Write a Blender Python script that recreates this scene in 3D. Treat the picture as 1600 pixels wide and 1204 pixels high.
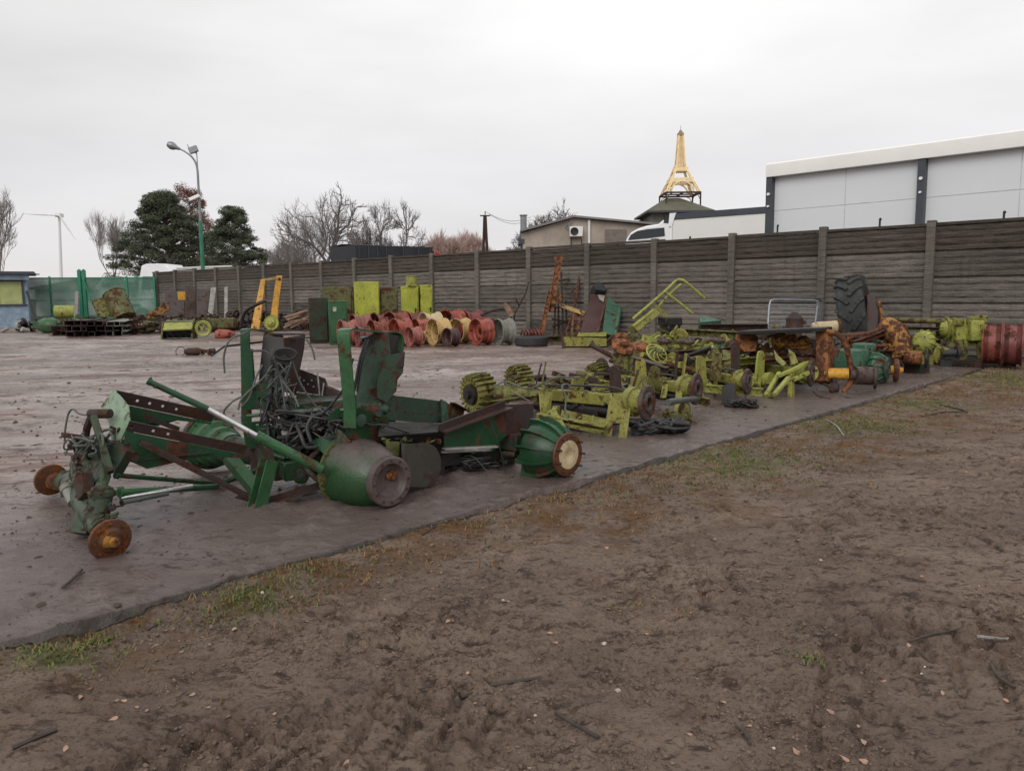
import bpy, bmesh, math, random
import numpy as np
from mathutils import Vector, Matrix, Euler
R = math.radians
V = Vector
random.seed(11)
scene = bpy.context.scene
for o in list(bpy.data.objects): bpy.data.objects.remove(o)
COL = scene.collection

# ------------------------------------------------------------------ camera
EYE = 1.27
FPX = 1200.0                      # focal length in pixels of the 1600 px wide frame
PITCH, ROLL = R(6.75), R(-0.55)
cam_d = bpy.data.cameras.new('camera')
cam = bpy.data.objects.new('camera', cam_d)
COL.objects.link(cam)
cam_d.sensor_width = 36.0
cam_d.lens = 36.0 * FPX / 1600.0
cam_d.clip_start = 0.05
cam_d.clip_end = 6000
CR = Matrix.Rotation(R(90) - PITCH, 3, 'X') @ Matrix.Rotation(ROLL, 3, 'Z')
cam.location = (0, 0, EYE)
cam.rotation_euler = CR.to_euler()
scene.camera = cam
scene.render.resolution_x, scene.render.resolution_y = 1024, 770

# ------------------------------------------------------------------ overcast sky
w = bpy.data.worlds.new('World'); scene.world = w; w.use_nodes = True
nt = w.node_tree; nt.nodes.clear()
out = nt.nodes.new('ShaderNodeOutputWorld'); bg = nt.nodes.new('ShaderNodeBackground')
sky = nt.nodes.new('ShaderNodeTexSky'); sky.sky_type = 'NISHITA'; sky.sun_disc = False
SUN_EL, SUN_ROT = R(36), R(205)
sky.sun_elevation = SUN_EL; sky.sun_rotation = SUN_ROT
sky.air_density = 1.5; sky.dust_density = 5.0
hs = nt.nodes.new('ShaderNodeHueSaturation'); hs.inputs['Saturation'].default_value = 0.06
hs.inputs['Value'].default_value = 0.25
tc = nt.nodes.new('ShaderNodeTexCoord')
sep = nt.nodes.new('ShaderNodeSeparateXYZ')
ramp = nt.nodes.new('ShaderNodeValToRGB')       # cloud layer brightness by elevation
e = ramp.color_ramp.elements
e[0].position = 0.0; e[0].color = (8.0, 7.6, 7.4, 1)
e[1].position = 1.0; e[1].color = (8.0, 8.0, 8.0, 1)
for p_, c_ in ((0.05, (7.5, 7.35, 7.4, 1)), (0.14, (7.25, 7.2, 7.35, 1)), (0.30, (7.9, 7.85, 7.85, 1)), (0.45, (8.35, 8.25, 8.25, 1))):
    q = ramp.color_ramp.elements.new(p_); q.color = c_
mp = nt.nodes.new('ShaderNodeMapping'); mp.inputs['Scale'].default_value = (1, 1, 3.6)
mp.inputs['Location'].default_value = (3.1, 0.4, 0.2)
nz = nt.nodes.new('ShaderNodeTexNoise'); nz.inputs['Scale'].default_value = 1.7
nz.inputs['Detail'].default_value = 7; nz.inputs['Roughness'].default_value = 0.52
nr = nt.nodes.new('ShaderNodeMapRange'); nr.inputs['From Min'].default_value = 0.3; nr.inputs['From Max'].default_value = 0.7
nr.inputs['To Min'].default_value = 0.87; nr.inputs['To Max'].default_value = 1.10
mul = nt.nodes.new('ShaderNodeVectorMath'); mul.operation = 'SCALE'
mix = nt.nodes.new('ShaderNodeMixRGB'); mix.inputs['Fac'].default_value = 0.88
L = nt.links.new
L(sky.outputs[0], hs.inputs['Color'])
L(tc.outputs['Generated'], sep.inputs[0]); L(sep.outputs['Z'], ramp.inputs['Fac'])
L(tc.outputs['Generated'], mp.inputs[0]); L(mp.outputs[0], nz.inputs['Vector']); L(nz.outputs['Fac'], nr.inputs['Value'])
xr = nt.nodes.new('ShaderNodeMapRange'); xr.inputs['From Min'].default_value = -0.6; xr.inputs['From Max'].default_value = 0.6; xr.inputs['To Min'].default_value = 0.965; xr.inputs['To Max'].default_value = 1.085
L(sep.outputs['X'], xr.inputs['Value']); mm_ = nt.nodes.new('ShaderNodeMath'); mm_.operation = 'MULTIPLY'; L(nr.outputs[0], mm_.inputs[0]); L(xr.outputs[0], mm_.inputs[1])
L(ramp.outputs['Color'], mul.inputs[0]); L(mm_.outputs[0], mul.inputs['Scale'])
L(hs.outputs['Color'], mix.inputs['Color1']); L(mul.outputs[0], mix.inputs['Color2'])
L(mix.outputs[0], bg.inputs['Color']); bg.inputs['Strength'].default_value = 0.127
L(bg.outputs[0], out.inputs[0])

sun_d = bpy.data.lights.new('sun', 'SUN'); sun_d.energy = 1.25; sun_d.angle = R(35); sun_d.color = (1.0, 0.97, 0.93)
sun = bpy.data.objects.new('sun', sun_d); COL.objects.link(sun)
sd = V((math.sin(SUN_ROT) * math.cos(SUN_EL), math.cos(SUN_ROT) * math.cos(SUN_EL), math.sin(SUN_EL)))
sun.rotation_euler = sd.to_track_quat('Z', 'Y').to_euler()
scene.view_settings.view_transform = 'Standard'; scene.view_settings.look = 'None'
scene.view_settings.exposure = 0.0; scene.view_settings.gamma = 1.0

# ------------------------------------------------------------------ placing helpers
def ray(px, py):
    return CR @ V(((px - 800) / FPX, -(py - 602) / FPX, -1.0))
def G(px, py, z=0.0):             # point of the horizontal plane z seen at that place of the photo
    d = ray(px, py); t = (z - EYE) / d.z
    return V((d.x * t, d.y * t, z))
def D(px, py, Y):                 # point at distance Y (metres ahead) seen there
    d = ray(px, py); t = Y / d.y
    return V((d.x * t, Y, EYE + d.z * t))
def H(px):                        # horizon height at px
    return 468 - 0.0096 * px
def YG(px, py):
    return G(px, py).y
WD = V((-0.736, 0.677, 0)).normalized()   # along the wall, away from the camera
UD = V((0.7016, 0.7126, 0)).normalized()  # along the edge of the concrete
E0 = G(0, 1003); E0.z = 0
ZU = V((0, 0, 1))

# ------------------------------------------------------------------ mesh builder
class MB:
    def __init__(s): s.v = []; s.f = []; s.m = []
    def add(s, vs, fs, m=0):
        b = len(s.v); s.v += [V(p) for p in vs]
        for f in fs: s.f.append([b + i for i in f]); s.m.append(m)
        return s
    def box(s, c, size, rot=None, m=0):
        c = V(c); hx, hy, hz = size[0] / 2, size[1] / 2, size[2] / 2
        M = rot if rot is not None else Matrix.Identity(3)
        if not isinstance(M, Matrix): M = Matrix.Rotation(M, 3, 'Z')
        vs = [c + M @ V((x, y, z)) for x in (-hx, hx) for y in (-hy, hy) for z in (-hz, hz)]
        return s.add(vs, [(0,1,3,2),(4,6,7,5),(0,4,5,1),(2,3,7,6),(0,2,6,4),(1,5,7,3)], m)
    def frame(s, p0, p1, up=ZU):
        d = (V(p1) - V(p0)); L_ = d.length; d.normalize(); up = V(up)
        sx = d.cross(up)
        if sx.length < 1e-4: sx = d.cross(V((0, 1, 0)))
        sx.normalize(); uz = sx.cross(d).normalized()
        return d, sx, uz, L_
    def prof(s, p0, p1, pts, up=ZU, m=0, taper=1.0):
        """sweep a closed 2D outline (x sideways, y up) from p0 to p1"""
        p0, p1 = V(p0), V(p1); d, sx, uz, _ = s.frame(p0, p1, up); n = len(pts)
        vs = [p0 + sx * a + uz * b for a, b in pts] + [p1 + (sx * a + uz * b) * taper for a, b in pts]
        fs = [(i, (i + 1) % n, (i + 1) % n + n, i + n) for i in range(n)] + [tuple(range(n - 1, -1, -1)), tuple(range(n, 2 * n))]
        return s.add(vs, fs, m)
    def bar(s, p0, p1, w, h, up=ZU, m=0, taper=1.0):
        return s.prof(p0, p1, [(-w/2,-h/2),(w/2,-h/2),(w/2,h/2),(-w/2,h/2)], up, m, taper)
    def chan(s, p0, p1, w, h, t=0.008, up=ZU, m=0, side=1, taper=1.0):
        w *= side; t2 = t * side
        pts = [(0,-h/2),(w,-h/2),(w,-h/2+t),(t2,-h/2+t),(t2,h/2-t),(w,h/2-t),(w,h/2),(0,h/2)]
        return s.prof(p0, p1, pts, up, m, taper)
    def angle(s, p0, p1, w, h, t=0.008, up=ZU, m=0, side=1):
        w *= side; t2 = t * side
        return s.prof(p0, p1, [(0,0),(w,0),(w,t),(t2,t),(t2,h),(0,h)], up, m)
    def tube(s, pts, r, n=10, m=0, smooth=False, caps=True):
        pts = [V(p) for p in pts]
        if smooth: pts = crom(pts, smooth if isinstance(smooth, int) and smooth > 1 else 6)
        k = len(pts); rs = r if isinstance(r, (list, tuple)) else [r] * k
        if len(rs) != k: rs = [rs[min(len(rs) - 1, int(i * len(rs) / k))] for i in range(k)]
        t = (pts[1] - pts[0]).normalized(); a = t.cross(ZU)
        if a.length < 0.01: a = t.cross(V((1, 0, 0)))
        a.normalize(); vs = []
        for i in range(k):
            if i == 0: tt = pts[1] - pts[0]
            elif i == k - 1: tt = pts[-1] - pts[-2]
            else: tt = (pts[i + 1] - pts[i]).normalized() + (pts[i] - pts[i - 1]).normalized()
            if tt.length < 1e-9: tt = t
            tt = tt.normalized(); a = a - tt * a.dot(tt)
            if a.length < 1e-6: a = tt.cross(V((0.3, 0.7, 0.2)))
            a.normalize(); b = tt.cross(a)
            vs += [pts[i] + (a * math.cos(2*math.pi*j/n) + b * math.sin(2*math.pi*j/n)) * rs[i] for j in range(n)]
        fs = [(i*n+j, i*n+(j+1)%n, (i+1)*n+(j+1)%n, (i+1)*n+j) for i in range(k-1) for j in range(n)]
        if caps: fs += [tuple(range(n-1,-1,-1)), tuple(range((k-1)*n, k*n))]
        return s.add(vs, fs, m)
    def lathe(s, c, axis, prof, n=32, m=0, loop=False, wob=0.0):
        """prof: (radius, distance along axis)"""
        c = V(c); ax = V(axis).normalized(); a = ax.cross(ZU)
        if a.length < 0.01: a = V((1, 0, 0))
        a.normalize(); b = ax.cross(a); vs = []; idx = []
        for r, h in prof:
            if r < 1e-6: idx.append([len(vs)] * n); vs.append(c + ax * h)
            else:
                idx.append(list(range(len(vs), len(vs) + n)))
                for j in range(n):
                    an = 2 * math.pi * j / n
                    rr = r * (1 + wob * math.sin(3 * an + r * 40))
                    vs.append(c + ax * h + (a * math.cos(an) + b * math.sin(an)) * rr)
        fs = []; K = len(prof)
        for i in range(K if loop else K - 1):
            A, B = idx[i], idx[(i + 1) % K]
            for j in range(n):
                q = []
                for x in (A[j], A[(j+1)%n], B[(j+1)%n], B[j]):
                    if x not in q: q.append(x)
                if len(q) > 2: fs.append(tuple(q))
        return s.add(vs, fs, m)
    def plate(s, pts, t, m=0, nrm=None):
        pts = [V(p) for p in pts]; n = len(pts)
        if nrm is None:
            nrm = V((0, 0, 0))
            for i in range(n):
                p, q = pts[i], pts[(i+1) % n]
                nrm += V(((p.y-q.y)*(p.z+q.z), (p.z-q.z)*(p.x+q.x), (p.x-q.x)*(p.y+q.y)))
        nrm = V(nrm).normalized()
        vs = [p + nrm * t / 2 for p in pts] + [p - nrm * t / 2 for p in pts]
        fs = [tuple(range(n)), tuple(range(2*n-1, n-1, -1))] + [(i, i+n, (i+1)%n+n, (i+1)%n) for i in range(n)]
        return s.add(vs, fs, m)
    def strip(s, p0, p1, side, w, holes, hs, t=0.008, m=0):
        """flat bar from p0 to p1, w wide along side, with square holes at the given fractions"""
        p0, p1 = V(p0), V(p1); d = p1 - p0; L_ = d.length; d = d / L_; side = V(side).normalized()
        nn = d.cross(side).normalized(); cuts = [0]
        for h in holes: cuts += [h * L_ - hs/2, h * L_ + hs/2]
        cuts.append(L_)
        def cell(a, b, u0, u1):
            q = [p0 + d*a + side*u0, p0 + d*b + side*u0, p0 + d*b + side*u1, p0 + d*a + side*u1]
            s.plate(q, t, m, nn)
        for i in range(len(cuts) - 1):
            a, b = cuts[i], cuts[i+1]
            if i % 2 == 0: cell(a, b, 0, w)
            else: cell(a, b, 0, (w-hs)/2); cell(a, b, (w+hs)/2, w)
        return s
    def bolts(s, c, axis, r, n, br=0.009, bh=0.012, m=0, ph=0.0):
        ax = V(axis).normalized(); a = ax.cross(ZU)
        if a.length < 0.01: a = V((1, 0, 0))
        a.normalize(); b = ax.cross(a)
        for j in range(n):
            an = 2*math.pi*j/n + ph; q = V(c) + (a*math.cos(an) + b*math.sin(an))*r
            s.tube([q, q + ax*bh], br, 6, m)
        return s
    def jit(s, amt, seed=1, sc=6.0):
        from mathutils import noise
        for i, p in enumerate(s.v):
            n_ = noise.noise_vector(p * sc + V((seed, 0, 0)))
            s.v[i] = p + n_ * amt
        return s
    def mesh(s, name, mats, off=V((0,0,0)), flat=False):
        me = bpy.data.meshes.new(name)
        me.from_pydata([tuple(p - off) for p in s.v], [], s.f)
        mats = mats if isinstance(mats, (list, tuple)) else [mats]
        for q in mats: me.materials.append(q)
        if len(mats) > 1: me.polygons.foreach_set('material_index', s.m)
        bm = bmesh.new(); bm.from_mesh(me)
        bmesh.ops.recalc_face_normals(bm, faces=bm.faces)
        if not flat:
            for f in bm.faces: f.smooth = True
            for ed in bm.edges:
                if len(ed.link_faces) == 2: ed.smooth = ed.calc_face_angle(0) < 0.6
        bm.to_mesh(me); bm.free(); me.update()
        return me

def crom(p, k):
    q = [p[0]*2 - p[1]] + p + [p[-1]*2 - p[-2]]; o = []
    for i in range(1, len(q) - 2):
        for j in range(k):
            t = j / k
            o.append(0.5 * ((2*q[i]) + (q[i+1]-q[i-1])*t + (2*q[i-1]-5*q[i]+4*q[i+1]-q[i+2])*t*t + (3*q[i]-q[i-1]-3*q[i+1]+q[i+2])*t**3))
    o.append(q[-2]); return o

def tag(o, label=None, cat=None, group=None, kind=None):
    if label: o['label'] = label
    if cat: o['category'] = cat
    if group: o['group'] = group
    if kind or label: o['kind'] = kind or 'thing'
    return o
ROOT = {}
def thing(name, label, cat, loc=(0,0,0), group=None):
    o = bpy.data.objects.new(name, None); COL.objects.link(o); o.location = loc
    o.empty_display_size = 0.1; ROOT[o.name] = V(loc)
    return tag(o, label, cat, group)
def pieces(mb):
    """split a builder into its far-apart pieces"""
    n = len(mb.v); par = list(range(n))
    def find(i):
        while par[i] != i: par[i] = par[par[i]]; i = par[i]
        return i
    for f in mb.f:
        a = find(f[0])
        for q in f[1:]:
            b = find(q)
            if a != b: par[b] = a
    root = np.array([find(i) for i in range(n)]); used = np.zeros(n, bool)
    for f in mb.f: used[list(f)] = True
    ids = np.unique(root[used])
    if not 2 <= len(ids) <= 400: return [mb]
    P_ = np.array([tuple(p) for p in mb.v]); lo = np.array([P_[root == i].min(0) for i in ids]); hi = np.array([P_[root == i].max(0) for i in ids]); sz = (hi - lo).max(1)
    gap = np.maximum(0, np.maximum(lo[:, None] - hi[None], lo[None] - hi[:, None])); near = np.sqrt((gap**2).sum(2)) <= np.maximum(0.02, 0.5*np.maximum(sz[:, None], sz[None]))
    g = list(range(len(ids)))
    for a, b in zip(*np.nonzero(near)):
        ga, gb = g[a], g[b]
        if ga != gb: g = [ga if x == gb else x for x in g]
    if len(set(g)) < 2: return [mb]
    where = {int(i): g[k] for k, i in enumerate(ids)}; out = []
    for gg_ in sorted(set(g)):
        m2 = MB(); mp2 = {}
        for f, mm in zip(mb.f, mb.m):
            if where[int(root[f[0]])] != gg_: continue
            for q in f:
                if q not in mp2: mp2[q] = len(m2.v); m2.v.append(mb.v[q])
            m2.f.append([mp2[q] for q in f]); m2.m.append(mm)
        out.append(m2)
    return out
def part(name, mb, mat, parent, label=None, flat=False, bevel=0):
    if name not in ('crown', 'trunk', 'wall_panel', 'barrel') and len(mb.v) < 30000:
        ps = pieces(mb)
        if 1 < len(ps) <= 40:
            ps.sort(key=lambda q: -len(q.v)); o = [part1(name, q, mat, parent, label, flat, bevel) for q in ps][0]; return o
    return part1(name, mb, mat, parent, label, flat, bevel)
def part1(name, mb, mat, parent, label=None, flat=False, bevel=0):
    r = ROOT[parent.name]; o = bpy.data.objects.new(name, mb.mesh(name, mat, r, flat))
    COL.objects.link(o); o.parent = parent; ROOT[o.name] = r
    if label: o['label'] = label
    if bevel:
        bv = o.modifiers.new('bevel', 'BEVEL'); bv.width = bevel; bv.segments = 1; bv.limit_method = 'ANGLE'; bv.angle_limit = R(40)
    return o
def single(name, mb, mat, label, cat, loc=None, group=None, kind=None, flat=False):
    if loc is None:
        a = np.array([tuple(p) for p in mb.v]); loc = ((a[:,0].min()+a[:,0].max())/2, (a[:,1].min()+a[:,1].max())/2, a[:,2].min())
    loc = V(loc); o = bpy.data.objects.new(name, mb.mesh(name, mat, loc, flat)); COL.objects.link(o); o.location = loc
    ROOT[o.name] = loc
    return tag(o, label, cat, group, kind)
def copy_tree(o, parent=None):
    c = o.copy(); COL.objects.link(c)
    if parent: c.parent = parent
    for ch in [x for x in bpy.data.objects if x.parent == o]: copy_tree(ch, c)
    return c

# ------------------------------------------------------------------ materials
def nmat(name):
    m = bpy.data.materials.new(name); m.use_nodes = True
    t = m.node_tree; b = t.nodes['Principled BSDF']; return m, t, b
def N(t, kind, **kw):
    n = t.nodes.new(kind)
    for k, v_ in kw.items():
        if k in n.inputs.keys(): n.inputs[k].default_value = v_
        else: setattr(n, k, v_)
    return n
def coords(t, kind='Object'):
    tc = N(t, 'ShaderNodeTexCoord'); oi = N(t, 'ShaderNodeObjectInfo')
    m = N(t, 'ShaderNodeVectorMath', operation='SCALE'); m.inputs[0].default_value = (37, 19, 53)
    t.links.new(oi.outputs['Random'], m.inputs['Scale'])
    a = N(t, 'ShaderNodeVectorMath', operation='ADD')
    t.links.new(tc.outputs[kind], a.inputs[0]); t.links.new(m.outputs[0], a.inputs[1])
    return a.outputs[0]
def noise(t, vec, scale, detail=6, rough=0.6, dist=0.0):
    n = N(t, 'ShaderNodeTexNoise'); n.inputs['Scale'].default_value = scale; n.inputs['Detail'].default_value = detail
    n.inputs['Roughness'].default_value = rough; n.inputs['Distortion'].default_value = dist
    t.links.new(vec, n.inputs['Vector']); return n.outputs['Fac']
def rng(t, val, a, b, c=0.0, d=1.0):
    n = N(t, 'ShaderNodeMapRange'); n.inputs['From Min'].default_value = a; n.inputs['From Max'].default_value = b
    n.inputs['To Min'].default_value = c; n.inputs['To Max'].default_value = d
    t.links.new(val, n.inputs['Value']); return n.outputs[0]
def mixc(t, fac, a, b):
    n = N(t, 'ShaderNodeMix', data_type='RGBA')
    for i, x in ((6, a), (7, b)):
        if isinstance(x, tuple): n.inputs[i].default_value = (*x[:3], 1)
        else: t.links.new(x, n.inputs[i])
    if isinstance(fac, (int, float)): n.inputs[0].default_value = fac
    else: t.links.new(fac, n.inputs[0])
    return n.outputs[2]
def math_(t, op, a, b=0.5):
    n = N(t, 'ShaderNodeMath', operation=op)
    for i, x in ((0, a), (1, b)):
        if isinstance(x, (int, float)): n.inputs[i].default_value = x
        else: t.links.new(x, n.inputs[i])
    return n.outputs[0]
def bump(t, b, hgt, strength=0.4, dist=0.02):
    n = N(t, 'ShaderNodeBump'); n.inputs['Strength'].default_value = strength; n.inputs['Distance'].default_value = dist
    t.links.new(hgt, n.inputs['Height']); t.links.new(n.outputs[0], b.inputs['Normal'])
def plain(name, col, rough=0.6, metal=0.0, var=0.25, scale=6, bmp=0.15, speck=None):
    m, t, b = nmat(name); c = coords(t); n1 = noise(t, c, scale); n2 = noise(t, c, scale * 9, 4)
    dark = tuple(x * (1 - var) for x in col); lite = tuple(min(1, x * (1 + var)) for x in col)
    cc = mixc(t, rng(t, n1, 0.3, 0.7), dark, lite)
    cc = mixc(t, rng(t, n2, 0.55, 0.75, 0, min(0.5, var * 2) if speck is None else speck), cc, tuple(x * 0.55 for x in col))
    t.links.new(cc, b.inputs['Base Color']); b.inputs['Roughness'].default_value = rough; b.inputs['Metallic'].default_value = metal
    if bmp: bump(t, b, n2, bmp, 0.01)
    return m
RUST = ((0.036, 0.023, 0.020), (0.115, 0.044, 0.024))
def paint(name, col, rust=0.4, scale=4.0, rough=0.42, grime=0.5, rcol=RUST, pale=0.0, moss=0.0, spec=0.32):
    """old enamel with rust patches, grime and scuffs"""
    m, t, b = nmat(name); c = coords(t)
    n1 = noise(t, c, scale, 10, 0.68, 0.3); n2 = noise(t, c, scale * 5, 8, 0.7); n3 = noise(t, c, scale * 0.6, 4, 0.5); n4 = noise(t, c, scale * 22, 5, 0.6)
    base = mixc(t, rng(t, n3, 0.3, 0.7), tuple(x * 0.75 for x in col), tuple(x * 1.22 for x in col))
    if pale: base = mixc(t, rng(t, n2, 0.55, 0.75, 0, pale), base, tuple(0.5 * x + 0.16 for x in col))
    base = mixc(t, rng(t, n2, 0.50, 0.66, 0, grime), base, (0.035, 0.03, 0.026))
    base = mixc(t, rng(t, n4, 0.56, 0.70, 0, 0.45), base, tuple(x * 0.45 for x in col))
    n7 = noise(t, c, scale * 1.8, 7, 0.7)
    base = mixc(t, rng(t, n7, 0.52, 0.64, 0, grime * 0.55), base, tuple(x * 0.4 + 0.008 for x in col))
    rc = mixc(t, rng(t, n2, 0.35, 0.65), rcol[0], rcol[1])
    thr = 0.5 + (0.5 - rust) * 0.42
    mask = rng(t, n1, thr - 0.02, thr + 0.035)
    cc = mixc(t, mask, base, rc)
    if moss:
        g = N(t, 'ShaderNodeNewGeometry'); sp = N(t, 'ShaderNodeSeparateXYZ'); t.links.new(g.outputs['Normal'], sp.inputs[0])
        up = math_(t, 'MULTIPLY', rng(t, sp.outputs['Z'], 0.2, 0.9), rng(t, n2, 0.42, 0.6, 0, moss))
        cc = mixc(t, up, cc, (0.10, 0.12, 0.03))
    t.links.new(cc, b.inputs['Base Color'])
    rr = N(t, 'ShaderNodeMix'); t.links.new(mask, rr.inputs[0]); rr.inputs[2].default_value = rough; rr.inputs[3].default_value = 0.75
    t.links.new(rr.outputs[0], b.inputs['Roughness']); t.links.new(rng(t, mask, 0, 1, spec, 0.08), b.inputs['Specular IOR Level'])
    h = math_(t, 'ADD', math_(t, 'MULTIPLY', mask, 0.5), math_(t, 'MULTIPLY', n4, 0.6))
    bump(t, b, h, 0.5, 0.006)
    return m

M = {}
M['green'] = paint('green_enamel', (0.014, 0.060, 0.024), 0.36, 5, 0.24, 1.0)
M['green_rust'] = paint('green_enamel_rusted', (0.020, 0.042, 0.022), 0.50, 6, 0.4, 0.95, rcol=((0.028, 0.022, 0.020), (0.075, 0.042, 0.030)))
M['green_lite'] = paint('light_green_enamel', (0.032, 0.105, 0.040), 0.30, 6, 0.28, 0.8, pale=0.2)
M['green_pale'] = paint('highlit_pale_green_enamel', (0.17, 0.25, 0.16), 0.25, 5, 0.3, 0.6, pale=0.6)  # whitened to paint in the gloss highlight on the end plate
M['green_faded'] = paint('faded_green_enamel', (0.036, 0.072, 0.045), 0.34, 6, 0.5, 0.95, pale=0.12)
M['green_moss'] = paint('mossy_grey_green_paint', (0.040, 0.062, 0.036), 0.45, 9, 0.42, 1.0, moss=0.2, rcol=((0.022, 0.018, 0.016), (0.06, 0.036, 0.026)))
M['green_teal'] = paint('teal_green_paint', (0.058, 0.135, 0.088), 0.30, 4, 0.5, 0.7)
M['lime'] = paint('lime_enamel', (0.245, 0.230, 0.050), 0.34, 10, 0.45, 0.75, pale=0.1, moss=0.6)
M['lime_b'] = paint('bright_lime_enamel', (0.310, 0.325, 0.070), 0.27, 10, 0.42, 0.65, pale=0.15)
M['lime_rust'] = paint('lime_enamel_rusted', (0.165, 0.155, 0.042), 0.46, 11, 0.6, 1.0, moss=0.7, rcol=((0.035, 0.026, 0.02), (0.10, 0.048, 0.025)))
M['lime_panel'] = paint('yellow_green_sheet', (0.34, 0.36, 0.045), 0.22, 5, 0.4, 0.45)
M['olive'] = paint('olive_paint', (0.105, 0.108, 0.035), 0.44, 4, 0.5, 0.9, moss=0.3)
M['yellow'] = paint('yellow_enamel', (0.54, 0.27, 0.030), 0.28, 5, 0.45, 0.6)
M['yellow_rust'] = paint('yellow_enamel_rusted', (0.31, 0.145, 0.026), 0.54, 8, 0.5, 0.9)
M['cream'] = paint('cream_yellow_enamel', (0.50, 0.33, 0.13), 0.27, 4, 0.5, 0.6, pale=0.3)
M['cream_pale'] = paint('pale_cream_paint', (0.52, 0.41, 0.25), 0.24, 11, 0.5, 0.5)
M['orange'] = paint('orange_rusty_paint', (0.26, 0.095, 0.026), 0.50, 7, 0.55, 0.95)
M['red'] = paint('red_faded_enamel', (0.32, 0.075, 0.050), 0.32, 5, 0.38, 0.6, pale=0.25)
M['red_worn'] = paint('red_worn_enamel', (0.24, 0.060, 0.042), 0.42, 5, 0.45, 0.7, pale=0.35, rcol=((0.045, 0.025, 0.02), (0.17, 0.06, 0.035)))
M['red_pink'] = paint('pink_faded_enamel', (0.31, 0.105, 0.085), 0.26, 5, 0.4, 0.6, pale=0.4)
M['red_dull'] = paint('dull_red_enamel', (0.20, 0.055, 0.047), 0.38, 4, 0.42, 0.6, pale=0.3)
M['maroon'] = paint('maroon_primer', (0.075, 0.036, 0.036), 0.3, 4, 0.5, 0.5)
M['brown'] = paint('brown_steel', (0.048, 0.031, 0.029), 0.40, 4, 0.5, 0.5, rcol=((0.04, 0.026, 0.022), (0.09, 0.04, 0.026)))
M['hubpurple'] = paint('weathered_brown_paint', (0.100, 0.074, 0.070), 0.20, 5, 0.38, 0.5)
M['cover'] = paint('weathered_brown_green_paint', (0.062, 0.058, 0.046), 0.42, 4, 0.4, 0.6, rcol=((0.05, 0.036, 0.033), (0.075, 0.048, 0.040)))
M['rust'] = paint('rusty_steel', (0.12, 0.050, 0.026), 0.5, 10, 0.75, 0.7)
M['rust_or'] = paint('bright_rusty_steel', (0.24, 0.085, 0.024), 0.48, 12, 0.65, 0.8)
M['rust_disc'] = paint('wet_rusty_disc', (0.105, 0.040, 0.018), 0.45, 14, 0.42, 0.7, rcol=((0.04, 0.018, 0.012), (0.26, 0.085, 0.022)))
M['rust_dark'] = paint('dark_rusty_steel', (0.045, 0.030, 0.025), 0.45, 8, 0.65, 0.6, rcol=((0.03, 0.02, 0.018), (0.095, 0.04, 0.024)))
M['steel_dark'] = paint('dark_oily_steel', (0.020, 0.018, 0.017), 0.25, 8, 0.35, 0.5, rcol=((0.02, 0.016, 0.014), (0.05, 0.03, 0.022)))
M['greybrown'] = paint('grey_brown_disc_steel', (0.080, 0.058, 0.052), 0.44, 11, 0.5, 0.7)
M['grey'] = paint('grey_paint', (0.21, 0.21, 0.18), 0.22, 4, 0.5, 0.6)
M['galv'] = plain('galvanised_steel', (0.24, 0.25, 0.26), 0.4, 0.5, 0.2, 8)
M['chrome'] = plain('scuffed_chrome', (0.62, 0.62, 0.62), 0.22, 0.85, 0.2, 12, 0.05)
M['tin'] = plain('pale_tin', (0.30, 0.29, 0.27), 0.5, 0.2, 0.4, 12)
M['rubber'] = plain('black_rubber', (0.022, 0.022, 0.023), 0.65, 0, 0.3, 12)
M['rubber_dusty'] = plain('dusty_black_rubber', (0.030, 0.031, 0.029), 0.8, 0, 0.5, 7, 0.4)
M['hose'] = plain('hose_rubber', (0.022, 0.021, 0.021), 0.5, 0, 0.3, 10)
M['hose_grey'] = plain('grey_green_hose', (0.075, 0.085, 0.072), 0.5, 0, 0.3, 10)
M['wood'] = plain('weathered_wood', (0.20, 0.13, 0.085), 0.8, 0, 0.45, 9, 0.4)
M['wood_grey'] = plain('grey_board', (0.24, 0.23, 0.21), 0.8, 0, 0.35, 7, 0.4)
M['bluepaint'] = plain('pale_blue_paint', (0.22, 0.30, 0.38), 0.6, 0, 0.3, 5)
M['white'] = plain('white_panel', (0.82, 0.82, 0.82), 0.45, 0, 0.05, 1.5, 0)
M['offwhite'] = plain('off_white_panel', (0.74, 0.72, 0.69), 0.5, 0, 0.03, 2, 0)
M['glass_dark'] = plain('dark_glass', (0.02, 0.024, 0.028), 0.08, 0, 0.1, 3, 0)
M['anthracite'] = plain('anthracite_steel', (0.045, 0.05, 0.062), 0.45, 0, 0.15, 3, 0)
M['tarp'] = plain('black_tarpaulin', (0.016, 0.018, 0.023), 0.5, 0, 0.3, 1.5, 0.3)
M['redpaint'] = plain('red_truck_paint', (0.38, 0.03, 0.04), 0.35, 0, 0.15, 3, 0)
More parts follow.
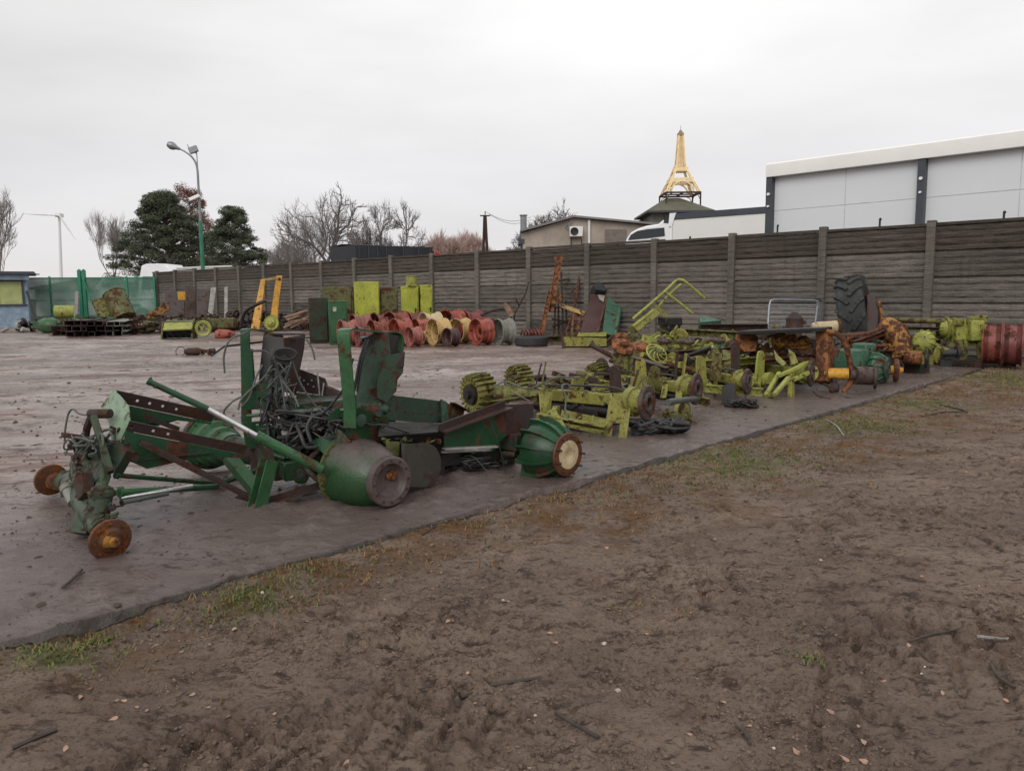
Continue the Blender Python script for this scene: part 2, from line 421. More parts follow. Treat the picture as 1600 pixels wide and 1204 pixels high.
# ================================================================== THE SETTING
def hash2(ix, iy, seed):
    h = (ix.astype(np.int64) * 374761393 + iy.astype(np.int64) * 668265263 + seed * 974634777) & 0x7fffffff
    h = ((h ^ (h >> 13)) * 1274126177) & 0x7fffffff
    h = (h ^ (h >> 16)) & 0xffff
    return h / 65535.0
def perlin(x, y, seed=0):
    ix, iy = np.floor(x), np.floor(y); fx, fy = x - ix, y - iy
    u, v_ = fx*fx*fx*(fx*(fx*6-15)+10), fy*fy*fy*(fy*(fy*6-15)+10)
    def g(a, b):
        an = hash2(ix + a, iy + b, seed) * 2 * np.pi
        return np.cos(an) * (fx - a) + np.sin(an) * (fy - b)
    n0 = g(0, 0) * (1-u) + g(1, 0) * u; n1 = g(0, 1) * (1-u) + g(1, 1) * u
    return (n0 * (1-v_) + n1 * v_) * 1.5
def fbm(x, y, f, octv, seed, gain=0.5):
    r = np.zeros_like(x); a = 1.0
    for i in range(octv):
        r += a * perlin(x * f, y * f, seed + i * 7); f *= 2.03; a *= gain
    return r
SN = V((-UD.y, UD.x, 0))          # from the mud towards the concrete
CORNER = G(1535, 575); UEND = (CORNER - E0).dot(UD)
def uv_of(x, y):
    return (x - E0.x) * UD.x + (y - E0.y) * UD.y, (x - E0.x) * SN.x + (y - E0.y) * SN.y
def lugs(x, y, p, ang, width, pitch, ph=0.0):
    """chevron tyre print along a straight track"""
    c, s_ = math.cos(ang), math.sin(ang)
    a = (x - p[0]) * c + (y - p[1]) * s_; b = -(x - p[0]) * s_ + (y - p[1]) * c
    b2 = b + 0.05 * np.sin(a * 0.9)
    inside = np.clip((width/2 - np.abs(b2)) / 0.05, 0, 1)
    ss = np.where(b2 > 0, 0.0, 0.5)
    ph_ = (a + 0.75 * np.abs(b2)) / pitch + ss + ph
    bar = np.clip((np.cos(ph_ * 2 * np.pi) - 0.55) * 3.0, 0, 1)
    worn = np.clip(0.45 + 2.4 * perlin(x * 1.3, y * 1.3, 77), 0, 1)
    rim_ = np.exp(-((np.abs(b2) - width/2) / 0.03) ** 2)
    return inside * worn * (-0.020 * bar + 0.004) + 0.006 * rim_ * worn
def mud_h(x, y):
    r = np.hypot(x, y); fade = np.clip(1.4 - r / 14.0, 0.25, 1)
    h = -0.042 + 0.018 * fbm(x, y, 0.55, 3, 3) + 0.016 * fbm(x, y, 2.1, 3, 11)
    rx, ry = x * 0.8 + y * 0.6, -x * 0.6 + y * 0.8
    rid = 1 - np.abs(fbm(rx * 1.0, ry * 2.6, 2.3, 3, 23)) * 2.2
    h += 0.014 * np.clip(rid, 0, 1) ** 3 * fade
    patch = np.clip(0.4 + 1.8 * fbm(x, y, 0.9, 2, 41), 0, 1)
    clod = np.clip(fbm(rx, ry * 1.5, 7.0, 4, 31, 0.6), 0, 1)
    h += (0.020 * clod + 0.009 * fbm(x, y, 24.0, 3, 57, 0.65)) * (0.25 + 0.75 * patch) * fade
    for px, py, an, w_, pi_, ph in ((1100, 1150, 0.35, 0.55, 0.15, 0), (560, 1120, 0.55, 0.5, 0.15, 0.3), (1500, 1020, 0.22, 0.6, 0.17, 0.6), (1200, 860, 0.6, 0.5, 0.18, 0.2), (300, 1150, 0.3, 0.5, 0.15, 0.1), (900, 1010, 0.30, 0.5, 0.16, 0.5), (1450, 1150, 0.2, 0.5, 0.15, 0.4), (1350, 780, 0.55, 0.55, 0.2, 0.7)):
        p = G(px, py); h += lugs(x, y, (p.x, p.y), an, w_, pi_, ph)
    # mud heaped against the concrete in places
    u, v_ = uv_of(x, y)
    near = np.exp(-((v_ + 0.10) / 0.16) ** 2)
    h += near * (0.022 * np.clip(0.3 + 2 * perlin(u * 1.3, v_ * 0 + 3, 9), -0.5, 1.3))
    inside = np.clip((v_ - 0.01) / 0.05, 0, 1) * (u < UEND + 0.1)
    return h * (1 - inside) + (-0.22) * inside
# one ground sheet, fine near the camera and running out past the horizon
ang = np.concatenate([np.linspace(-180, -80, 30, endpoint=False), np.linspace(-80, -41, 70, endpoint=False), np.linspace(-41, 41, 760, endpoint=False), np.linspace(41, 80, 70, endpoint=False), np.linspace(80, 180, 30, endpoint=False)])
rad = [0.25]
while rad[-1] < 3000: rad.append(rad[-1] * (1.0042 if 1.5 < rad[-1] < 16 else (1.05 if rad[-1] < 1.5 else 1.03)) )
rad = np.array(rad); A_, R_ = np.meshgrid(np.radians(ang), rad)
gx, gy = R_ * np.sin(A_), R_ * np.cos(A_)
gz = mud_h(gx, gy); gz = np.where(R_ > 60, -0.05, gz)
def grid_mesh(name, X, Y, Z, wrap=False, keep=None):
    nr, nc = X.shape; me = bpy.data.meshes.new(name)
    co = np.stack([X, Y, Z], -1).reshape(-1, 3).astype(np.float32)
    i = np.arange(nr - 1)[:, None]; j = np.arange(nc if wrap else nc - 1)[None, :]
    j2 = (j + 1) % nc
    q = np.stack([i*nc + j, i*nc + j2, (i+1)*nc + j2, (i+1)*nc + j], -1).reshape(-1, 4)
    if keep is not None: q = q[keep]
    me.vertices.add(len(co)); me.vertices.foreach_set('co', co.ravel())
    me.loops.add(q.size); me.loops.foreach_set('vertex_index', q.ravel().astype(np.int32))
    me.polygons.add(len(q)); me.polygons.foreach_set('loop_start', np.arange(0, q.size, 4, dtype=np.int32))
    me.polygons.foreach_set('use_smooth', np.ones(len(q), bool))
    me.update(calc_edges=True); me.validate(); return me
def link(name, me, mat, kind=None):
    me.materials.append(mat); o = bpy.data.objects.new(name, me); COL.objects.link(o)
    if kind: o['kind'] = kind
    ROOT[name] = V((0, 0, 0)); return o

def edge_dist(t):
    """distance to the edge line of the concrete, in metres (positive on the concrete)"""
    g = N(t, 'ShaderNodeNewGeometry'); d = N(t, 'ShaderNodeVectorMath', operation='DOT_PRODUCT')
    sub = N(t, 'ShaderNodeVectorMath', operation='SUBTRACT'); sub.inputs[1].default_value = E0
    t.links.new(g.outputs['Position'], sub.inputs[0]); t.links.new(sub.outputs[0], d.inputs[0]); d.inputs[1].default_value = SN
    return d.outputs['Value'], g.outputs['Position']
def blob(t, pos, c, r):
    d = N(t, 'ShaderNodeVectorMath', operation='DISTANCE'); t.links.new(pos, d.inputs[0]); d.inputs[1].default_value = c
    return rng(t, d.outputs['Value'], r, r * 0.35)
def mud_mat():
    m, t, b = nmat('wet_mud'); v_, pos = edge_dist(t)
    mp_ = N(t, 'ShaderNodeMapping'); mp_.inputs['Rotation'].default_value = (0, 0, R(-12)); mp_.inputs['Scale'].default_value = (0.6, 1.25, 1); t.links.new(pos, mp_.inputs[0]); st = mp_.outputs[0]
    n1 = noise(t, pos, 1.1, 8, 0.6); n2 = noise(t, st, 5.5, 10, 0.70, 0.5); n3 = noise(t, st, 24, 8, 0.68, 0.3); n5 = noise(t, pos, 150, 4, 0.6); n6 = noise(t, st, 12, 8, 0.72, 0.5)
    c = mixc(t, rng(t, n1, 0.35, 0.65), (0.290, 0.212, 0.162), (0.196, 0.148, 0.118))
    c = mixc(t, rng(t, n2, 0.50, 0.60, 0, 0.55), c, (0.130, 0.094, 0.076))
    c = mixc(t, rng(t, n6, 0.55, 0.60, 0, 0.75), c, (0.080, 0.057, 0.047))
    c = mixc(t, rng(t, n3, 0.56, 0.62, 0, 0.75), c, (0.058, 0.041, 0.034))
    n8 = noise(t, pos, 60, 7, 0.72)
    c = mixc(t, rng(t, n8, 0.54, 0.60, 0, 0.55), c, (0.060, 0.043, 0.035))
    c = mixc(t, rng(t, n5, 0.58, 0.70, 0, 0.35), c, (0.27, 0.20, 0.15))
    red = rng(t, noise(t, pos, 1.7, 6, 0.65), 0.53, 0.66, 0, 0.5)
    c = mixc(t, red, c, mixc(t, rng(t, n6, 0.4, 0.6), (0.20, 0.118, 0.086), (0.105, 0.062, 0.046)))
    belt = rng(t, v_, -0.75, -0.05); n4 = noise(t, pos, 3.2, 9, 0.72)
    mk = math_(t, 'MULTIPLY', belt, rng(t, n4, 0.46, 0.56, 0, 0.9))
    for px, py, r in ((920, 800, 0.75), (1300, 700, 0.8), (1420, 650, 1.3), (1560, 610, 1.7), (1180, 750, 0.5), (1080, 780, 0.6), (1330, 690, 0.9)):
        mk = math_(t, 'MAXIMUM', mk, math_(t, 'MULTIPLY', blob(t, pos, G(px, py), r), rng(t, n4, 0.44, 0.56, 0, 0.85)))
    moss = mixc(t, rng(t, n3, 0.40, 0.6), (0.060, 0.034, 0.016), (0.21, 0.105, 0.040))
    c = mixc(t, mk, c, moss)
    gr = None
    for px, py, r in ((95, 1010, 0.22), (400, 925, 0.22), (1140, 712, 0.6), (1330, 660, 0.7), (1590, 590, 1.2), (1430, 625, 0.8)):
        q = blob(t, pos, G(px, py), r); gr = q if gr is None else math_(t, 'MAXIMUM', gr, q)
    gr = math_(t, 'MULTIPLY', gr, rng(t, n2, 0.42, 0.54, 0, 0.8))
    c = mixc(t, gr, c, mixc(t, rng(t, n3, 0.4, 0.6), (0.04, 0.055, 0.014), (0.125, 0.145, 0.035)))
    c = mixc(t, rng(t, v_, -0.03, 0.0), c, (0.045, 0.035, 0.028))
    far = N(t, 'ShaderNodeSeparateXYZ'); t.links.new(pos, far.inputs[0])
    c = mixc(t, rng(t, far.outputs['Y'], 45, 60), c, (0.12, 0.11, 0.06))
    t.links.new(c, b.inputs['Base Color'])
    t.links.new(rng(t, n6, 0.4, 0.62, 0.40, 0.8), b.inputs['Roughness']); b.inputs['Specular IOR Level'].default_value = 0.08
    h = math_(t, 'ADD', math_(t, 'MULTIPLY', n3, 1.3), math_(t, 'MULTIPLY', n8, 0.7)); h = math_(t, 'ADD', h, math_(t, 'MULTIPLY', n6, 1.5))
    bump(t, b, h, 1.0, 0.024); return m
def slab_mat():
    m, t, b = nmat('wet_muddy_concrete'); v_, pos = edge_dist(t)
    mp_ = N(t, 'ShaderNodeMapping'); mp_.inputs['Rotation'].default_value = (0, 0, R(8)); mp_.inputs['Scale'].default_value = (0.62, 1.2, 1); t.links.new(pos, mp_.inputs[0])
    st = mp_.outputs[0]
    m2 = N(t, 'ShaderNodeMapping'); m2.inputs['Rotation'].default_value = (0, 0, R(-10)); m2.inputs['Scale'].default_value = (0.75, 1.3, 1); t.links.new(pos, m2.inputs[0]); s2_ = m2.outputs[0]
    n1 = noise(t, st, 0.55, 7, 0.6, 0.3); n2 = noise(t, st, 2.4, 10, 0.70, 0.4); n3 = noise(t, s2_, 9, 9, 0.72, 0.4); n4 = noise(t, pos, 70, 4, 0.6); n6 = noise(t, st, 0.9, 10, 0.74, 0.6); n7 = noise(t, s2_, 26, 6, 0.7)
    c = mixc(t, rng(t, n1, 0.36, 0.62), (0.128, 0.084, 0.071), (0.330, 0.262, 0.234))
    calm = rng(t, v_, 0.5, 3.0, 0.35, 1.0); red = math_(t, 'MULTIPLY', rng(t, n6, 0.50, 0.60), calm); c = mixc(t, math_(t, 'MULTIPLY', red, 0.75), c, (0.125, 0.060, 0.043))
    dk = math_(t, 'MULTIPLY', rng(t, n2, 0.51, 0.61), calm); c = mixc(t, math_(t, 'MULTIPLY', dk, 0.7), c, (0.085, 0.056, 0.046))
    patch = rng(t, noise(t, pos, 1.0, 5, 0.6), 0.44, 0.60)
    k3 = math_(t, 'MULTIPLY', rng(t, n3, 0.53, 0.58, 0, 0.95), patch); c = mixc(t, k3, c, (0.042, 0.028, 0.023))
    k7 = math_(t, 'MULTIPLY', rng(t, n7, 0.59, 0.63, 0, 0.85), rng(t, noise(t, pos, 0.7, 3, 0.5), 0.38, 0.55, 0.25, 1.0)); c = mixc(t, k7, c, (0.040, 0.027, 0.022))
    c = mixc(t, rng(t, n4, 0.60, 0.70, 0, 0.35), c, (0.36, 0.31, 0.28))
    edge = math_(t, 'MULTIPLY', rng(t, v_, 0.50, 0.0), rng(t, n3, 0.44, 0.53, 0, 0.95))
    c = mixc(t, edge, c, (0.085, 0.058, 0.043))
    oil = math_(t, 'MULTIPLY', rng(t, v_, 3.4, 1.2), 0.85); oil = math_(t, 'MULTIPLY', oil, rng(t, n1, 0.28, 0.52))
    c = mixc(t, oil, c, (0.088, 0.064, 0.059))
    c = mixc(t, rng(t, v_, 0.02, 0.0), c, (0.045, 0.036, 0.030))  # dark edge face with its shadow put into the colour
    t.links.new(c, b.inputs['Base Color'])
    dirt = math_(t, 'MAXIMUM', math_(t, 'MAXIMUM', k3, k7), math_(t, 'MULTIPLY', math_(t, 'MAXIMUM', dk, red), 0.7))
    wet = rng(t, n1, 0.38, 0.62, 0.14, 0.36); wet = math_(t, 'ADD', wet, math_(t, 'MULTIPLY', dirt, 0.35))
    t.links.new(wet, b.inputs['Roughness']); t.links.new(rng(t, dirt, 0.0, 1.0, 0.5, 0.02), b.inputs['Specular IOR Level'])
    h = math_(t, 'ADD', math_(t, 'MULTIPLY', n3, 1.5), math_(t, 'MULTIPLY', n4, 0.12)); h = math_(t, 'ADD', h, math_(t, 'MULTIPLY', n2, 1.3)); h = math_(t, 'ADD', h, math_(t, 'MULTIPLY', n7, 0.8))
    bump(t, b, h, 0.6, 0.018); return m
ground = link('ground', grid_mesh('ground', gx, gy, gz, True), mud_mat(), 'structure')

us = [-7.0]
while us[-1] < 16: us.append(us[-1] + 0.03)
us = (np.array(us) - us[0]) / (us[-1] - us[0]); vs_ = [0.0]
while vs_[-1] < 46: vs_.append(vs_[-1] + 0.018 + 0.011 * vs_[-1])
vs_ = np.array(vs_); U_, V_ = np.meshgrid(us, vs_)
U_ = -7 + 23.2 * U_
ej = 0.020 * perlin(U_ * 2.2, V_ * 0 + 1.5, 5) + 0.014 * perlin(U_ * 9, V_ * 0 + 2.5, 6) + 0.05 * np.clip(perlin(U_ * 0.9, V_ * 0 + 7.5, 15) - 0.22, 0, 1)
VV = V_ + ej * np.exp(-V_ / 0.08) + np.where(V_ == 0, 0, 0)
sx_, sy_ = E0.x + UD.x * U_ + SN.x * VV, E0.y + UD.y * U_ + SN.y * VV
cl = np.clip(fbm(sx_, sy_, 3.2, 4, 91, 0.6) - 0.12, 0, 1) * np.clip(0.3 + 1.5 * perlin(sx_ * 0.5, sy_ * 0.5, 92), 0, 1)
sz = 0.040 * cl * np.clip(V_ / 0.3, 0.3, 1) + 0.02 * np.exp(-V_ / 0.15) * np.clip(fbm(sx_, sy_, 5.0, 3, 99, 0.6), 0, 1)  + 0.004 * fbm(sx_, sy_, 11, 3, 95) - 0.010 * np.exp(-V_ / 0.03)
# front face of the slab
sx_ = np.vstack([sx_[:1], sx_]); sy_ = np.vstack([sy_[:1], sy_]); sz = np.vstack([sz[:1] * 0 - 0.2, sz])
Uq = np.vstack([U_[:1], U_])[:-1, :-1]; Vq = np.vstack([V_[:1], V_])[:-1, :-1]
slab = link('pavement', grid_mesh('pavement', sx_, sy_, sz, keep=~((Uq > UEND) & (Vq < 1.6)).ravel()), slab_mat(), 'structure')

# ------------------------------------------------------------------ concrete panel wall
SP = 2.06
W0 = D(1451, 456, 15.03); W0.z = 0
WN = V((-WD.y, WD.x, 0)); WN = WN if WN.dot(-W0) > 0 else -WN     # faces the yard
def WP(k, z=0, off=0): return W0 + WD * (SP * k) + WN * off + ZU * z
def panel_mat(name, a, bcol):
    m, t, b = nmat(name); c = coords(t)
    mp_ = N(t, 'ShaderNodeMapping'); mp_.inputs['Rotation'].default_value = (0, 0, math.atan2(-WD.y, WD.x) * 1.0); t.links.new(c, mp_.inputs[0])
    st = N(t, 'ShaderNodeMapping'); st.inputs['Scale'].default_value = (1.6, 1.6, 9); t.links.new(mp_.outputs[0], st.inputs[0])
    n1 = noise(t, st.outputs[0], 1.6, 8, 0.65, 0.2); n2 = noise(t, c, 1.1, 6, 0.6); n3 = noise(t, c, 30, 5, 0.6)
    cc = mixc(t, rng(t, n1, 0.30, 0.70), tuple(x * 1.25 for x in a), tuple(x * 0.92 for x in bcol))
    cc = mixc(t, rng(t, n2, 0.45, 0.7, 0, 0.45), cc, tuple(x * 0.6 for x in a)); cc = mixc(t, rng(t, n3, 0.5, 0.7, 0, 0.35), cc, tuple(x * 1.35 for x in bcol))
    stn = N(t, 'ShaderNodeMapping'); stn.inputs['Scale'].default_value = (5, 5, 0.5); t.links.new(c, stn.inputs[0])
    cc = mixc(t, rng(t, noise(t, stn.outputs[0], 1.5, 5, 0.6), 0.56, 0.70, 0, 0.4), cc, tuple(x * 0.45 for x in a))
    g_ = N(t, 'ShaderNodeNewGeometry'); sz_ = N(t, 'ShaderNodeSeparateXYZ'); t.links.new(g_.outputs['Position'], sz_.inputs[0]); oi = N(t, 'ShaderNodeObjectInfo')
    wn = N(t, 'ShaderNodeTexWhiteNoise', noise_dimensions='1D'); t.links.new(math_(t, 'ADD', math_(t, 'FLOOR', math_(t, 'MULTIPLY', sz_.outputs['Z'], 2.0)), math_(t, 'MULTIPLY', oi.outputs['Random'], 97.0)), wn.inputs['W'])
    cc = mixc(t, rng(t, wn.outputs['Value'], 0, 1, 0, 0.55), cc, tuple(x * 0.55 for x in a))
    t.links.new(cc, b.inputs['Base Color']); b.inputs['Roughness'].default_value = 0.9
    bump(t, b, math_(t, 'ADD', math_(t, 'MULTIPLY', n1, 1.5), math_(t, 'MULTIPLY', n3, 0.5)), 1.0, 0.05); return m
PM = [panel_mat('damp_dark_concrete_panel', (0.052, 0.040, 0.032), (0.115, 0.094, 0.076)), panel_mat('concrete_panel', (0.100, 0.086, 0.074), (0.265, 0.235, 0.203)), panel_mat('damp_brown_concrete_panel', (0.070, 0.058, 0.050), (0.175, 0.150, 0.128))]
POSTM = panel_mat('concrete_post', (0.125, 0.11, 0.092), (0.19, 0.17, 0.145))
wall = thing('wall', 'long brown grey concrete panel wall with posts along the back of the yard', 'wall', WP(6))
rw = random.Random(5)
K0, K1 = -4, 17
for k in range(K0, K1 + 1):
    bay = MB(); dz = rw.uniform(-0.02, 0.02)
    pa, pb = WP(k - 0.0), WP(k + 1.0) if k < K1 else WP(k + 0.25)
    n_c = 34 if k < 8 else 16; n_r = 120 if k < 8 else 60
    # rock-faced rows as real relief: rows of z, columns along the wall
    X = []
    for i in range(n_r + 1):
        z = 2.5 * i / n_r
        zz = (z % 0.5) / 0.5
        for j in range(n_c + 1):
            a = j / n_c; p = pa.lerp(pb, a)
            from mathutils import noise as mn
            row = (z / 0.125); fr = row - math.floor(row)
            amp = 0.030 * math.sin(math.pi * fr) ** 0.6 * (0.35 + 1.3 * abs(mn.noise(V((p.x * 3.5 + math.floor(row) * 9.1, p.y * 3.5, 3.3)))))
            if zz < 0.045 or zz > 0.965: amp = -0.022
            if mn.noise(V((p.x * 3, p.y * 3, z * 10))) > 0.25: amp -= 0.006
            X.append(p + WN * (amp + 0.004 * mn.noise(V((p.x * 12, p.y * 12, z * 25)))) + ZU * (z + dz * 0.4))
    fs = []; ms = []
    lvl = [rw.choice([1, 1, 1, 1, 1, 2]) for _ in range(5)]; lvl[4] = 0
    if k > 7: lvl = [rw.choice([2, 2, 1]) for _ in range(4)] + [0]
    for i in range(n_r):
        for j in range(n_c):
            fs.append((i*(n_c+1)+j, i*(n_c+1)+j+1, (i+1)*(n_c+1)+j+1, (i+1)*(n_c+1)+j)); ms.append(lvl[min(4, int(2.5 * i / n_r / 0.5))])
    bay.v = X; bay.f = fs; bay.m = ms
    for z0 in range(5):
        q0, q1 = pa - WN * 0.05, pb - WN * 0.05
        bay.bar(q0 + ZU * (z0 * 0.5 + 0.25), q1 + ZU * (z0 * 0.5 + 0.25), 0.05, 0.488, m=lvl[z0])
    bay.bar(pa - WN * 0.02 + ZU * (2.53 + dz), pb - WN * 0.02 + ZU * (2.53 + dz), 0.12, 0.055, m=0)
    part('wall_panel', bay, PM, wall)
for k in range(K0, K1 + 1):
    mb = MB(); mb.bar(WP(k, 0, 0.015), WP(k, 2.60 + rw.uniform(-0.01, 0.02), 0.015), 0.155, 0.15, up=WN)
    part('post', mb, POSTM, wall, bevel=0.01)

# ------------------------------------------------------------------ green mesh fence, left end of the wall
def mesh_mat():
    m, t, b = nmat('green_shade_net'); c = coords(t)
    n1 = noise(t, c, 60, 3, 0.6); n2 = noise(t, c, 0.8, 4, 0.5)
    cc = mixc(t, rng(t, n2, 0.35, 0.65), (0.05, 0.15, 0.10), (0.13, 0.24, 0.19))
    t.links.new(cc, b.inputs['Base Color']); b.inputs['Roughness'].default_value = 0.7
    al = math_(t, 'ADD', rng(t, n1, 0.3, 0.7, -0.1, 0.15), rng(t, n2, 0.35, 0.7, 0.76, 0.52)); t.links.new(al, b.inputs['Alpha']); return m
NETM = mesh_mat(); GP = plain('green_post_paint', (0.02, 0.19, 0.10), 0.45)
def FP(px, z=0.0):                # fence line points
    Y = 38.5 + (243 - px) * -0.006
    return D(px, 470, Y) * 1.0 - ZU * D(px, 470, Y).z + ZU * z
fen = thing('mesh_fence', 'green steel fence screened with green netting left of the concrete wall', 'fence', FP(150))
for a, b_ in ((38, 80), (80, 128), (128, 200), (200, 243)):
    mb = MB(); mb.plate([FP(a, 0.1), FP(b_, 0.1), FP(b_, 2.25), FP(a, 2.25)], 0.01); part('netting', mb, NETM, fen)
    mb = MB(); mb.bar(FP(a, 2.27), FP(b_, 2.27), 0.05, 0.06); mb.bar(FP(a, 0.12), FP(b_, 0.12), 0.04, 0.04); mb.bar(FP(a, 1.2), FP(b_, 1.2), 0.03, 0.03)
    part('rail', mb, GP, fen)
for px in (38, 80, 200, 243):
    mb = MB(); mb.bar(FP(px), FP(px, 2.35), 0.07, 0.07, up=V((0, 1, 0))); part('post', mb, GP, fen)
for px in (127, 134):
    mb = MB(); mb.bar(FP(px), FP(px, 2.62), 0.14, 0.14, up=V((0, 1, 0))); mb.lathe(FP(px, 2.62), ZU, [(0.09, 0), (0.06, 0.05), (0, 0.09)], 10); part('gate_post', mb, GP, fen)
mb = MB(); mb.bar(FP(134, 2.2) - V((0, 0.1, 0)), FP(163, 0.3) - V((0, 0.6, 0)), 0.05, 0.05); part('brace', mb, GP, fen)

# ------------------------------------------------------------------ street lamp with floodlight
YL = 38.0
lp = thing('street_lamp', 'tall green lamp post with curved arm and grey lamp head behind the wall', 'street lamp', V((D(319, 460, YL).x, YL, 0)))
mb = MB(); mb.tube([V((D(319, 460, YL).x, YL, -0.05)), D(313, 345, YL)], [0.10, 0.085], 12); part('pole', mb, plain('lamp_post_green', (0.02, 0.16, 0.09), 0.4), lp)
mb = MB(); mb.tube([D(313, 345, YL), D(310, 290, YL), D(308, 262, YL), D(302, 248, YL), D(292, 239, YL), D(280, 232, YL)], [0.06, 0.055, 0.05, 0.045, 0.04, 0.04], 10, smooth=5); part('arm', mb, M['galv'], lp)
mb = MB(); hd = (D(262, 225, YL) - D(281, 233, YL)); mb.lathe(D(281, 233, YL), hd, [(0, 0), (0.06, 0.0), (0.09, 0.15), (0.17, 0.30), (0.19, 0.45), (0.13, 0.6), (0, 0.66)], 16); part('lamp_head', mb, M['galv'], lp)
mb = MB(); mb.tube([D(309, 262, YL), D(307, 236, YL)], 0.025, 8); mb.tube([D(307, 240, YL), D(297, 236, YL)], 0.02, 6); mb.tube([D(297, 236, YL), D(293, 226, YL)], 0.02, 6)
part('floodlight_bracket', mb, M['galv'], lp)
mb = MB(); mb.box(D(302, 234, YL - 0.1), (0.42, 0.16, 0.30), Matrix.Rotation(R(-20), 3, 'Y')); part('floodlight', mb, M['galv'], lp, bevel=0.02)
mb = MB(); mb.box(D(304, 309, YL - 0.15), (0.52, 0.2, 0.16), Matrix.Rotation(R(-22), 3, 'Y')); part('lower_floodlight', mb, M['white'], lp, bevel=0.02)

# ------------------------------------------------------------------ wooden utility pole with wires
YP = 60.0
up_ = thing('utility_pole', 'dark A-shaped double wooden utility pole rising beyond the wall', 'utility pole', V((D(758, 460, YP).x, YP, 0)))
mb = MB(); mb.tube([V((D(752, 460, YP).x, YP, 0)), D(757, 337, YP)], [0.13, 0.10], 8); mb.tube([V((D(765, 460, YP).x, YP, 0)), D(758.5, 337, YP)], [0.13, 0.10], 8); part('pole', mb, M['rust_dark'], up_)
mb = MB(); mb.bar(D(750, 337, YP), D(766, 337, YP), 0.08, 0.09); mb.tube([D(758, 338, YP), D(758, 330, YP)], 0.04, 6); part('crossarm', mb, M['steel_dark'], up_)
mb = MB()
for a in ((765, 335), (759, 331)):
    p, q = D(a[0], a[1], YP), D(830, a[1] + 8, 62)
    mb.tube([p.lerp(q, i / 8) - ZU * 0.5 * math.sin(math.pi * i / 8) for i in range(9)], 0.014, 4)
part('wire', mb, M['steel_dark'], up_)

# ------------------------------------------------------------------ wind turbine
YT = 900.0
wt = thing('wind_turbine', 'distant pale wind turbine standing on the left horizon', 'wind turbine', V((D(94, 460, YT).x, YT, 0)))
pg = plain('hazed_turbine_grey', (0.72, 0.72, 0.74), 0.6, 0, 0.05, 0.05, 0)  # distance haze is painted into this pale tone
mb = MB(); mb.tube([V((D(96, 460, YT).x, YT, -1)), D(92.5, 338, YT)], [2.0, 1.3], 12); part('tower', mb, pg, wt)
mb = MB(); mb.box(D(92.5, 336.5, YT), (6, 8, 4)); part('nacelle', mb, pg, wt)
for q in ((36, 334), (118, 374)):
    mb = MB(); mb.tube([D(92.5, 336.5, YT - 6), D((92.5*0.6+q[0]*0.4), (336.5*0.6+q[1]*0.4), YT - 6), D(*q, YT - 6)], [0.8, 1.0, 0.3], 6); part('blade', mb, pg, wt)
mb = MB(); mb.tube([D(92.5, 336.5, YT - 6), D(92.8, 334, YT + 24), D(93.2, 331, YT + 48)], [0.6, 0.7, 0.25], 6); part('blade', mb, pg, wt)
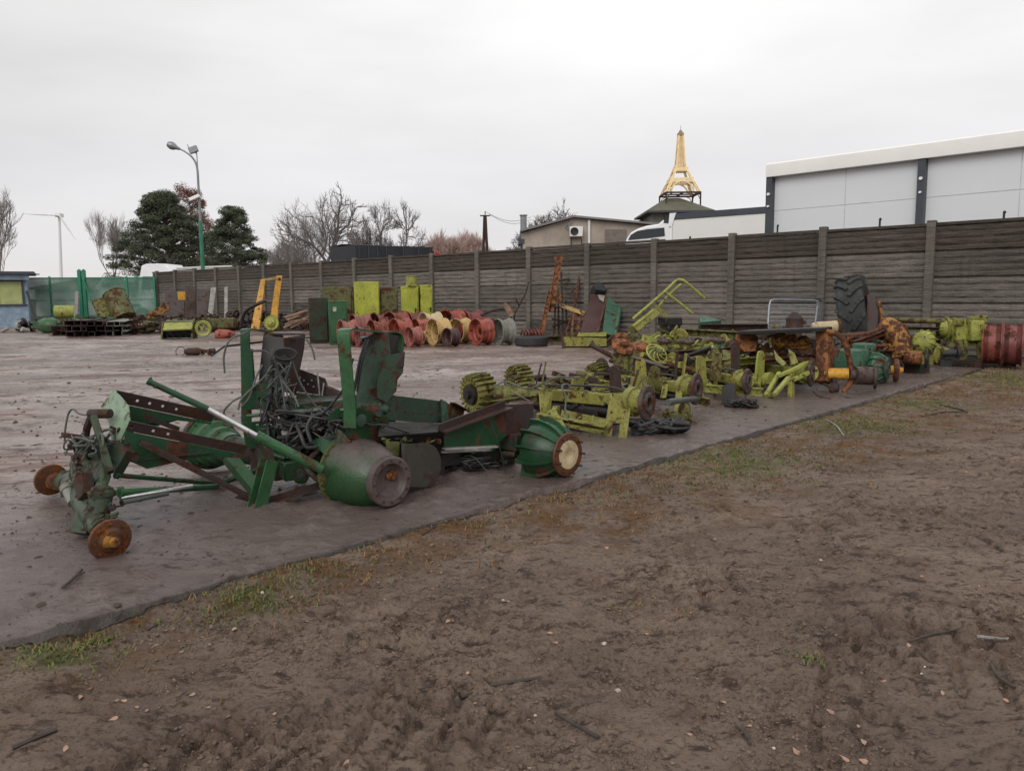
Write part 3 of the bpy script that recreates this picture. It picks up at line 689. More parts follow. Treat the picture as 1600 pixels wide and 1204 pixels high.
# ================================================================== TREES
BARK = plain('bare_tree_bark', (0.15, 0.135, 0.125), 0.9, 0, 0.3, 2, 0)  # lightened, distance haze put into the bark colour
BARKP = plain('pale_bare_tree_bark', (0.21, 0.185, 0.18), 0.9, 0, 0.3, 2, 0)
TWIG = plain('bare_twigs', (0.155, 0.135, 0.13), 0.9, 0, 0.3, 2, 0)
TWIGP = plain('pale_bare_twigs', (0.26, 0.225, 0.215), 0.9, 0, 0.25, 2, 0)
TWIGR = plain('reddish_twigs', (0.44, 0.31, 0.27), 0.9, 0, 0.25, 2, 0)
def bare_tree(name, label, base, h, seed, lev=6, stems=1, spread=0.55, lean=0.0, bark=None, twig=None, tr=0.22, first=0.28, kids=(3, 4), group=None, up=0.12, tw=1.0, lr=(0.62, 0.84), wd=None):
    rg = random.Random(seed); tk, cr = MB(), MB(); base = V(base)
    def grow(p, d, ln, r, lv):
        n = 4 if lv < 3 else 3; pts = [p]; q = p.copy(); dd = d.copy()
        for i in range(n):
            dd = (dd + V((rg.uniform(-1, 1), rg.uniform(-1, 1), rg.uniform(-0.6, 1))) * (0.13 + 0.05 * lv) + ZU * up * 0.5).normalized()
            q = q + dd * ln / n; pts.append(q.copy())
        rs = [r * (1 - 0.45 * i / n) for i in range(n + 1)]
        (tk if lv < 2 else cr).tube(pts, rs, 7 if lv < 2 else (4 if lv < 4 else 3), caps=False)
        if lv >= lev: return
        for c in range(rg.randint(*kids) + (1 if lv >= 2 else 0)):
            at = 1.0 if c == 0 else rg.uniform(0.35, 1.0); i = min(n - 1, int(at * n)); bp = pts[i].lerp(pts[i + 1], at * n - i) if at < 1 else pts[-1]
            ax = V((rg.uniform(-1, 1), rg.uniform(-1, 1), rg.uniform(-0.2, 0.2))).normalized()
            a_ = spread * rg.uniform(0.6, 1.35) * (0.55 if c == 0 else 1) * (1.35 if lv < 2 else 1)
            nd = (Matrix.Rotation(a_, 3, ax) @ dd); nd.z = nd.z * (1 if nd.z > 0 else 0.4); nd.normalize()
            grow(bp, nd, ln * rg.uniform(*lr), max(0.012 * tw, r * (0.76 if c == 0 else 0.52)), lv + 1)
    for s_ in range(stems):
        d0 = V((lean + (rg.uniform(-0.35, 0.35) if stems > 1 else 0), rg.uniform(-0.1, 0.1), 1)).normalized()
        grow(base + V((rg.uniform(-0.4, 0.4) * (stems > 1), 0, 0)), d0, h * first, tr, 0)
    # scale to the wanted height
    zt = max(p.z for p in cr.v) - base.z; k = h / zt
    kx_ = k
    if wd:
        xs = sorted(abs(p.x - base.x) for p in cr.v); kx_ = min(k * 1.6, max(k * 0.6, wd / xs[int(len(xs) * .96)]))
    for b in (tk, cr): b.v = [base + V(((p.x - base.x) * kx_, (p.y - base.y) * kx_, (p.z - base.z) * k)) for p in b.v]
    t = thing(name, label, 'tree', base, group); part('trunk', tk, bark or BARK, t); part('crown', cr, twig or TWIG, t); return t
def leafmat(name, a, b_):
    m, t, b = nmat(name); c = coords(t); n1 = noise(t, c, 0.9, 5, 0.6); n2 = noise(t, c, 5, 3, 0.6)
    cc = mixc(t, rng(t, n1, 0.35, 0.65), a, b_); cc = mixc(t, rng(t, n2, 0.5, 0.7, 0, 0.5), cc, tuple(x * 0.5 for x in a))
    t.links.new(cc, b.inputs['Base Color']); b.inputs['Roughness'].default_value = 0.8; return m
NEED = leafmat('pine_needles', (0.062, 0.075, 0.048), (0.125, 0.140, 0.082)); RUSTY = leafmat('rusty_leaves', (0.17, 0.065, 0.045), (0.26, 0.12, 0.085))
PALEF = leafmat('pale_reddish_leaves', (0.30, 0.20, 0.18), (0.38, 0.27, 0.24))
def leaf_tree(name, label, base, outline, seed, mat, trunk_r=0.25, nclump=60, csize=1.0, leaf=0.28, per=150, depth=3.0, flat=0.55, group=None, bark=None):
    """outline: list of (height, half width left, half width right) in metres"""
    rg = random.Random(seed); base = V(base); tk, cr = MB(), MB(); top = outline[-1][0]
    tk.tube([base, base + V((0.1, 0, top * 0.5)), base + V((0, 0.1, top * 0.92))], [trunk_r, trunk_r * 0.7, trunk_r * 0.2], 8)
    def width(z):
        for (z0, a0, b0), (z1, a1, b1) in zip(outline, outline[1:]):
            if z0 <= z <= z1:
                f = (z - z0) / (z1 - z0); return a0 + (a1 - a0) * f, b0 + (b1 - b0) * f
        return 0.2, 0.2
    vs, fs = [], []
    for i in range(nclump):
        z = outline[0][0] + (top - outline[0][0]) * rg.random() ** 0.85; wl, wr = width(z); x = rg.uniform(-wl, wr)
        edge = 1 - min(1, abs(x) / max(0.3, (wl if x < 0 else wr))); y = rg.uniform(-1, 1) * depth * (0.35 + 0.65 * edge)
        c = base + V((x, y, z)); rs = csize * rg.uniform(0.55, 1.2)
        tk.tube([base + V((0, 0, max(0.5, z - abs(x) * 0.35 - 0.3))), (base + V((x*0.5, y*0.5, z - 0.25))), c], [trunk_r * 0.3, trunk_r * 0.18, 0.02], 4, caps=False)
        for j in range(per):
            u = V((rg.gauss(0, 1), rg.gauss(0, 1), rg.gauss(0, 1))).normalized() * rs * rg.random() ** 0.45; u.z *= flat
            p = c + u; a = V((rg.uniform(-1, 1), rg.uniform(-1, 1), rg.uniform(-0.5, 0.9))).normalized(); b = a.cross(V((rg.uniform(-1, 1), rg.uniform(-1, 1), rg.uniform(-1, 1)))).normalized()
            s_ = leaf * rg.uniform(0.5, 1.2); n = len(vs); vs += [p - b * s_ * 0.3, p + a * s_, p + b * s_ * 0.3]; fs.append((n, n + 1, n + 2))
    cr.v = vs; cr.f = fs; cr.m = [0] * len(fs)
    t = thing(name, label, 'tree', base, group); part('trunk', tk, bark or BARK, t); part('crown', cr, mat, t, flat=True); return t
def base_at(px, Y): p = D(px, 460, Y); return V((p.x, Y, -0.05))
def hz(px, py, Y): return D(px, py, Y).z

bare_tree('bare_tree', 'bare twiggy tree at the far left edge above the kiosk', base_at(6, 60), hz(0, 288, 60) + 0.5, 3, lev=6, stems=3, spread=0.5, kids=(2, 3), lr=(0.66, 0.84), wd=3.6, bark=BARKP, twig=TWIGP, tr=0.16, first=0.3)
bare_tree('bare_tree', 'slender leafless tree just left of the big dark pine', base_at(182, 85), hz(182, 322, 85), 8, lev=6, spread=0.5, kids=(3, 3), wd=1.9, bark=BARKP, twig=TWIGP, tr=0.15, first=0.34, up=0.3)
bare_tree('bare_tree', 'faint leafless tree half hidden behind the left of the big pine', base_at(232, 110), hz(232, 322, 110), 9, lev=5, spread=0.5, bark=BARKP, twig=TWIGP, tr=0.2, first=0.3)
sc = 80 / 1209.0
leaf_tree('pine_tree', 'broad dark green pine with the lamp post in front of it', base_at(264, 80), [(1.0, 5.8, 6.8), (4.0, 6.4, 6.6), (6.0, 5.4, 5.8), (7.6, 4.3, 4.6), (9.2, 2.9, 3.2), (10.6, 1.7, 1.6), (11.8, 0.6, 0.5)], 21, NEED, 0.3, 360, 0.85, 0.16, 330, 2.6, 0.5)
leaf_tree('pine_tree', 'smaller dark pine tapering to a point right of the lamp post', base_at(371, 76), [(1.0, 4.0, 3.4), (3.6, 3.8, 3.3), (5.4, 2.9, 2.8), (7.2, 2.1, 2.0), (8.8, 1.3, 1.1), (9.9, 0.3, 0.3)], 22, NEED, 0.22, 200, 0.66, 0.155, 300, 1.8, 0.5)
leaf_tree('autumn_tree', 'rusty brown leafed tree rising behind the big pine', base_at(304, 92), [(3.5, 3.0, 3.2), (7.5, 3.0, 3.2), (10.0, 2.8, 2.4), (12.6, 2.2, 1.4), (14.0, 1.4, 0.6)], 23, RUSTY, 0.22, 110, 0.8, 0.17, 200, 2.0, 0.8)
bare_tree('bare_tree', 'large spreading bare tree behind the black trailer, leftmost of the pair', base_at(528, 70), hz(530, 284, 70), 14, lev=7, stems=3, spread=0.82, lean=0.0, tr=0.25, first=0.26, up=0.0, kids=(2, 2), lr=(0.66, 0.84), tw=.8, wd=4.8)
bare_tree('bare_tree', 'leafless low tree whose limbs lean left of the black trailer', base_at(505, 72), hz(440, 322, 72), 17, lev=6, stems=2, spread=0.55, lean=-0.6, tr=0.12, first=0.36, up=0.10, kids=(2, 3), lr=(0.66, 0.86), wd=4.0, bark=BARKP, twig=TWIGP)
bare_tree('bare_tree', 'dark gnarled bare tree rising from behind the right half of the black trailer', base_at(610, 62), hz(610, 305, 62), 25, lev=7, stems=2, spread=0.88, tr=0.27, first=0.28, up=0.0, kids=(2, 3), lr=(0.66, 0.84), wd=2.7, tw=1.2)
bare_tree('bare_tree', 'hazy low bare bush left of the black trailer, over the wall', base_at(455, 90), hz(455, 362, 90), 31, lev=5, stems=4, spread=0.6, bark=BARKP, twig=TWIGP, tr=0.1, first=0.3)
bare_tree('bare_tree', 'gnarled bare crown showing above the beige building', base_at(880, 62), hz(880, 313, 62), 36, lev=7, stems=3, spread=0.75, tr=0.26, first=0.26, up=-0.02, kids=(3, 3), tw=1.5, bark=BARK)
for i, (px, py, Y, s_) in enumerate(((692, 352, 120, 'leftmost of the pale reddish trees beyond the wall'), (718, 362, 125, 'middle one of the pale reddish trees beyond the wall'), (742, 358, 118, 'reddish pale tree right behind the utility pole'))):
    bare_tree('birch_tree', s_, base_at(px, Y), hz(px, py, Y), 60 + i, lev=6, stems=3, spread=0.34, bark=TWIGR, twig=TWIGR, tr=0.12, first=0.34, up=0.35, tw=1.6, group='reddish trees beyond the wall')
bare_tree('bare_tree', 'small pale bare bush right of the utility pole, low over the wall', base_at(664, 110), hz(664, 372, 110), 71, lev=5, stems=3, spread=0.45, bark=BARKP, twig=TWIGP, tr=0.09, first=0.3, up=0.2)

# ================================================================== BUILDINGS BEYOND THE WALL
def corr_mat(name, col):
    return plain(name, col, 0.55, 0.2, 0.12, 1.0, 0)
# low brown roofed sheds behind the mesh fence
mb = MB(); Yb = 60
def brd(px, py, Y=Yb): return D(px, py, Y)
sh = thing('low_shed', 'long low brown roofed shed behind the green mesh fence', 'shed', base_at(150, Yb))
mb.bar(base_at(56, Yb) + ZU * 1.0, base_at(262, Yb) + ZU * 1.0, 0.2, 2.1); part('wall', mb, M['offwhite'], sh)
mb = MB(); z0 = 2.1
for a, b_ in ((56, 146), (188, 262)):
    p, q = base_at(a, Yb), base_at(b_, Yb); mb.plate([p + V((-.4, -0.6, 2.1)), q + V((.4, -0.6, 2.1)), q + V((-1.4, 4, 2.98)), p + V((1.6, 4, 2.98))], 0.08)
    part('roof', mb, plain('brown_roof_sheet', (0.20, 0.13, 0.10), 0.8, 0, 0.3, 1, 0), sh); mb = MB()
# black curtain trailer with red cab
tr_ = thing('black_trailer', 'black tarpaulin covered trailer parked beyond the wall below bare trees', 'trailer', D(600, 470, 42.5) * 1.0 - ZU * D(600, 470, 42.5).z)
c1, c2, c3 = D(555, 382, 40.9), D(516, 384, 42.3), D(676, 386, 43.6)
for c in (c1, c2, c3): c.z = 0
c4 = c2 + (c3 - c1)
def prism(base, z0, z1):
    m_ = MB(); n = len(base); vs = [V((p.x, p.y, z0)) for p in base] + [V((p.x, p.y, z1)) for p in base]
    return m_.add(vs, [tuple(range(n-1, -1, -1)), tuple(range(n, 2*n))] + [(i, (i+1) % n, (i+1) % n + n, i + n) for i in range(n)])
part('curtain_side', prism([c1, c3, c4, c2], 1.1, 3.92), M['tarp'], tr_)
mb = MB(); mb.plate([c1 + ZU*3.93, c3 + ZU*3.93, (c3+c4)/2 + ZU*4.0, (c1+c2)/2 + ZU*4.02], 0.02); mb.plate([(c1+c2)/2 + ZU*4.02, (c3+c4)/2 + ZU*4.0, c4 + ZU*3.93, c2 + ZU*3.93], 0.02); part('roof', mb, M['tarp'], tr_)
mb = MB(); fd = (c3 - c1).normalized(); fn = V((fd.y, -fd.x, 0))
for a in (0.04, 0.16, 0.27, 0.38, 0.60, 0.80, 0.96):
    mb.bar(c1.lerp(c3, a) + fn * 0.02 + ZU * 1.1, c1.lerp(c3, a) + fn * 0.02 + ZU * 3.9, 0.05, 0.03, up=fn)
for a in (0.3, 0.55, 0.75): mb.tube([c1.lerp(c3, a) + fn * 0.03 + ZU * 3.9, c1.lerp(c3, a + 0.08) + fn * 0.03 + ZU * 3.0, c1.lerp(c3, a + 0.04) + fn * 0.03 + ZU * 2.2], 0.015, 4)
part('curtain_strap', mb, M['anthracite'], tr_)
mb = prism([c1 + fd*0.2, c3 - fd*0.2, c4 - fd*0.2, c2 + fd*0.2], 0.9, 1.1); part('chassis', mb, M['steel_dark'], tr_)
def wheel(c, ax, r, wd, parent):
    mb = MB(); mb.lathe(c, ax, [(r*0.55, -wd/2), (r*0.92, -wd/2), (r, -wd*0.35), (r, wd*0.35), (r*0.92, wd/2), (r*0.55, wd/2)], 20, loop=True); o = part('wheel', mb, M['rubber'], parent)
    mb = MB(); mb.lathe(c, ax, [(0, -wd*0.2), (r*0.3, -wd*0.3), (r*0.55, -wd*0.42), (r*0.55, wd*0.42), (r*0.3, wd*0.3), (0, wd*0.2)], 16); part('rim', mb, M['galv'], o)
for a in (0.1, 0.3, 0.8):
    for cc_ in (c1, c2): wheel(cc_ + (c3 - c1) * a + ZU * 0.5 + (fn * -0.2 if cc_ is c1 else fn * 0.2), fn, 0.5, 0.3, tr_)
cabn = thing('red_lorry_cab', 'red lorry cab just right of the black trailer beyond the wall', 'lorry cab', c3)
mb = MB(); p0 = c3 + fd * 0.12; cw = (c4 - c3)
mb.plate([p0 + ZU*0.8, p0 + fd*1.3 + ZU*0.8, p0 + fd*1.3 + ZU*2.4, p0 + fd*0.8 + ZU*3.45, p0 + fd*0.1 + ZU*3.75, p0 + ZU*3.75], 2.3, nrm=fn); 
for i in range(len(mb.v)): mb.v[i] = mb.v[i] - fn * 1.15
part('cab_body', mb, M['redpaint'], cabn, bevel=0.04)
mb = MB(); mb.plate([p0 + fd*0.5 + ZU*2.3, p0 + fd*1.1 + ZU*2.3, p0 + fd*0.75 + ZU*3.2, p0 + fd*0.5 + ZU*3.2], 0.02, nrm=fn); part('side_window', mb, M['glass_dark'], cabn)
mb = MB(); mb.tube([p0 + fd*1.0 + fn*0.1 + ZU*3.0, p0 + fd*1.0 + fn*0.35 + ZU*3.1], 0.03, 6); mb.box(p0 + fd*1.0 + fn*0.38 + ZU*2.9, (0.1, 0.2, 0.4)); part('wing_mirror', mb, M['rubber'], cabn)
for a in (0.5,): wheel(p0 + fd*a - fn*0.1 + ZU*0.5, fn, 0.5, 0.3, cabn)
# cab-over lorry at the end of the wall, seen over and through the netting
Yw = 45.0
wl = thing('white_lorry', 'white lorry cab seen over the end of the wall beside the netting', 'lorry', base_at(240, Yw))
def side_prism(pts, depth, parent, name, mat, bevel=0.03, dy=0.0):
    mb = MB(); q = [p + V((0, depth/2 + dy, 0)) for p in pts]; mb.plate(q, depth, nrm=V((0, -1, 0))); return part(name, mb, mat, parent, bevel=bevel)
side_prism([D(216, 492, Yw), D(216, 445, Yw), D(221, 415, Yw), D(229, 412, Yw), D(258, 412, Yw), D(266, 422, Yw), D(268, 492, Yw)], 2.3, wl, 'cab_body', M['white'])
side_prism([D(221, 452, Yw), D(223, 432, Yw), D(240, 432, Yw), D(240, 452, Yw)], 0.03, wl, 'side_window', M['glass_dark'], 0, -0.04)
mb = MB(); mb.box(D(214, 446, Yw - 0.4), (0.12, 0.2, 0.5)); part('wing_mirror', mb, M['rubber'], wl)
for px in (225, 262): wheel(D(px, 494, Yw + 0.1), V((0, 1, 0)), 0.5, 0.3, wl)
mb = MB(); mb.bar(base_at(203, Yw) + ZU * 0.9, base_at(217, Yw) + ZU * 0.9, 2.0, 0.15); part('front_bumper', mb, M['anthracite'], wl)
# flat white roofed trailer just above the wall
Yr = 44.0
ft = thing('white_trailer', 'low flat white trailer roof line just above the wall below the pines', 'trailer', base_at(320, Yr))
side_prism([D(275, 470, Yr), D(275, 419, Yr), D(362, 416, Yr), D(362, 470, Yr)], 2.4, ft, 'body', M['white'], 0.02)
mb = MB(); mb.bar(D(275, 418.5, Yr - .02), D(362, 415.5, Yr - .02), 0.1, 0.07); part('roof_edge', mb, M['offwhite'], ft)
for px in (290, 345): wheel(D(px, 490, Yr), V((0, 1, 0)), 0.5, 0.3, ft)

# beige gabled building
Yg = 33.0
plaster = plain('weathered_beige_plaster', (0.36, 0.30, 0.25), 0.9, 0, 0.22, 1.0, 0.2)
bg_ = thing('gabled_building', 'beige plastered gabled building beyond the wall with a wall mounted air conditioner', 'building', base_at(900, Yg))
gp = [V((D(817, 460, Yg).x, Yg, 0)), D(817, 363, Yg), D(896, 341, Yg), D(1035, 354, Yg), V((D(1035, 460, Yg).x, Yg, 0))]
mb = MB(); mb.plate([p + V((0, 5, 0)) for p in gp], 10, nrm=V((0, -1, 0))); part('wall', mb, plaster, bg_)
mb = MB(); ov = V((0, -0.25, 0)); bk = V((0, 10.2, 0))
for a, b_ in ((D(813, 361, Yg), D(896, 338.5, Yg)), (D(896, 338.5, Yg), D(1037, 351.5, Yg))):
    mb.plate([a + ov, b_ + ov, b_ + bk, a + bk], 0.08)
part('roof', mb, plain('grey_roof_edge', (0.20, 0.185, 0.175), 0.7, 0, 0.2, 1, 0), bg_)
mb = MB(); c = D(900, 362, Yg - 0.2); mb.box(c, (0.55, 0.32, 0.42)); ac = part('air_conditioner', mb, M['offwhite'], bg_, bevel=0.02)
mb = MB(); mb.lathe(c + V((-0.08, -0.165, 0)), V((0, -1, 0)), [(0.0, 0.006), (0.04, 0.006), (0.15, 0.002), (0.17, 0.012), (0.17, 0)], 20); part('fan_grille', mb, M['steel_dark'], ac)
mb = MB(); mb.tube([c + V((0.2, 0, -0.2)), c + V((0.25, 0.05, -0.5)), c + V((0.5, 0.1, -0.55))], 0.02, 6); mb.tube([c + V((-0.2, 0.1, -0.2)), c + V((-0.2, 0.1, -1.0))], 0.025, 6); part('pipe', mb, M['steel_dark'], ac)
mb = MB(); x_ = D(920, 460, Yg).x; mb.tube([V((x_, Yg - 0.08, 0.3)), V((x_, Yg - 0.08, D(920, 344, Yg).z))], 0.055, 10); part('drain_pipe', mb, M['offwhite'], bg_)
mb = MB(); mb.tube([D(892, 345, Yg - .1), D(888, 351, Yg - .2), D(884, 356, Yg - .1)], 0.03, 6); part('lamp_bracket', mb, M['galv'], bg_)
mb = MB(); cx_ = D(821, 460, Yg).x - 0.05; mb.tube([V((cx_, Yg + 0.5, 1.8)), V((cx_, Yg + 0.5, D(821, 336, Yg).z))], 0.14, 14); mb.lathe(V((cx_, Yg + .5, D(821, 336, Yg).z)), ZU, [(0.15, 0), (0.17, 0.02), (0.17, 0.06), (0, 0.07)], 14); part('flue', mb, M['galv'], bg_)
mb = MB(); mb.box(V((cx_ - 0.1, Yg + 0.1, D(815, 377, Yg).z)), (0.24, 0.24, 0.2)); mb.tube([V((cx_ - 0.1, Yg + 0.1, 1.8)), V((cx_ - 0.1, Yg + 0.1, D(815, 377, Yg).z))], 0.04, 6); part('wall_box', mb, M['anthracite'], bg_)
mb = MB(); mb.box(D(962, 381, Yg - 0.03), (0.9, 0.06, 1.2)); part('door', mb, plain('grey_brown_door', (0.17, 0.14, 0.12), 0.7), bg_)

# hip roofed building carrying the lattice tower
Yt = 42.0
hb = thing('hip_roofed_building', 'small grey building with a dark hipped roof behind the white lorry', 'building', base_at(1060, Yt))
def at_(px, dy, py): p = D(px, py, Yt); return V((p.x, Yt + dy, p.z))
lx, rx_ = D(1017, 460, Yt).x, D(1103, 460, Yt).x; ez = D(1060, 330, Yt).z
mb = MB(); wlr = V(((lx + rx_)/2, Yt + 1.6, ez / 2)); mb.box(wlr, (rx_ - lx - 0.1, 3.0, ez), R(0)); part('wall', mb, plain('grey_render', (0.20, 0.19, 0.175), 0.85, 0, 0.25, 1, 0), hb)
mb = MB(); e0, e1 = D(1008, 332, Yt).x, D(1113, 331, Yt).x; zc = D(1060, 311, Yt).z; yc = Yt + 1.6
corners = [V((e0, Yt - 0.5, ez)), V((e1, Yt - 0.5, ez)), V((e1, Yt + 3.7, ez)), V((e0, Yt + 3.7, ez))]
apx = [V((D(1050, 311, Yt).x, yc, zc + 0.25)), V((D(1072, 311, Yt).x, yc, zc + 0.25))]
mb.add([c - ZU * 0.1 for c in corners] + corners + apx, [(3,2,1,0), (0,1,5,4), (1,2,6,5), (2,3,7,6), (3,0,4,7), (4,5,9,8), (5,6,9), (6,7,8,9), (7,4,8)])
part('roof', mb, plain('dark_moss_roof', (0.10, 0.095, 0.065), 0.8, 0, 0.25, 2, 0.2), hb)
mb = MB(); mb.bar(V((e0, Yt - 0.54, ez - 0.06)), V((e1, Yt - 0.54, ez - 0.06)), 0.08, 0.1); part('gutter', mb, M['anthracite'], hb)
for px in (1045, 1082, 1094):
    mb = MB(); mb.box(V((D(px, 340, Yt).x, Yt + 0.08, ez - 0.42)), (0.42, 0.1, 0.42)); o = part('window', mb, M['glass_dark'], hb)
# low grey roof left of it
mb = MB(); mb.plate([D(985, 351, 45), D(1018, 339, 45), D(1018, 339, 45) + V((0, 3, 0)), D(985, 351, 45) + V((0, 3, 0))], 0.1); mb.bar(D(1001, 345, 45) * 1.0 - ZU * 0.15, V((D(1001, 345, 45).x, 45, 0)), 1.1, 0.2, up=V((0, 1, 0))); part('side_roof', mb, M['anthracite'], hb)
GOLD = plain('warm_yellow_lattice_paint', (0.92, 0.70, 0.40), 0.55, 0, 0.15, 4, 0)
cx, cyy = D(1062, 300, yc).x, yc
tw = thing('lattice_tower', 'yellow ornamental lattice tower with four flared legs standing on the hipped roof', 'tower', V((cx, cyy, zc)))
def tz(py): return D(1062, py, Yt + 1.6).z
pxm = (Yt + 1.6) / 1209.0
def hw(px): return px * pxm
levels = [(292, 24.5), (282, 20.5), (272, 17.0), (264, 13.8), (255, 11.2), (246, 8.6), (238, 7.2), (229, 6.2), (221, 5.4), (213, 4.6)]
lv = [(303, 24.5), (297, 22.2), (290, 19.2), (283, 15.8), (276, 12.8), (266, 8.8), (258, 6.4), (248, 5.6), (236, 4.8), (224, 4.1), (212, 3.4)]
def tower_leg(sx, sy):
    m_ = MB(); pts = [V((cx + sx*hw(h_)*0.98, cyy + sy*hw(h_)*0.98, tz(py))) for py, h_ in lv]
    for a, b_, wdt in zip(pts, pts[1:], [3.4, 3.2, 3.0, 2.8, 2.4, 2.2] + [1.4]*10):
        wdt_ = wdt * pxm; off = [V((dx*wdt_/2, dy*wdt_/2, 0)) for dx in (-1, 1) for dy in (-1, 1)]
        for o_ in off: m_.tube([a + o_, b_ + o_], 0.022, 4)
        for i, j in ((0,1),(1,3),(3,2),(2,0)): m_.tube([a + off[i], b_ + off[j]], 0.015, 4); m_.tube([a + off[j], b_ + off[i]], 0.015, 4); m_.tube([b_ + off[i], b_ + off[j]], 0.015, 4)
    return m_
for sx in (-1, 1):
    for sy in (-1, 1): part('leg', tower_leg(sx, sy), GOLD, tw)
def ring(mm, py, h_, r=0.03, dz=0.0):
    z = tz(py) + dz; q = [V((cx + a*hw(h_), cyy + b*hw(h_), z)) for a, b in ((-1,-1),(1,-1),(1,1),(-1,1))]
    for i in range(4): mm.bar(q[i], q[(i+1) % 4], r*2, r*2.4)
    return q
mb = MB()
for py, h_ in ((281.5, 16.2), (285.5, 17.2), (264.5, 9.4), (267.5, 10.0)): ring(mb, py, h_, 0.04)
for py, h_, n in ((281.5, 16.2, 10), (264, 9.4, 6)):
    q = ring(mb, py, h_, 0.02); q2 = ring(mb, py + 3.5, h_ + 0.8, 0.02)
    for i in range(4):
        for j in range(n):
            mb.tube([q[i].lerp(q[(i+1)%4], j/n), q2[i].lerp(q2[(i+1)%4], (j+1)/n)], 0.018, 4); mb.tube([q2[i].lerp(q2[(i+1)%4], j/n), q[i].lerp(q[(i+1)%4], (j+1)/n)], 0.018, 4)
part('gallery', mb, GOLD, tw)
mb = MB()
for sy in (-1, 1):           # arches between the legs
    for o_ in (0, 1):
        pts = []
        for i in range(13):
            a = math.pi * i / 12; r_ = hw(16 + o_*1.2)
            x, z = -math.cos(a) * r_, tz(302) + math.sin(a) * (tz(286 - o_*0.8) - tz(302)); pts.append(V((x, 0, z)))
        mb.tube([V((cx + p.x, cyy + sy*hw(18), p.z)) for p in pts], 0.025, 5); mb.tube([V((cx + sy*hw(18), cyy + p.x, p.z)) for p in pts], 0.025, 5)
part('arch', mb, GOLD, tw)
mb = MB()                     # dense bracing of the shaft
sh_l = [(262 - i*3.3, 6.9 - i*0.225) for i in range(16)]
for (a, ha), (b_, hb_) in zip(sh_l, sh_l[1:]):
    qa = [V((cx + i*hw(ha), cyy + j*hw(ha), tz(a))) for i, j in ((-1,-1),(1,-1),(1,1),(-1,1))]; qb = [V((cx + i*hw(hb_), cyy + j*hw(hb_), tz(b_))) for i, j in ((-1,-1),(1,-1),(1,1),(-1,1))]
    for i in range(4): mb.tube([qa[i], qb[(i+1)%4]], 0.015, 4); mb.tube([qa[(i+1)%4], qb[i]], 0.015, 4); mb.tube([qa[i], qa[(i+1)%4]], 0.016, 4)
part('bracing', mb, GOLD, tw)
mb = MB(); mb.box(V((cx, cyy, tz(210))), (hw(8.6), hw(8.6), 0.12)); mb.box(V((cx, cyy, tz(208))), (hw(5), hw(5), 0.14)); part('top_platform', mb, plain('bronze_platform', (0.35, 0.22, 0.10), 0.6), tw)
mb = MB(); mb.lathe(V((cx, cyy, tz(207))), ZU, [(0.09, 0), (0.10, 0.05), (0.05, 0.12), (0.015, 0.14), (0.012, 0.36), (0, 0.38)], 10); part('finial', mb, M['galv'], tw)
mb = MB(); z1 = tz(304); hb2 = hw(26)
q = [V((cx + a*hb2, cyy + b*hb2, z1)) for a, b in ((-1,-1),(1,-1),(1,1),(-1,1))]
for i in range(4):
    mb.bar(q[i], q[(i+1)%4], 0.08, 0.09); g_ = q[i].copy(); g_.z = ez + 0.22; mb.bar(q[i], g_, 0.07, 0.07, up=V((0, 1, 0)))
    for s_ in (q[(i+1)%4], q[(i-1)%4]): mb.tube([q[i].lerp(s_, 0.22), q[i].lerp(s_, 0.08) - ZU*0.12, q[i] - ZU*0.42], 0.022, 5)
mb.bar((q[0]+q[3])/2, (q[1]+q[2])/2, 0.07, 0.07); mb.bar((q[0]+q[1])/2, (q[2]+q[3])/2, 0.07, 0.07)
part('base_frame', mb, M['rust_dark'], tw)

# white box lorry
wbt = thing('box_lorry', 'white box lorry with dark visor window facing left beyond the wall', 'lorry', V((5.5, 27, 0)))
a0, a1 = D(1051, 337, 27.0), D(1200, 323, 25.0); a0.z = a1.z = 0; dirb = (a1 - a0).normalized(); nb = V((dirb.y, -dirb.x, 0)); nb = nb if nb.y < 0 else -nb
a1 = a0 + dirb * 3.7
def bp(s_, z, o_=0.0): return a0 + dirb * s_ + ZU * z + nb * o_
mb = MB(); mb.plate([bp(0, 0.95), bp(3.7, 0.95), bp(3.7, 3.78), bp(0, 3.78)], 2.4, nrm=nb)
for i in range(len(mb.v)): mb.v[i] = mb.v[i] - nb * 1.2
part('box_body', mb, M['offwhite'], wbt, bevel=0.02)
mb = MB(); mb.bar(bp(0.05, 3.88, -1.2), bp(3.7, 3.88, -1.2), 2.46, 0.2); part('roof_rail', mb, M['anthracite'], wbt)
mb = MB(); mb.plate([bp(-0.14, 3.55, 0.01), bp(-0.02, 3.55, 0.01), bp(0.14, 4.0, 0.01), bp(-0.1, 4.0, 0.01)], 0.05, nrm=nb); mb.plate([bp(-0.03, 1.0, 0.01), bp(0.0, 1.0, 0.01), bp(0.0, 3.7, 0.01), bp(-0.03, 3.7, 0.01)], 0.03, nrm=nb); part('air_deflector', mb, M['white'], wbt)
mb = MB(); s0 = (D(1112, 374, 26.2) - a0).dot(dirb); mb.plate([bp(s0, 3.06 - 0.0, 0.015), bp(s0 + 0.55, 3.06, 0.015), bp(s0 + 0.55, 2.9, 0.015), bp(s0, 2.9, 0.015)], 0.012, nrm=nb); part('red_marking', mb, M['redpaint'], wbt)
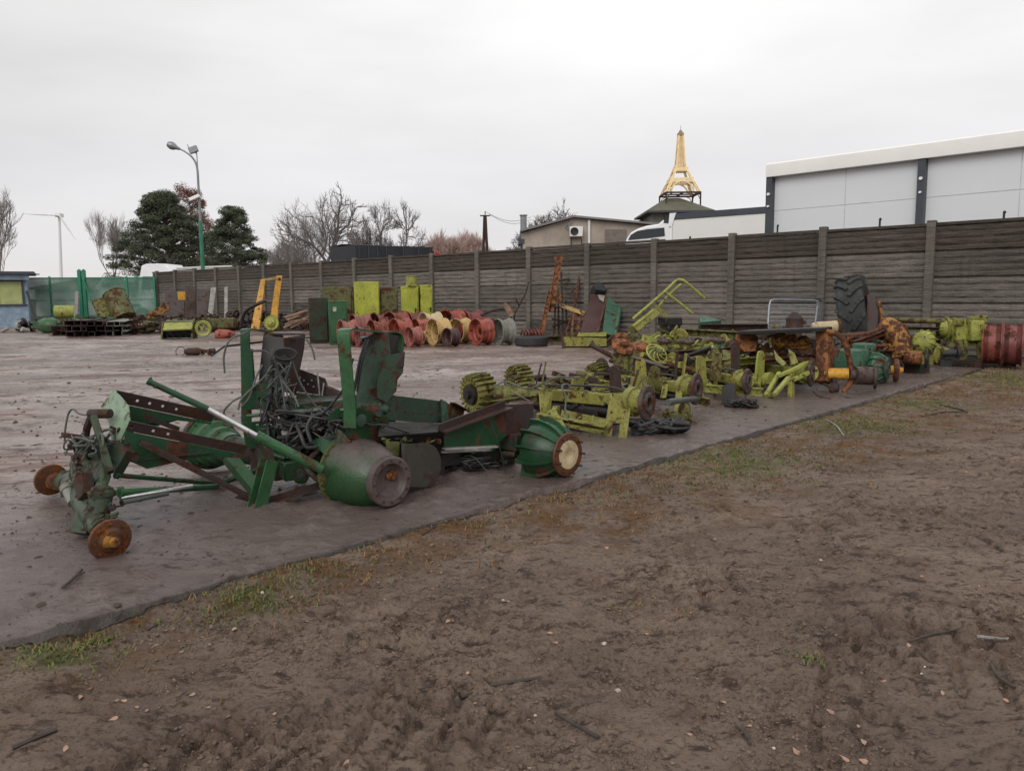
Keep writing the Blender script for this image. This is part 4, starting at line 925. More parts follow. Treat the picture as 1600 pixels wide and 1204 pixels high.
# cab profile, nose to the left
def cp(px, py, o_=0.0):
    # intersect the pixel with the lorry's side plane
    d = ray(px, py); t = (a0 - V((0, 0, EYE))).dot(nb) / d.dot(nb); return V((0, 0, EYE)) + d * t + nb * o_
prof_ = [(1050, 392), (1050, 344), (1043, 343.5), (1035, 344), (1028, 350), (1010, 352.5), (996, 357), (985, 363), (978, 373), (975, 386), (975, 420), (1050, 420)]
mb = MB(); mb.plate([cp(*p) for p in prof_], 2.3, nrm=nb)
for i in range(len(mb.v)): mb.v[i] = mb.v[i] - nb * 1.15
part('cab', mb, M['white'], wbt, bevel=0.05)
mb = MB(); mb.plate([cp(982, 375, 0.012), cp(986, 367, 0.012), cp(996, 361, 0.012), cp(1012, 358, 0.012), cp(1038, 355.5, 0.012), cp(1039, 368.5, 0.012), cp(1010, 372.5, 0.012)], 0.02, nrm=nb); part('side_window', mb, M['glass_dark'], wbt)
mb = MB(); mb.plate([cp(1038, 343.5, 0.01), cp(1047, 343.5, 0.01), cp(1048, 349, 0.01), cp(1037, 348, 0.01)], 0.02, nrm=nb); part('roof_vent', mb, M['glass_dark'], wbt)
mb = MB(); mb.tube([cp(978, 379, 0.02), cp(1008, 376, 0.02), cp(1040, 374, 0.02)], 0.018, 5); part('trim_line', mb, M['galv'], wbt)
for s_ in (-1.0, 0.9, 2.4): wheel(bp(s_, 0.5, -0.2), nb, 0.5, 0.3, wbt)
mb = MB(); mb.bar(bp(-1.6, 0.85, -1.1), bp(3.6, 0.85, -1.1), 1.2, 0.2); part('chassis', mb, M['steel_dark'], wbt)

# large white tent hall
YH = 20.0
hall = thing('tent_hall', 'large white storage hall with grey wall panels and dark columns at right', 'hall', V((D(1197, 460, YH).x, YH, 0)))
h0 = V((D(1199, 460, YH).x, YH, 0)); ztop0 = D(1197, 256, YH).z; zf = D(1197, 276, YH).z
def onh(px, py=300):     # hall facade plane: direction chosen so the eave line runs as seen
    return px
q1 = D(1600, 211, YH * (ztop0 - EYE) / ((452.6 - 211) / 1209.0) / YH); q1.z = 0
hd_ = (q1 - h0).normalized(); hn = V((hd_.y, -hd_.x, 0)); hn = hn if hn.y < 0 else -hn
def hp(s_, z, o_=0.0): return h0 + hd_ * s_ + ZU * z + hn * o_
d = ray(1440, 300); sc_ = (h0.x * d.y - h0.y * d.x) / (hd_.y * d.x - hd_.x * d.y); BAY = sc_    # bay length from the second column
LEN = BAY * 5; print('hall bay', BAY, 'top', ztop0)
for i in range(5):
    mb = MB(); mb.bar(hp(BAY*i, zf/2, -0.15), hp(BAY*(i+1), zf/2, -0.15), 0.12, zf)
    for k_ in range(1, 8): mb.bar(hp(BAY*i, k_*0.92 - 0.35, -0.088), hp(BAY*(i+1), k_*0.92 - 0.35, -0.088), 0.008, 0.012, m=1) if k_*0.92 - 0.35 < zf - 0.1 else None
    mb.bar(hp(BAY*(i+0.52), 0.1, -0.088), hp(BAY*(i+0.52), zf-0.02, -0.088), 0.012, 0.008, up=hn, m=1)
    part('wall_panel', mb, [plain('grey_sandwich_panel', (0.66, 0.675, 0.695), 0.4, 0, 0.015, 0.6, 0) if i == 0 else bpy.data.materials['grey_sandwich_panel'], bpy.data.materials.get('panel_joint') or plain('panel_joint', (0.46, 0.48, 0.50), 0.6)], hall)
for i in range(6):
    mb = MB(); mb.bar(hp(BAY*i, 0, 0.0), hp(BAY*i, zf, 0.0), 0.16, 0.17, up=hn)
    cl_ = part('column', mb, M['anthracite'], hall)
    mb = MB(); mb.lathe(hp(BAY*i, zf - 0.45, 0.09), hn, [(0, 0.05), (0.035, 0.045), (0.04, 0)], 10); mb.lathe(hp(BAY*i, zf - 0.75, 0.09), hn, [(0, 0.05), (0.025, 0.045), (0.03, 0)], 10); part('bolt_head', mb, M['white'], cl_)
mb = MB(); sag = []
ff = [(-0.14, zf - 0.02), (0.12, zf - 0.02), (0.125, zf + 0.02), (0.12, ztop0 - 0.03), (0.09, ztop0), (-0.14, ztop0)]
mb.prof(hp(-0.08, 0), hp(LEN, 0), [(a, b) for a, b in ff] if hd_.cross(ZU).dot(hn) > 0 else [(-a, b) for a, b in ff]); part('eave_cover', mb, plain('white_tarpaulin', (0.84, 0.82, 0.79), 0.6, 0, 0.03, 2, 0.1), hall)
mb = MB(); mb.plate([hp(-0.05, ztop0 - 0.02, 0), hp(LEN, ztop0 - 0.02, 0), hp(LEN, ztop0 + 0.25, -5.2), hp(-0.05, ztop0 + 0.25, -5.2)], 0.05); mb.plate([hp(-0.05, ztop0 + 0.25, -5.2), hp(LEN, ztop0 + 0.25, -5.2), hp(LEN, ztop0, -10.4), hp(-0.05, ztop0, -10.4)], 0.05); part('roof', mb, bpy.data.materials['white_tarpaulin'], hall)
mb = MB(); mb.plate([hp(0, 0, -0.3), hp(0, ztop0 - 0.05, -0.3), hp(0, ztop0 + 0.15, -5.2), hp(0, ztop0 - 0.05, -10.2), hp(0, 0, -10.2)], 0.08); part('end_wall', mb, bpy.data.materials['grey_sandwich_panel'], hall)
# thin rods sticking up just behind the wall
for i, (px, py) in enumerate(((1215, 352), (1375, 342), (1569, 331), (1078, 370), (965, 378))):
    k_ = 21195 / (px + 515) - 10.78; p = WP(k_, 0, -0.35); t_ = D(px, py, p.y); mb = MB(); p.x = t_.x; p.y = t_.y; mb.tube([V((p.x, p.y, 1.2)), V((p.x, p.y, t_.z))], 0.02, 6); mb.tube([V((p.x, p.y, t_.z - 0.01)), V((p.x + 0.02, p.y, t_.z + 0.0))], 0.03, 6)
    single('steel_rod', mb, M['steel_dark'], ['thin rod over the wall below the left end of the hall', 'thin rod over the wall left of the second hall column', 'thin rod over the wall at the right end of the hall', 'thin rod over the wall in front of the white box lorry', 'thin rod over the wall left of the white lorry cab'][i], 'rod', group='rods behind the wall')
# ================================================================== SCRAP IN THE YARD
AX = -SN                          # axle direction, pointing out to the mud side
def T(q): return D(*q)
def bar(mb, a, b, w_, h_, **k): return mb.bar(T(a), T(b), w_, h_, **k)
def pz(px, py): return G(px, py)
def gx_(px, Y, z=0.0): p = D(px, 470, Y); return V((p.x, Y, z))
def quad(mb, pts, t, **k): return mb.plate([T(p) for p in pts], t, **k)
def greeble(mb, p0, p1, n, s_, seed, up=ZU, m=0):
    rg = random.Random(seed); p0, p1 = V(p0), V(p1)
    for i in range(n):
        c = p0.lerp(p1, rg.random()) + V((rg.uniform(-1, 1), rg.uniform(-1, 1), rg.uniform(-0.5, 1))) * s_ * 0.6
        k = rg.random()
        if k < 0.22: mb.box(c, (s_ * rg.uniform(0.4, 1.4), s_ * rg.uniform(0.3, 1), s_ * rg.uniform(0.3, 1)), Euler((rg.uniform(-.6, .6), rg.uniform(-.6, .6), rg.uniform(0, 3))).to_matrix(), m)
        elif k < 0.70:
            d = V((rg.uniform(-1, 1), rg.uniform(-1, 1), rg.uniform(-.3, .6))).normalized(); mb.tube([c, c + d * s_ * rg.uniform(0.8, 2.2)], s_ * rg.uniform(0.12, 0.3), 8, m)
        else: mb.lathe(c, V((rg.uniform(-1, 1), rg.uniform(-1, 1), rg.uniform(-1, 1))), [(0, 0), (s_*0.5, 0), (s_*0.5, s_*0.2), (s_*0.25, s_*0.25), (s_*0.25, s_*0.5), (0, s_*0.5)], 12, m)
    return mb
def hoses(mb, c, ext, n, r, seed, k=5, z0=None):
    rg = random.Random(seed); c = V(c)
    for i in range(n):
        p = [c + V((rg.uniform(-1, 1) * ext[0], rg.uniform(-1, 1) * ext[1], rg.uniform(-1, 1) * ext[2])) for _ in range(k)]
        if z0 is not None:
            for q in p: q.z = max(q.z, z0 + r)
        mb.tube(p, r * rg.uniform(0.7, 1.2), 7, smooth=6)
    return mb

# ---------------------------------------------------------------- wheel rims
RIMP = [(0.46, 0.0), (0.50, 0.0), (0.50, 0.03), (0.455, 0.06), (0.445, 0.18), (0.40, 0.22), (0.40, 0.34), (0.445, 0.38), (0.455, 0.50), (0.50, 0.53), (0.50, 0.56), (0.46, 0.56),
        (0.435, 0.50), (0.425, 0.38), (0.38, 0.34), (0.38, 0.22), (0.425, 0.18), (0.435, 0.06)]
def make_rim(mat, label, disc=False):
    r = thing('wheel_rim', label, 'wheel rim', (0, 0, 0), 'steel wheel rims set out in the yard')
    mb = MB(); mb.lathe((0, 0, 0.5), (0, 1, 0), RIMP, 44, loop=True); part('barrel', mb, mat, r)
    if disc:
        mb = MB(); mb.lathe((0, 0, 0.5), (0, 1, 0), [(0.12, 0.20), (0.22, 0.17), (0.30, 0.22), (0.385, 0.26), (0.385, 0.28), (0.30, 0.24), (0.22, 0.19), (0.12, 0.22)], 32, loop=True); mb.bolts((0, 0.17, 0.5), (0, -1, 0), 0.17, 8, 0.015, 0.03); part('centre_disc', mb, mat, r)
    else:
        mb = MB()
        for i in range(8):
            a = 2 * math.pi * i / 8; mb.box((0.365 * math.cos(a), 0.28, 0.5 + 0.365 * math.sin(a)), (0.05, 0.09, 0.02), Matrix.Rotation(-a + math.pi/2, 3, 'Y'))
        part('lug_plate', mb, mat, r)
    return r
rims = [ # mouth x, top y, Y, material, label
 (530, 499, 19.8, 'red_pink', 'red wheel rim at the left end of the front row of rims'),
 (578, 499, 19.8, 'red_worn', 'red wheel rim second in the front row, facing left'),
 (614, 497, 19.6, 'red', 'large red wheel rim left of the small pink rim standing forward'),
 (637, 510, 19.1, 'red_pink', 'small faded pink wheel rim standing forward before the yellow rim'),
 (647, 497, 20.5, 'red', 'red wheel rim behind the small pink one, left of the yellow rim'),
 (674, 497, 19.4, 'cream', 'large yellow wheel rim standing in the middle of the front row'),
 (697, 512, 19.0, 'maroon', 'small dark maroon wheel rim standing right of the big yellow rim'),
 (711, 497, 20.2, 'cream', 'yellow wheel rim behind the dark maroon one'),
 (742, 497, 19.4, 'red', 'bright red wheel rim with centre disc left of the grey rim'),
 (776, 497, 19.4, 'grey', 'grey wheel rim at the right end of the front row'),
 (549, 490, 20.9, 'red_pink', 'pinkish red rim in the back row, just right of the green cabinets'),
 (583, 488, 21.6, 'red_dull', 'dull red rim in the back row behind the second front rim'),
 (607, 486, 21.4, 'red_worn', 'red rim in the back row behind the large left red rim'),
 (634, 486, 21.6, 'red_dull', 'darker red rim in the back row left of the pale cream rim'),
 (660, 487, 21.0, 'cream_pale', 'pale cream wheel rim in the back row behind the yellow rim'),
 (695, 483, 21.4, 'red', 'bright red rim in the back row behind the second yellow rim'),
 (724, 484, 21.6, 'red_dull', 'dull red rim at the right end of the back row'),
 (656, 516, 20.0, 'cream', 'little yellow rim peeping between the small pink and big yellow rims'),
 (556, 509, 19.3, 'red_dull', 'dark red rim low at the left before the green cabinets'),
]
protos = {}
for i, (px, py, Y, mt, lab) in enumerate(rims):
    key = (mt, i == 8)
    if key not in protos: o = make_rim(M[mt], lab, i == 8); protos[key] = o
    else: o = copy_tree(protos[key]); o['label'] = lab
    zt = D(px, py, Y).z; k = max(0.3, zt); p = gx_(px, Y)
    o.location = p; o.scale = (k, k, k); o.rotation_euler = (0, 0, math.atan2(0.6, 0.8) - R(90) + R(random.Random(i * 3 + 1).uniform(-9, 9)))
mb = MB()
# ---------------------------------------------------------------- sheet metal cabinets and boxes
def cabinet(name, lab, cat, px0, px1, py, Y, depth, mat, yaw=8, top=None, door=True, z0=0.0):
    p = gx_((px0 + px1) / 2, Y); wdt = (px1 - px0) / 1209 * Y; h = D(px0, py, Y).z - z0; t = thing(name, lab, cat, p + ZU * z0)
    Mx = Matrix.Rotation(R(yaw), 3, 'Z'); mb = MB(); mb.box(p + ZU * (z0 + h / 2) + Mx @ V((0, depth / 2, 0)), (wdt, depth, h), Mx); part('shell', mb, M[mat], t, bevel=0.015)
    if door:
        mb = MB(); mb.box(p + ZU * (z0 + h / 2) + Mx @ V((0, -0.015, 0)), (wdt * 0.86, 0.03, h * 0.86), Mx); part('panel', mb, M[mat], t, bevel=0.01)
        mb = MB(); mb.box(p + ZU * (z0 + h * 0.55) + Mx @ V((wdt * 0.3, -0.045, 0)), (0.03, 0.035, 0.12), Mx); part('handle', mb, M['steel_dark'], t)
    return t
cabinet('steel_cabinet', 'tall dark grimy green steel cabinet left of the green box', 'cabinet', 482, 512, 465, 20.8, 0.5, 'green_rust', 12)
cabinet('steel_box', 'tall green steel box with a small square plate, left of the red rims', 'box', 513, 542, 470, 20.2, 0.5, 'green_lite', 14)
cabinet('machine_cover', 'olive sheet cover standing behind the green box', 'machine cover', 505, 552, 448, 22.6, 0.3, 'olive', 5)
cabinet('machine_cover', 'bright yellow green square sheet panel standing behind the rims', 'machine cover', 553, 592, 440, 22.2, 0.16, 'lime_panel', -4, door=False)
cabinet('machine_cover', 'rusty olive cover right of the bright yellow green panel', 'machine cover', 594, 622, 449, 22.4, 0.5, 'olive', 14)
cabinet('machine_cover', 'light green box cover third from the right behind the rims', 'machine cover', 627, 654, 447, 22.4, 0.4, 'lime_panel', 10)
cabinet('machine_cover', 'yellow green ridged box at the right end of the covers', 'machine cover', 657, 676, 445, 22.5, 0.4, 'lime_panel', 16)
p = D(643, 447, 22.5); mb = MB(); mb.lathe(p, ZU, [(0, 0), (0.17, 0), (0.17, 0.02), (0.16, 0.03), (0.16, 0.26), (0.17, 0.27), (0.17, 0.29), (0, 0.30)], 24); single('drum', mb, M['lime_b'], 'small light green drum standing on top of the light green box cover', 'drum', p)
mb = MB(); rg = random.Random(3)
for i in range(7): a = gx_(484 + i * 2, 20.3); mb.angle(a, a + V((rg.uniform(-.05, .05), 0.3, rg.uniform(1.0, 1.2))), 0.04, 0.04)
# grey plate on green box
mb = MB(); mb.box(D(522, 483, 20.15), (0.12, 0.02, 0.12)); single('name_plate', mb, M['tin'], 'small pale square plate fixed on the tall green box', 'plate')

# bent exhaust pipe, coil, lying tyre
bp_ = thing('exhaust_pipe', 'bent dark pipe with a brown elbow lying behind the red rims', 'pipe', gx_(785, 21))
mb = MB(); mb.tube([T((752, 493, 20.6)), T((762, 488, 20.7)), T((777, 483.5, 20.8)), T((790, 484, 20.9)), T((797, 492, 21)), T((800, 515, 21))], 0.035, 10, smooth=5); part('pipe', mb, M['rust_dark'], bp_)
mb = MB(); mb.tube([T((788, 474, 20.9)), T((793, 482, 20.9)), T((799, 494, 20.9))], [0.05, 0.09, 0.12], 12); part('elbow', mb, M['wood'], bp_)
mb = MB(); mb.tube([T((803, 520, 20.9)), T((804, 492, 20.9)), T((811, 478, 20.9)), T((816, 468, 20.9)), T((822, 456, 20.9)), T((826, 440, 20.9))], 0.02, 7, smooth=4); mb.tube([T((811, 478, 20.9)), T((806, 466, 20.8))], 0.02, 7); part('rod', mb, M['rust_dark'], bp_)
mb = MB(); c = gx_(832, 20.3, 0.19); d_ = V((0.95, 0.3, 0))
pts = [c + d_ * (-0.28 + 0.56 * i / 90) + (V((0, 0, 1)) * math.sin(i * 0.42) + V((-0.3, 0.95, 0)) * math.cos(i * 0.42)) * 0.15 for i in range(91)]
mb.tube(pts, 0.025, 8); single('coil_spring', mb, M['red_dull'], 'dull red coil spring lying behind the flat black tyre', 'spring')
def tyre_mesh(c, ax, r, w_, n=48, lug=0, lr=0.03):
    mb = MB(); mb.lathe(c, ax, [(r*0.62, -w_*0.36), (r*0.78, -w_*0.5), (r*0.93, -w_*0.48), (r, -w_*0.36), (r*1.01, 0), (r, w_*0.36), (r*0.93, w_*0.48), (r*0.78, w_*0.5), (r*0.62, w_*0.36), (r*0.60, w_*0.34), (r*0.74, w_*0.44), (r*0.94, w_*0.3), (r*0.94, -w_*0.3), (r*0.74, -w_*0.44), (r*0.60, -w_*0.34)], n, loop=True)
    if lug:
        ax = V(ax).normalized(); a = ax.cross(ZU)
        if a.length < 0.01: a = V((1, 0, 0))
        a.normalize(); b = ax.cross(a); c = V(c)
        for i in range(lug):
            for s_ in (-1, 1):
                t0 = 2*math.pi*(i + (0.5 if s_ > 0 else 0))/lug; pts = []
                for j in range(5):
                    f = j / 4; th = t0 - f * 0.30; rr = r * (1.015 - 0.085 * f ** 3); pts.append(c + ax * (s_ * w_ * (0.02 + 0.46 * f)) + (a*math.cos(th) + b*math.sin(th)) * rr)
                for p, q in zip(pts, pts[1:]):
                    rad = ((p + q)/2 - c); rad -= ax * rad.dot(ax); mb.bar(p, q, 0.06, lr * 2, up=rad)
    return mb
c = gx_(830, 18.9, 0.13); t = thing('flat_tyre', 'black tyre lying flat on the concrete right of the grey rim', 'tyre', gx_(830, 18.9))
part('tyre', tyre_mesh(c, ZU, 0.41, 0.22), M['rubber'], t); mb = MB(); mb.lathe(c + ZU*0.02, ZU, [(0.2, -0.02), (0.27, 0.02), (0.27, 0.05), (0.2, 0.0)], 28, loop=True); part('bead', mb, M['rubber_dusty'], t)

# ---------------------------------------------------------------- leaning rusty scrap by the wall
lb = thing('loader_boom', 'rusty orange steel boom leaning on the wall left of the maroon panel', 'steel boom', gx_(860, 20))
mb = MB(); mb.chan(T((874.5, 401, 20.4)), T((860, 487, 19.8)), 0.07, 0.16, 0.012, up=V((1, 0, 0))); part('upper_arm', mb, M['rust_or'], lb)
mb = MB(); mb.chan(T((860, 455, 20.0)), T((846, 521, 19.4)), 0.06, 0.12, 0.012, up=V((1, 0, 0))); part('lower_arm', mb, M['rust_or'], lb)
mb = MB(); quad(mb, [(862, 463, 19.8), (878, 460, 19.8), (877, 470, 19.8), (861, 478, 19.8)], 0.03); quad(mb, [(866, 401, 20.4), (873, 402, 20.4), (872, 409, 20.4), (867, 408, 20.4)], 0.02); part('bracket', mb, M['yellow_rust'], lb)
rf = thing('rusty_frame', 'tangle of dark rusty frame bars behind the orange boom', 'scrap frame', gx_(872, 20.5))
for i, (a, b_) in enumerate((((877, 425, 20.9), (880, 518, 20.4)), ((868, 470, 20.6), (866, 520, 20.3)), ((872, 450, 20.8), (873, 521, 20.4)), ((884, 470, 20.8), (886, 520, 20.4)), ((862, 482, 20.4), (889, 478, 20.6)), ((862, 498, 20.4), (888, 503, 20.5)), ((864, 510, 20.3), (890, 500, 20.6)), ((870, 440, 20.9), (889, 436, 21)))):
    mb = MB(); bar(mb, a, b_, 0.05, 0.06, up=V((0, 1, 0))); part('frame_bar', mb, M['rust_dark'], rf)
rr = thing('rusty_rod', 'thin rusty forked rod leaning on the wall right of the orange boom', 'rod', gx_(890, 19.8))
mb = MB(); mb.tube([T((906, 426, 20.9)), T((902, 455, 20.6)), T((896, 487, 20.2)), T((884, 521, 19.6))], 0.035, 8); part('shaft', mb, M['rust'], rr)
mb = MB(); mb.tube([T((899, 470, 20.4)), T((894, 455, 20.5)), T((896, 450, 20.5))], 0.035, 7); part('prong', mb, M['rust'], rr)
mb = MB(); bar(mb, (877, 477, 20.0), (914, 490, 19.6), 0.06, 0.09); single('wooden_bar', mb, M['cream'], 'short cream yellow bar slanting down to the maroon panel', 'bar')
mb = MB(); bar(mb, (896, 486, 19.8), (893, 523, 19.5), 0.05, 0.05, up=V((0, 1, 0))); bar(mb, (905, 486, 19.9), (903, 523, 19.6), 0.09, 0.05, up=V((0, 1, 0))); bar(mb, (896, 490, 19.8), (905, 490, 19.8), 0.04, 0.05); single('short_post', mb, M['rust_or'], 'pair of short rusty yellow posts left of the maroon panel', 'post')
mp_ = thing('maroon_panel', 'maroon sheet panel with pale torn corner leaning on the wall', 'sheet panel', gx_(925, 19.3))
mb = MB(); quad(mb, [(924, 460, 20.2), (948, 463, 20.2), (931, 526, 19.0), (906, 521, 19.0)], 0.03); part('sheet', mb, M['maroon'], mp_)
mb = MB(); bar(mb, (948.5, 463, 20.15), (932, 526, 18.95), 0.05, 0.05); part('edge_rail', mb, M['rust'], mp_)
mb = MB(); quad(mb, [(934, 460.5, 20.13), (945, 462, 20.13), (943, 472, 19.93), (937, 468, 19.98)], 0.02); part('torn_corner', mb, M['wood_grey'], mp_)
mb = MB(); mb.plate([T((924, 451, 20.3)), T((950, 436, 20.6)), T((953, 445, 20.5)), T((945, 459, 20.2)), T((930, 457, 20.2))], 0.25); single('black_hood', mb.jit(0.05, 3), M['rubber'], 'crumpled black sheet on top between the maroon panel and the green door', 'sheet')
gd = thing('machine_door', 'teal green sheet metal door leaning on the wall right of the maroon panel', 'machine door', gx_(955, 19.3))
mb = MB(); quad(mb, [(950, 439, 20.6), (978, 449, 20.6), (964, 524, 19.1), (941, 523, 19.1)], 0.05); part('door_sheet', mb, M['green_teal'], gd, bevel=0.01)
mb = MB()
for f in (0.42, 0.58): mb.bar(T((950, 439, 20.56)).lerp(T((941, 523, 19.06)), f), T((978, 449, 20.56)).lerp(T((964, 524, 19.06)), f), 0.05, 0.03, up=V((0, 1, 0)))
mb.bar(T((974, 449, 20.55)), T((961, 524, 19.05)), 0.06, 0.05); part('rib', mb, M['green_teal'], gd)
df = thing('window_frame', 'dark narrow steel frame standing against the wall right of the teal door', 'frame', gx_(982, 20.3))
mb = MB(); bar(mb, (981, 439, 20.6), (978, 516, 20.2), 0.07, 0.06, up=V((0, 1, 0))); bar(mb, (988, 439, 20.6), (985, 516, 20.2), 0.04, 0.06, up=V((0, 1, 0))); bar(mb, (978, 439.5, 20.6), (990, 439.5, 20.6), 0.06, 0.06); bar(mb, (976, 512, 20.2), (988, 512, 20.2), 0.06, 0.06); part('frame', mb, M['steel_dark'], df)

# lime handrail frame
hr = thing('handrail_frame', 'bent lime green tube handrail sticking up above its lime steel box', 'handrail', gx_(1020, 14.5))
for pts in (((989, 498, 14.2), (1038, 456, 14.4), (1056, 439, 14.5), (1064, 437, 14.5), (1073, 442, 14.5), (1101, 466, 14.6)), ((1038, 456, 14.4), (1060, 472, 14.5), (1082, 490, 14.6)), ((1026, 484, 14.6), (1040, 466, 14.6), (1064, 444, 14.7))):
    mb = MB(); mb.tube([T(p) for p in pts], 0.026, 10, smooth=5); part('tube', mb, M['lime_b'], hr)
mb = MB(); quad(mb, [(984, 510, 14.0), (1020, 483, 14.3), (1030, 492, 14.3), (994, 520, 14.0)], 0.16); part('box', mb, M['lime'], hr, bevel=0.01)
mb = MB(); quad(mb, [(986, 509, 13.9), (1019, 483, 14.2), (1022, 485, 14.2), (990, 511, 13.9)], 0.03); part('box_edge', mb, M['lime_b'], hr)
mb = MB(); quad(mb, [(1021, 477, 14.4), (1027, 476, 14.4), (1049, 498, 14.4), (1043, 503, 14.4)], 0.03); part('flat_arm', mb, M['lime'], hr)
mb = MB(); mb.box(T((1047, 502, 14.2)), (0.36, 0.3, 0.16), R(20)); mb.box(T((1047, 513, 14.2)), (0.3, 0.25, 0.2), R(30)); part('base', mb, M['steel_dark'], hr, bevel=0.02)
for i, (a, b_, w_, m_, l_) in enumerate((((1095, 512, 14.2), (1200, 512, 13.4), 0.14, 'rust_dark', 'dark rusty beam lying along the wall left of the grey gate'), ((1060, 518, 13.6), (1170, 524, 12.8), 0.12, 'lime_rust', 'mossy lime beam lying before the dark rusty beam'), ((1110, 520, 14.6), (1215, 517, 13.9), 0.10, 'brown', 'brown beam lying lowest by the wall left of the grey gate'))):
    mb = MB(); mb.chan(T(a), T(b_), 0.12, w_, 0.012); greeble(mb, T(a), T(b_), 5, 0.07, 40 + i); single('steel_beam', mb, M[m_], l_, 'beam')
mb = MB(); quad(mb, [(1092, 499, 14.6), (1126, 508, 14.4), (1092, 511, 14.3)], 0.2); single('green_wedge', mb, M['green_teal'], 'small teal green wedge shaped cover near the foot of the wall', 'cover')

# lime tray, olive beam
ty = thing('header_tray', 'low lime green tray with pale top lying on the concrete right of the flat tyre', 'tray', gx_(912, 18.4))
mb = MB(); a_, b_, c_, d_ = gx_(880, 18.3), gx_(948, 18.2), gx_(955, 19.3), gx_(884, 19.4)
mb.plate([a_ + ZU*.03, b_ + ZU*.03, b_ + ZU*.22, a_ + ZU*.26], 0.03); part('front_plate', mb, M['lime'], ty)
mb = MB(); mb.plate([gx_(902, 18.5, .27), gx_(947, 18.4, .27), gx_(950, 19.2, .30), gx_(905, 19.3, .30)], 0.04); part('top_plate', mb, M['lime_b'], ty)
mb = MB(); mb.plate([a_ + ZU*.04, b_ + ZU*.04, c_ + ZU*.04, d_ + ZU*.04], 0.02); mb.plate([d_ + ZU*.04, c_ + ZU*.04, c_ + ZU*.3, d_ + ZU*.3], 0.02); part('floor_plate', mb, M['olive'], ty)
mb = MB(); bar(mb, (876, 518, 18.3), (881, 544, 18.1), 0.05, 0.05); bar(mb, (948, 534, 18.2), (958, 524, 18.4), 0.06, 0.05); bar(mb, (925, 532, 18.1), (932, 544, 18.1), 0.04, 0.03); part('leg', mb, M['rust_dark'], ty)
mb = MB(); mb.chan(gx_(848, 19.7, .12), gx_(920, 19.9, .14), 0.15, 0.16, 0.02); greeble(mb, gx_(850, 19.6, .2), gx_(918, 19.8, .2), 8, 0.09, 8); single('mossy_beam', mb, M['olive'], 'mossy olive beam lying at the foot of the leaning scrap', 'beam')

# ---------------------------------------------------------------- left side of the yard
ki = thing('kiosk', 'small blue kiosk with yellow green boarded window at the left edge', 'kiosk', gx_(10, 35)); KY = 35.0
def kx(px): return gx_(px, KY).x
mb = MB(); mb.box(V(((kx(-60) + kx(44))/2, KY + 1.2, 1.15)), (kx(44) - kx(-60), 2.4, 2.3)); part('wall', mb, M['bluepaint'], ki)
mb = MB(); mb.box(V(((kx(-64) + kx(52))/2, KY + 1.1, 2.43)), (kx(52) - kx(-64) + 0.2, 3.2, 0.13)); mb.box(V((kx(54), KY - 0.4, 2.37)), (0.5, 0.12, 0.05)); part('roof', mb, M['anthracite'], ki)
mb = MB(); mb.box(V(((kx(-60) + kx(48))/2, KY - 0.16, 2.24)), (kx(48) - kx(-60), 0.3, 0.22)); part('fascia', mb, M['bluepaint'], ki)
mb = MB(); x0, x1, z0_, z1_ = kx(4), kx(40), hz(20, 478, KY), hz(20, 437, KY)
for a, b_ in ((x0, x0 + .09), (x1 - .09, x1)): mb.box(V(((a + b_)/2, KY - 0.03, (z0_ + z1_)/2)), (b_ - a, 0.06, z1_ - z0_ - 0.18))
mb.box(V(((x0 + x1)/2, KY - 0.03, z0_ + .045)), (x1 - x0, 0.06, 0.09)); mb.box(V(((x0 + x1)/2, KY - 0.03, z1_ - .045)), (x1 - x0, 0.06, 0.09)); wf = part('window_frame', mb, M['anthracite'], ki)
mb = MB(); mb.box(V(((x0 + x1)/2, KY - 0.015, (z0_ + z1_)/2)), (x1 - x0 - 0.18, 0.03, z1_ - z0_ - 0.18)); part('board', mb, plain('yellow_green_board', (0.36, 0.40, 0.16), 0.6, 0, 0.2, 3), wf)
mb = MB(); mb.box(V((kx(-2), KY - 0.02, (z0_ + z1_)/2)), (0.22, 0.04, 1.2)); mb.bar(V((kx(-60), KY - 0.02, 1.0)), V((kx(44), KY - 0.02, 1.0)), 0.04, 0.05); part('batten', mb, M['anthracite'], ki)
KC = V((kx(46), KY, 0)); KR = Matrix.Rotation(R(30), 3, 'Z')
for o_ in [x for x in bpy.data.objects if x.parent == ki or (x.parent and x.parent.parent == ki)]:
    r_ = ROOT[ki.name]
    for vtx in o_.data.vertices: vtx.co = KR @ (vtx.co + r_ - KC) + KC - r_
mb = MB(); mb.tube([T((42, 455, 34.2)), T((56, 500, 33.5))], 0.05, 8); single('iron_pole', mb, M['steel_dark'], 'dark iron pole leaning against the right side of the blue kiosk', 'pole')
# barrel on its side + post
c = T((86, 487, 33)); mb = MB(); mb.lathe(c, V((1, 0.25, 0)), [(0, 0), (0.24, 0), (0.27, 0.02), (0.27, 0.2), (0.285, 0.22), (0.27, 0.24), (0.27, 0.5), (0.285, 0.52), (0.27, 0.54), (0.27, 0.8), (0.24, 0.83), (0, 0.83)], 26); t = thing('barrel', 'yellow green barrel lying on its side near the netting fence', 'barrel', gx_(100, 33)); part('shell', mb, M['lime_b'], t)
mb = MB(); mb.box(gx_(95, 33.1, 0.2), (0.6, 0.5, 0.42)); mb.box(gx_(108, 33.1, 0.15), (0.25, 0.5, 0.35)); part('cradle', mb, M['olive'], t)
mb = MB(); bar(mb, (121, 455, 32.6), (119, 500, 32.4), 0.14, 0.10, up=V((0, 1, 0))); single('wooden_post', mb, M['wood_grey'], 'short pale wooden post standing right beside the yellow green barrel', 'post')
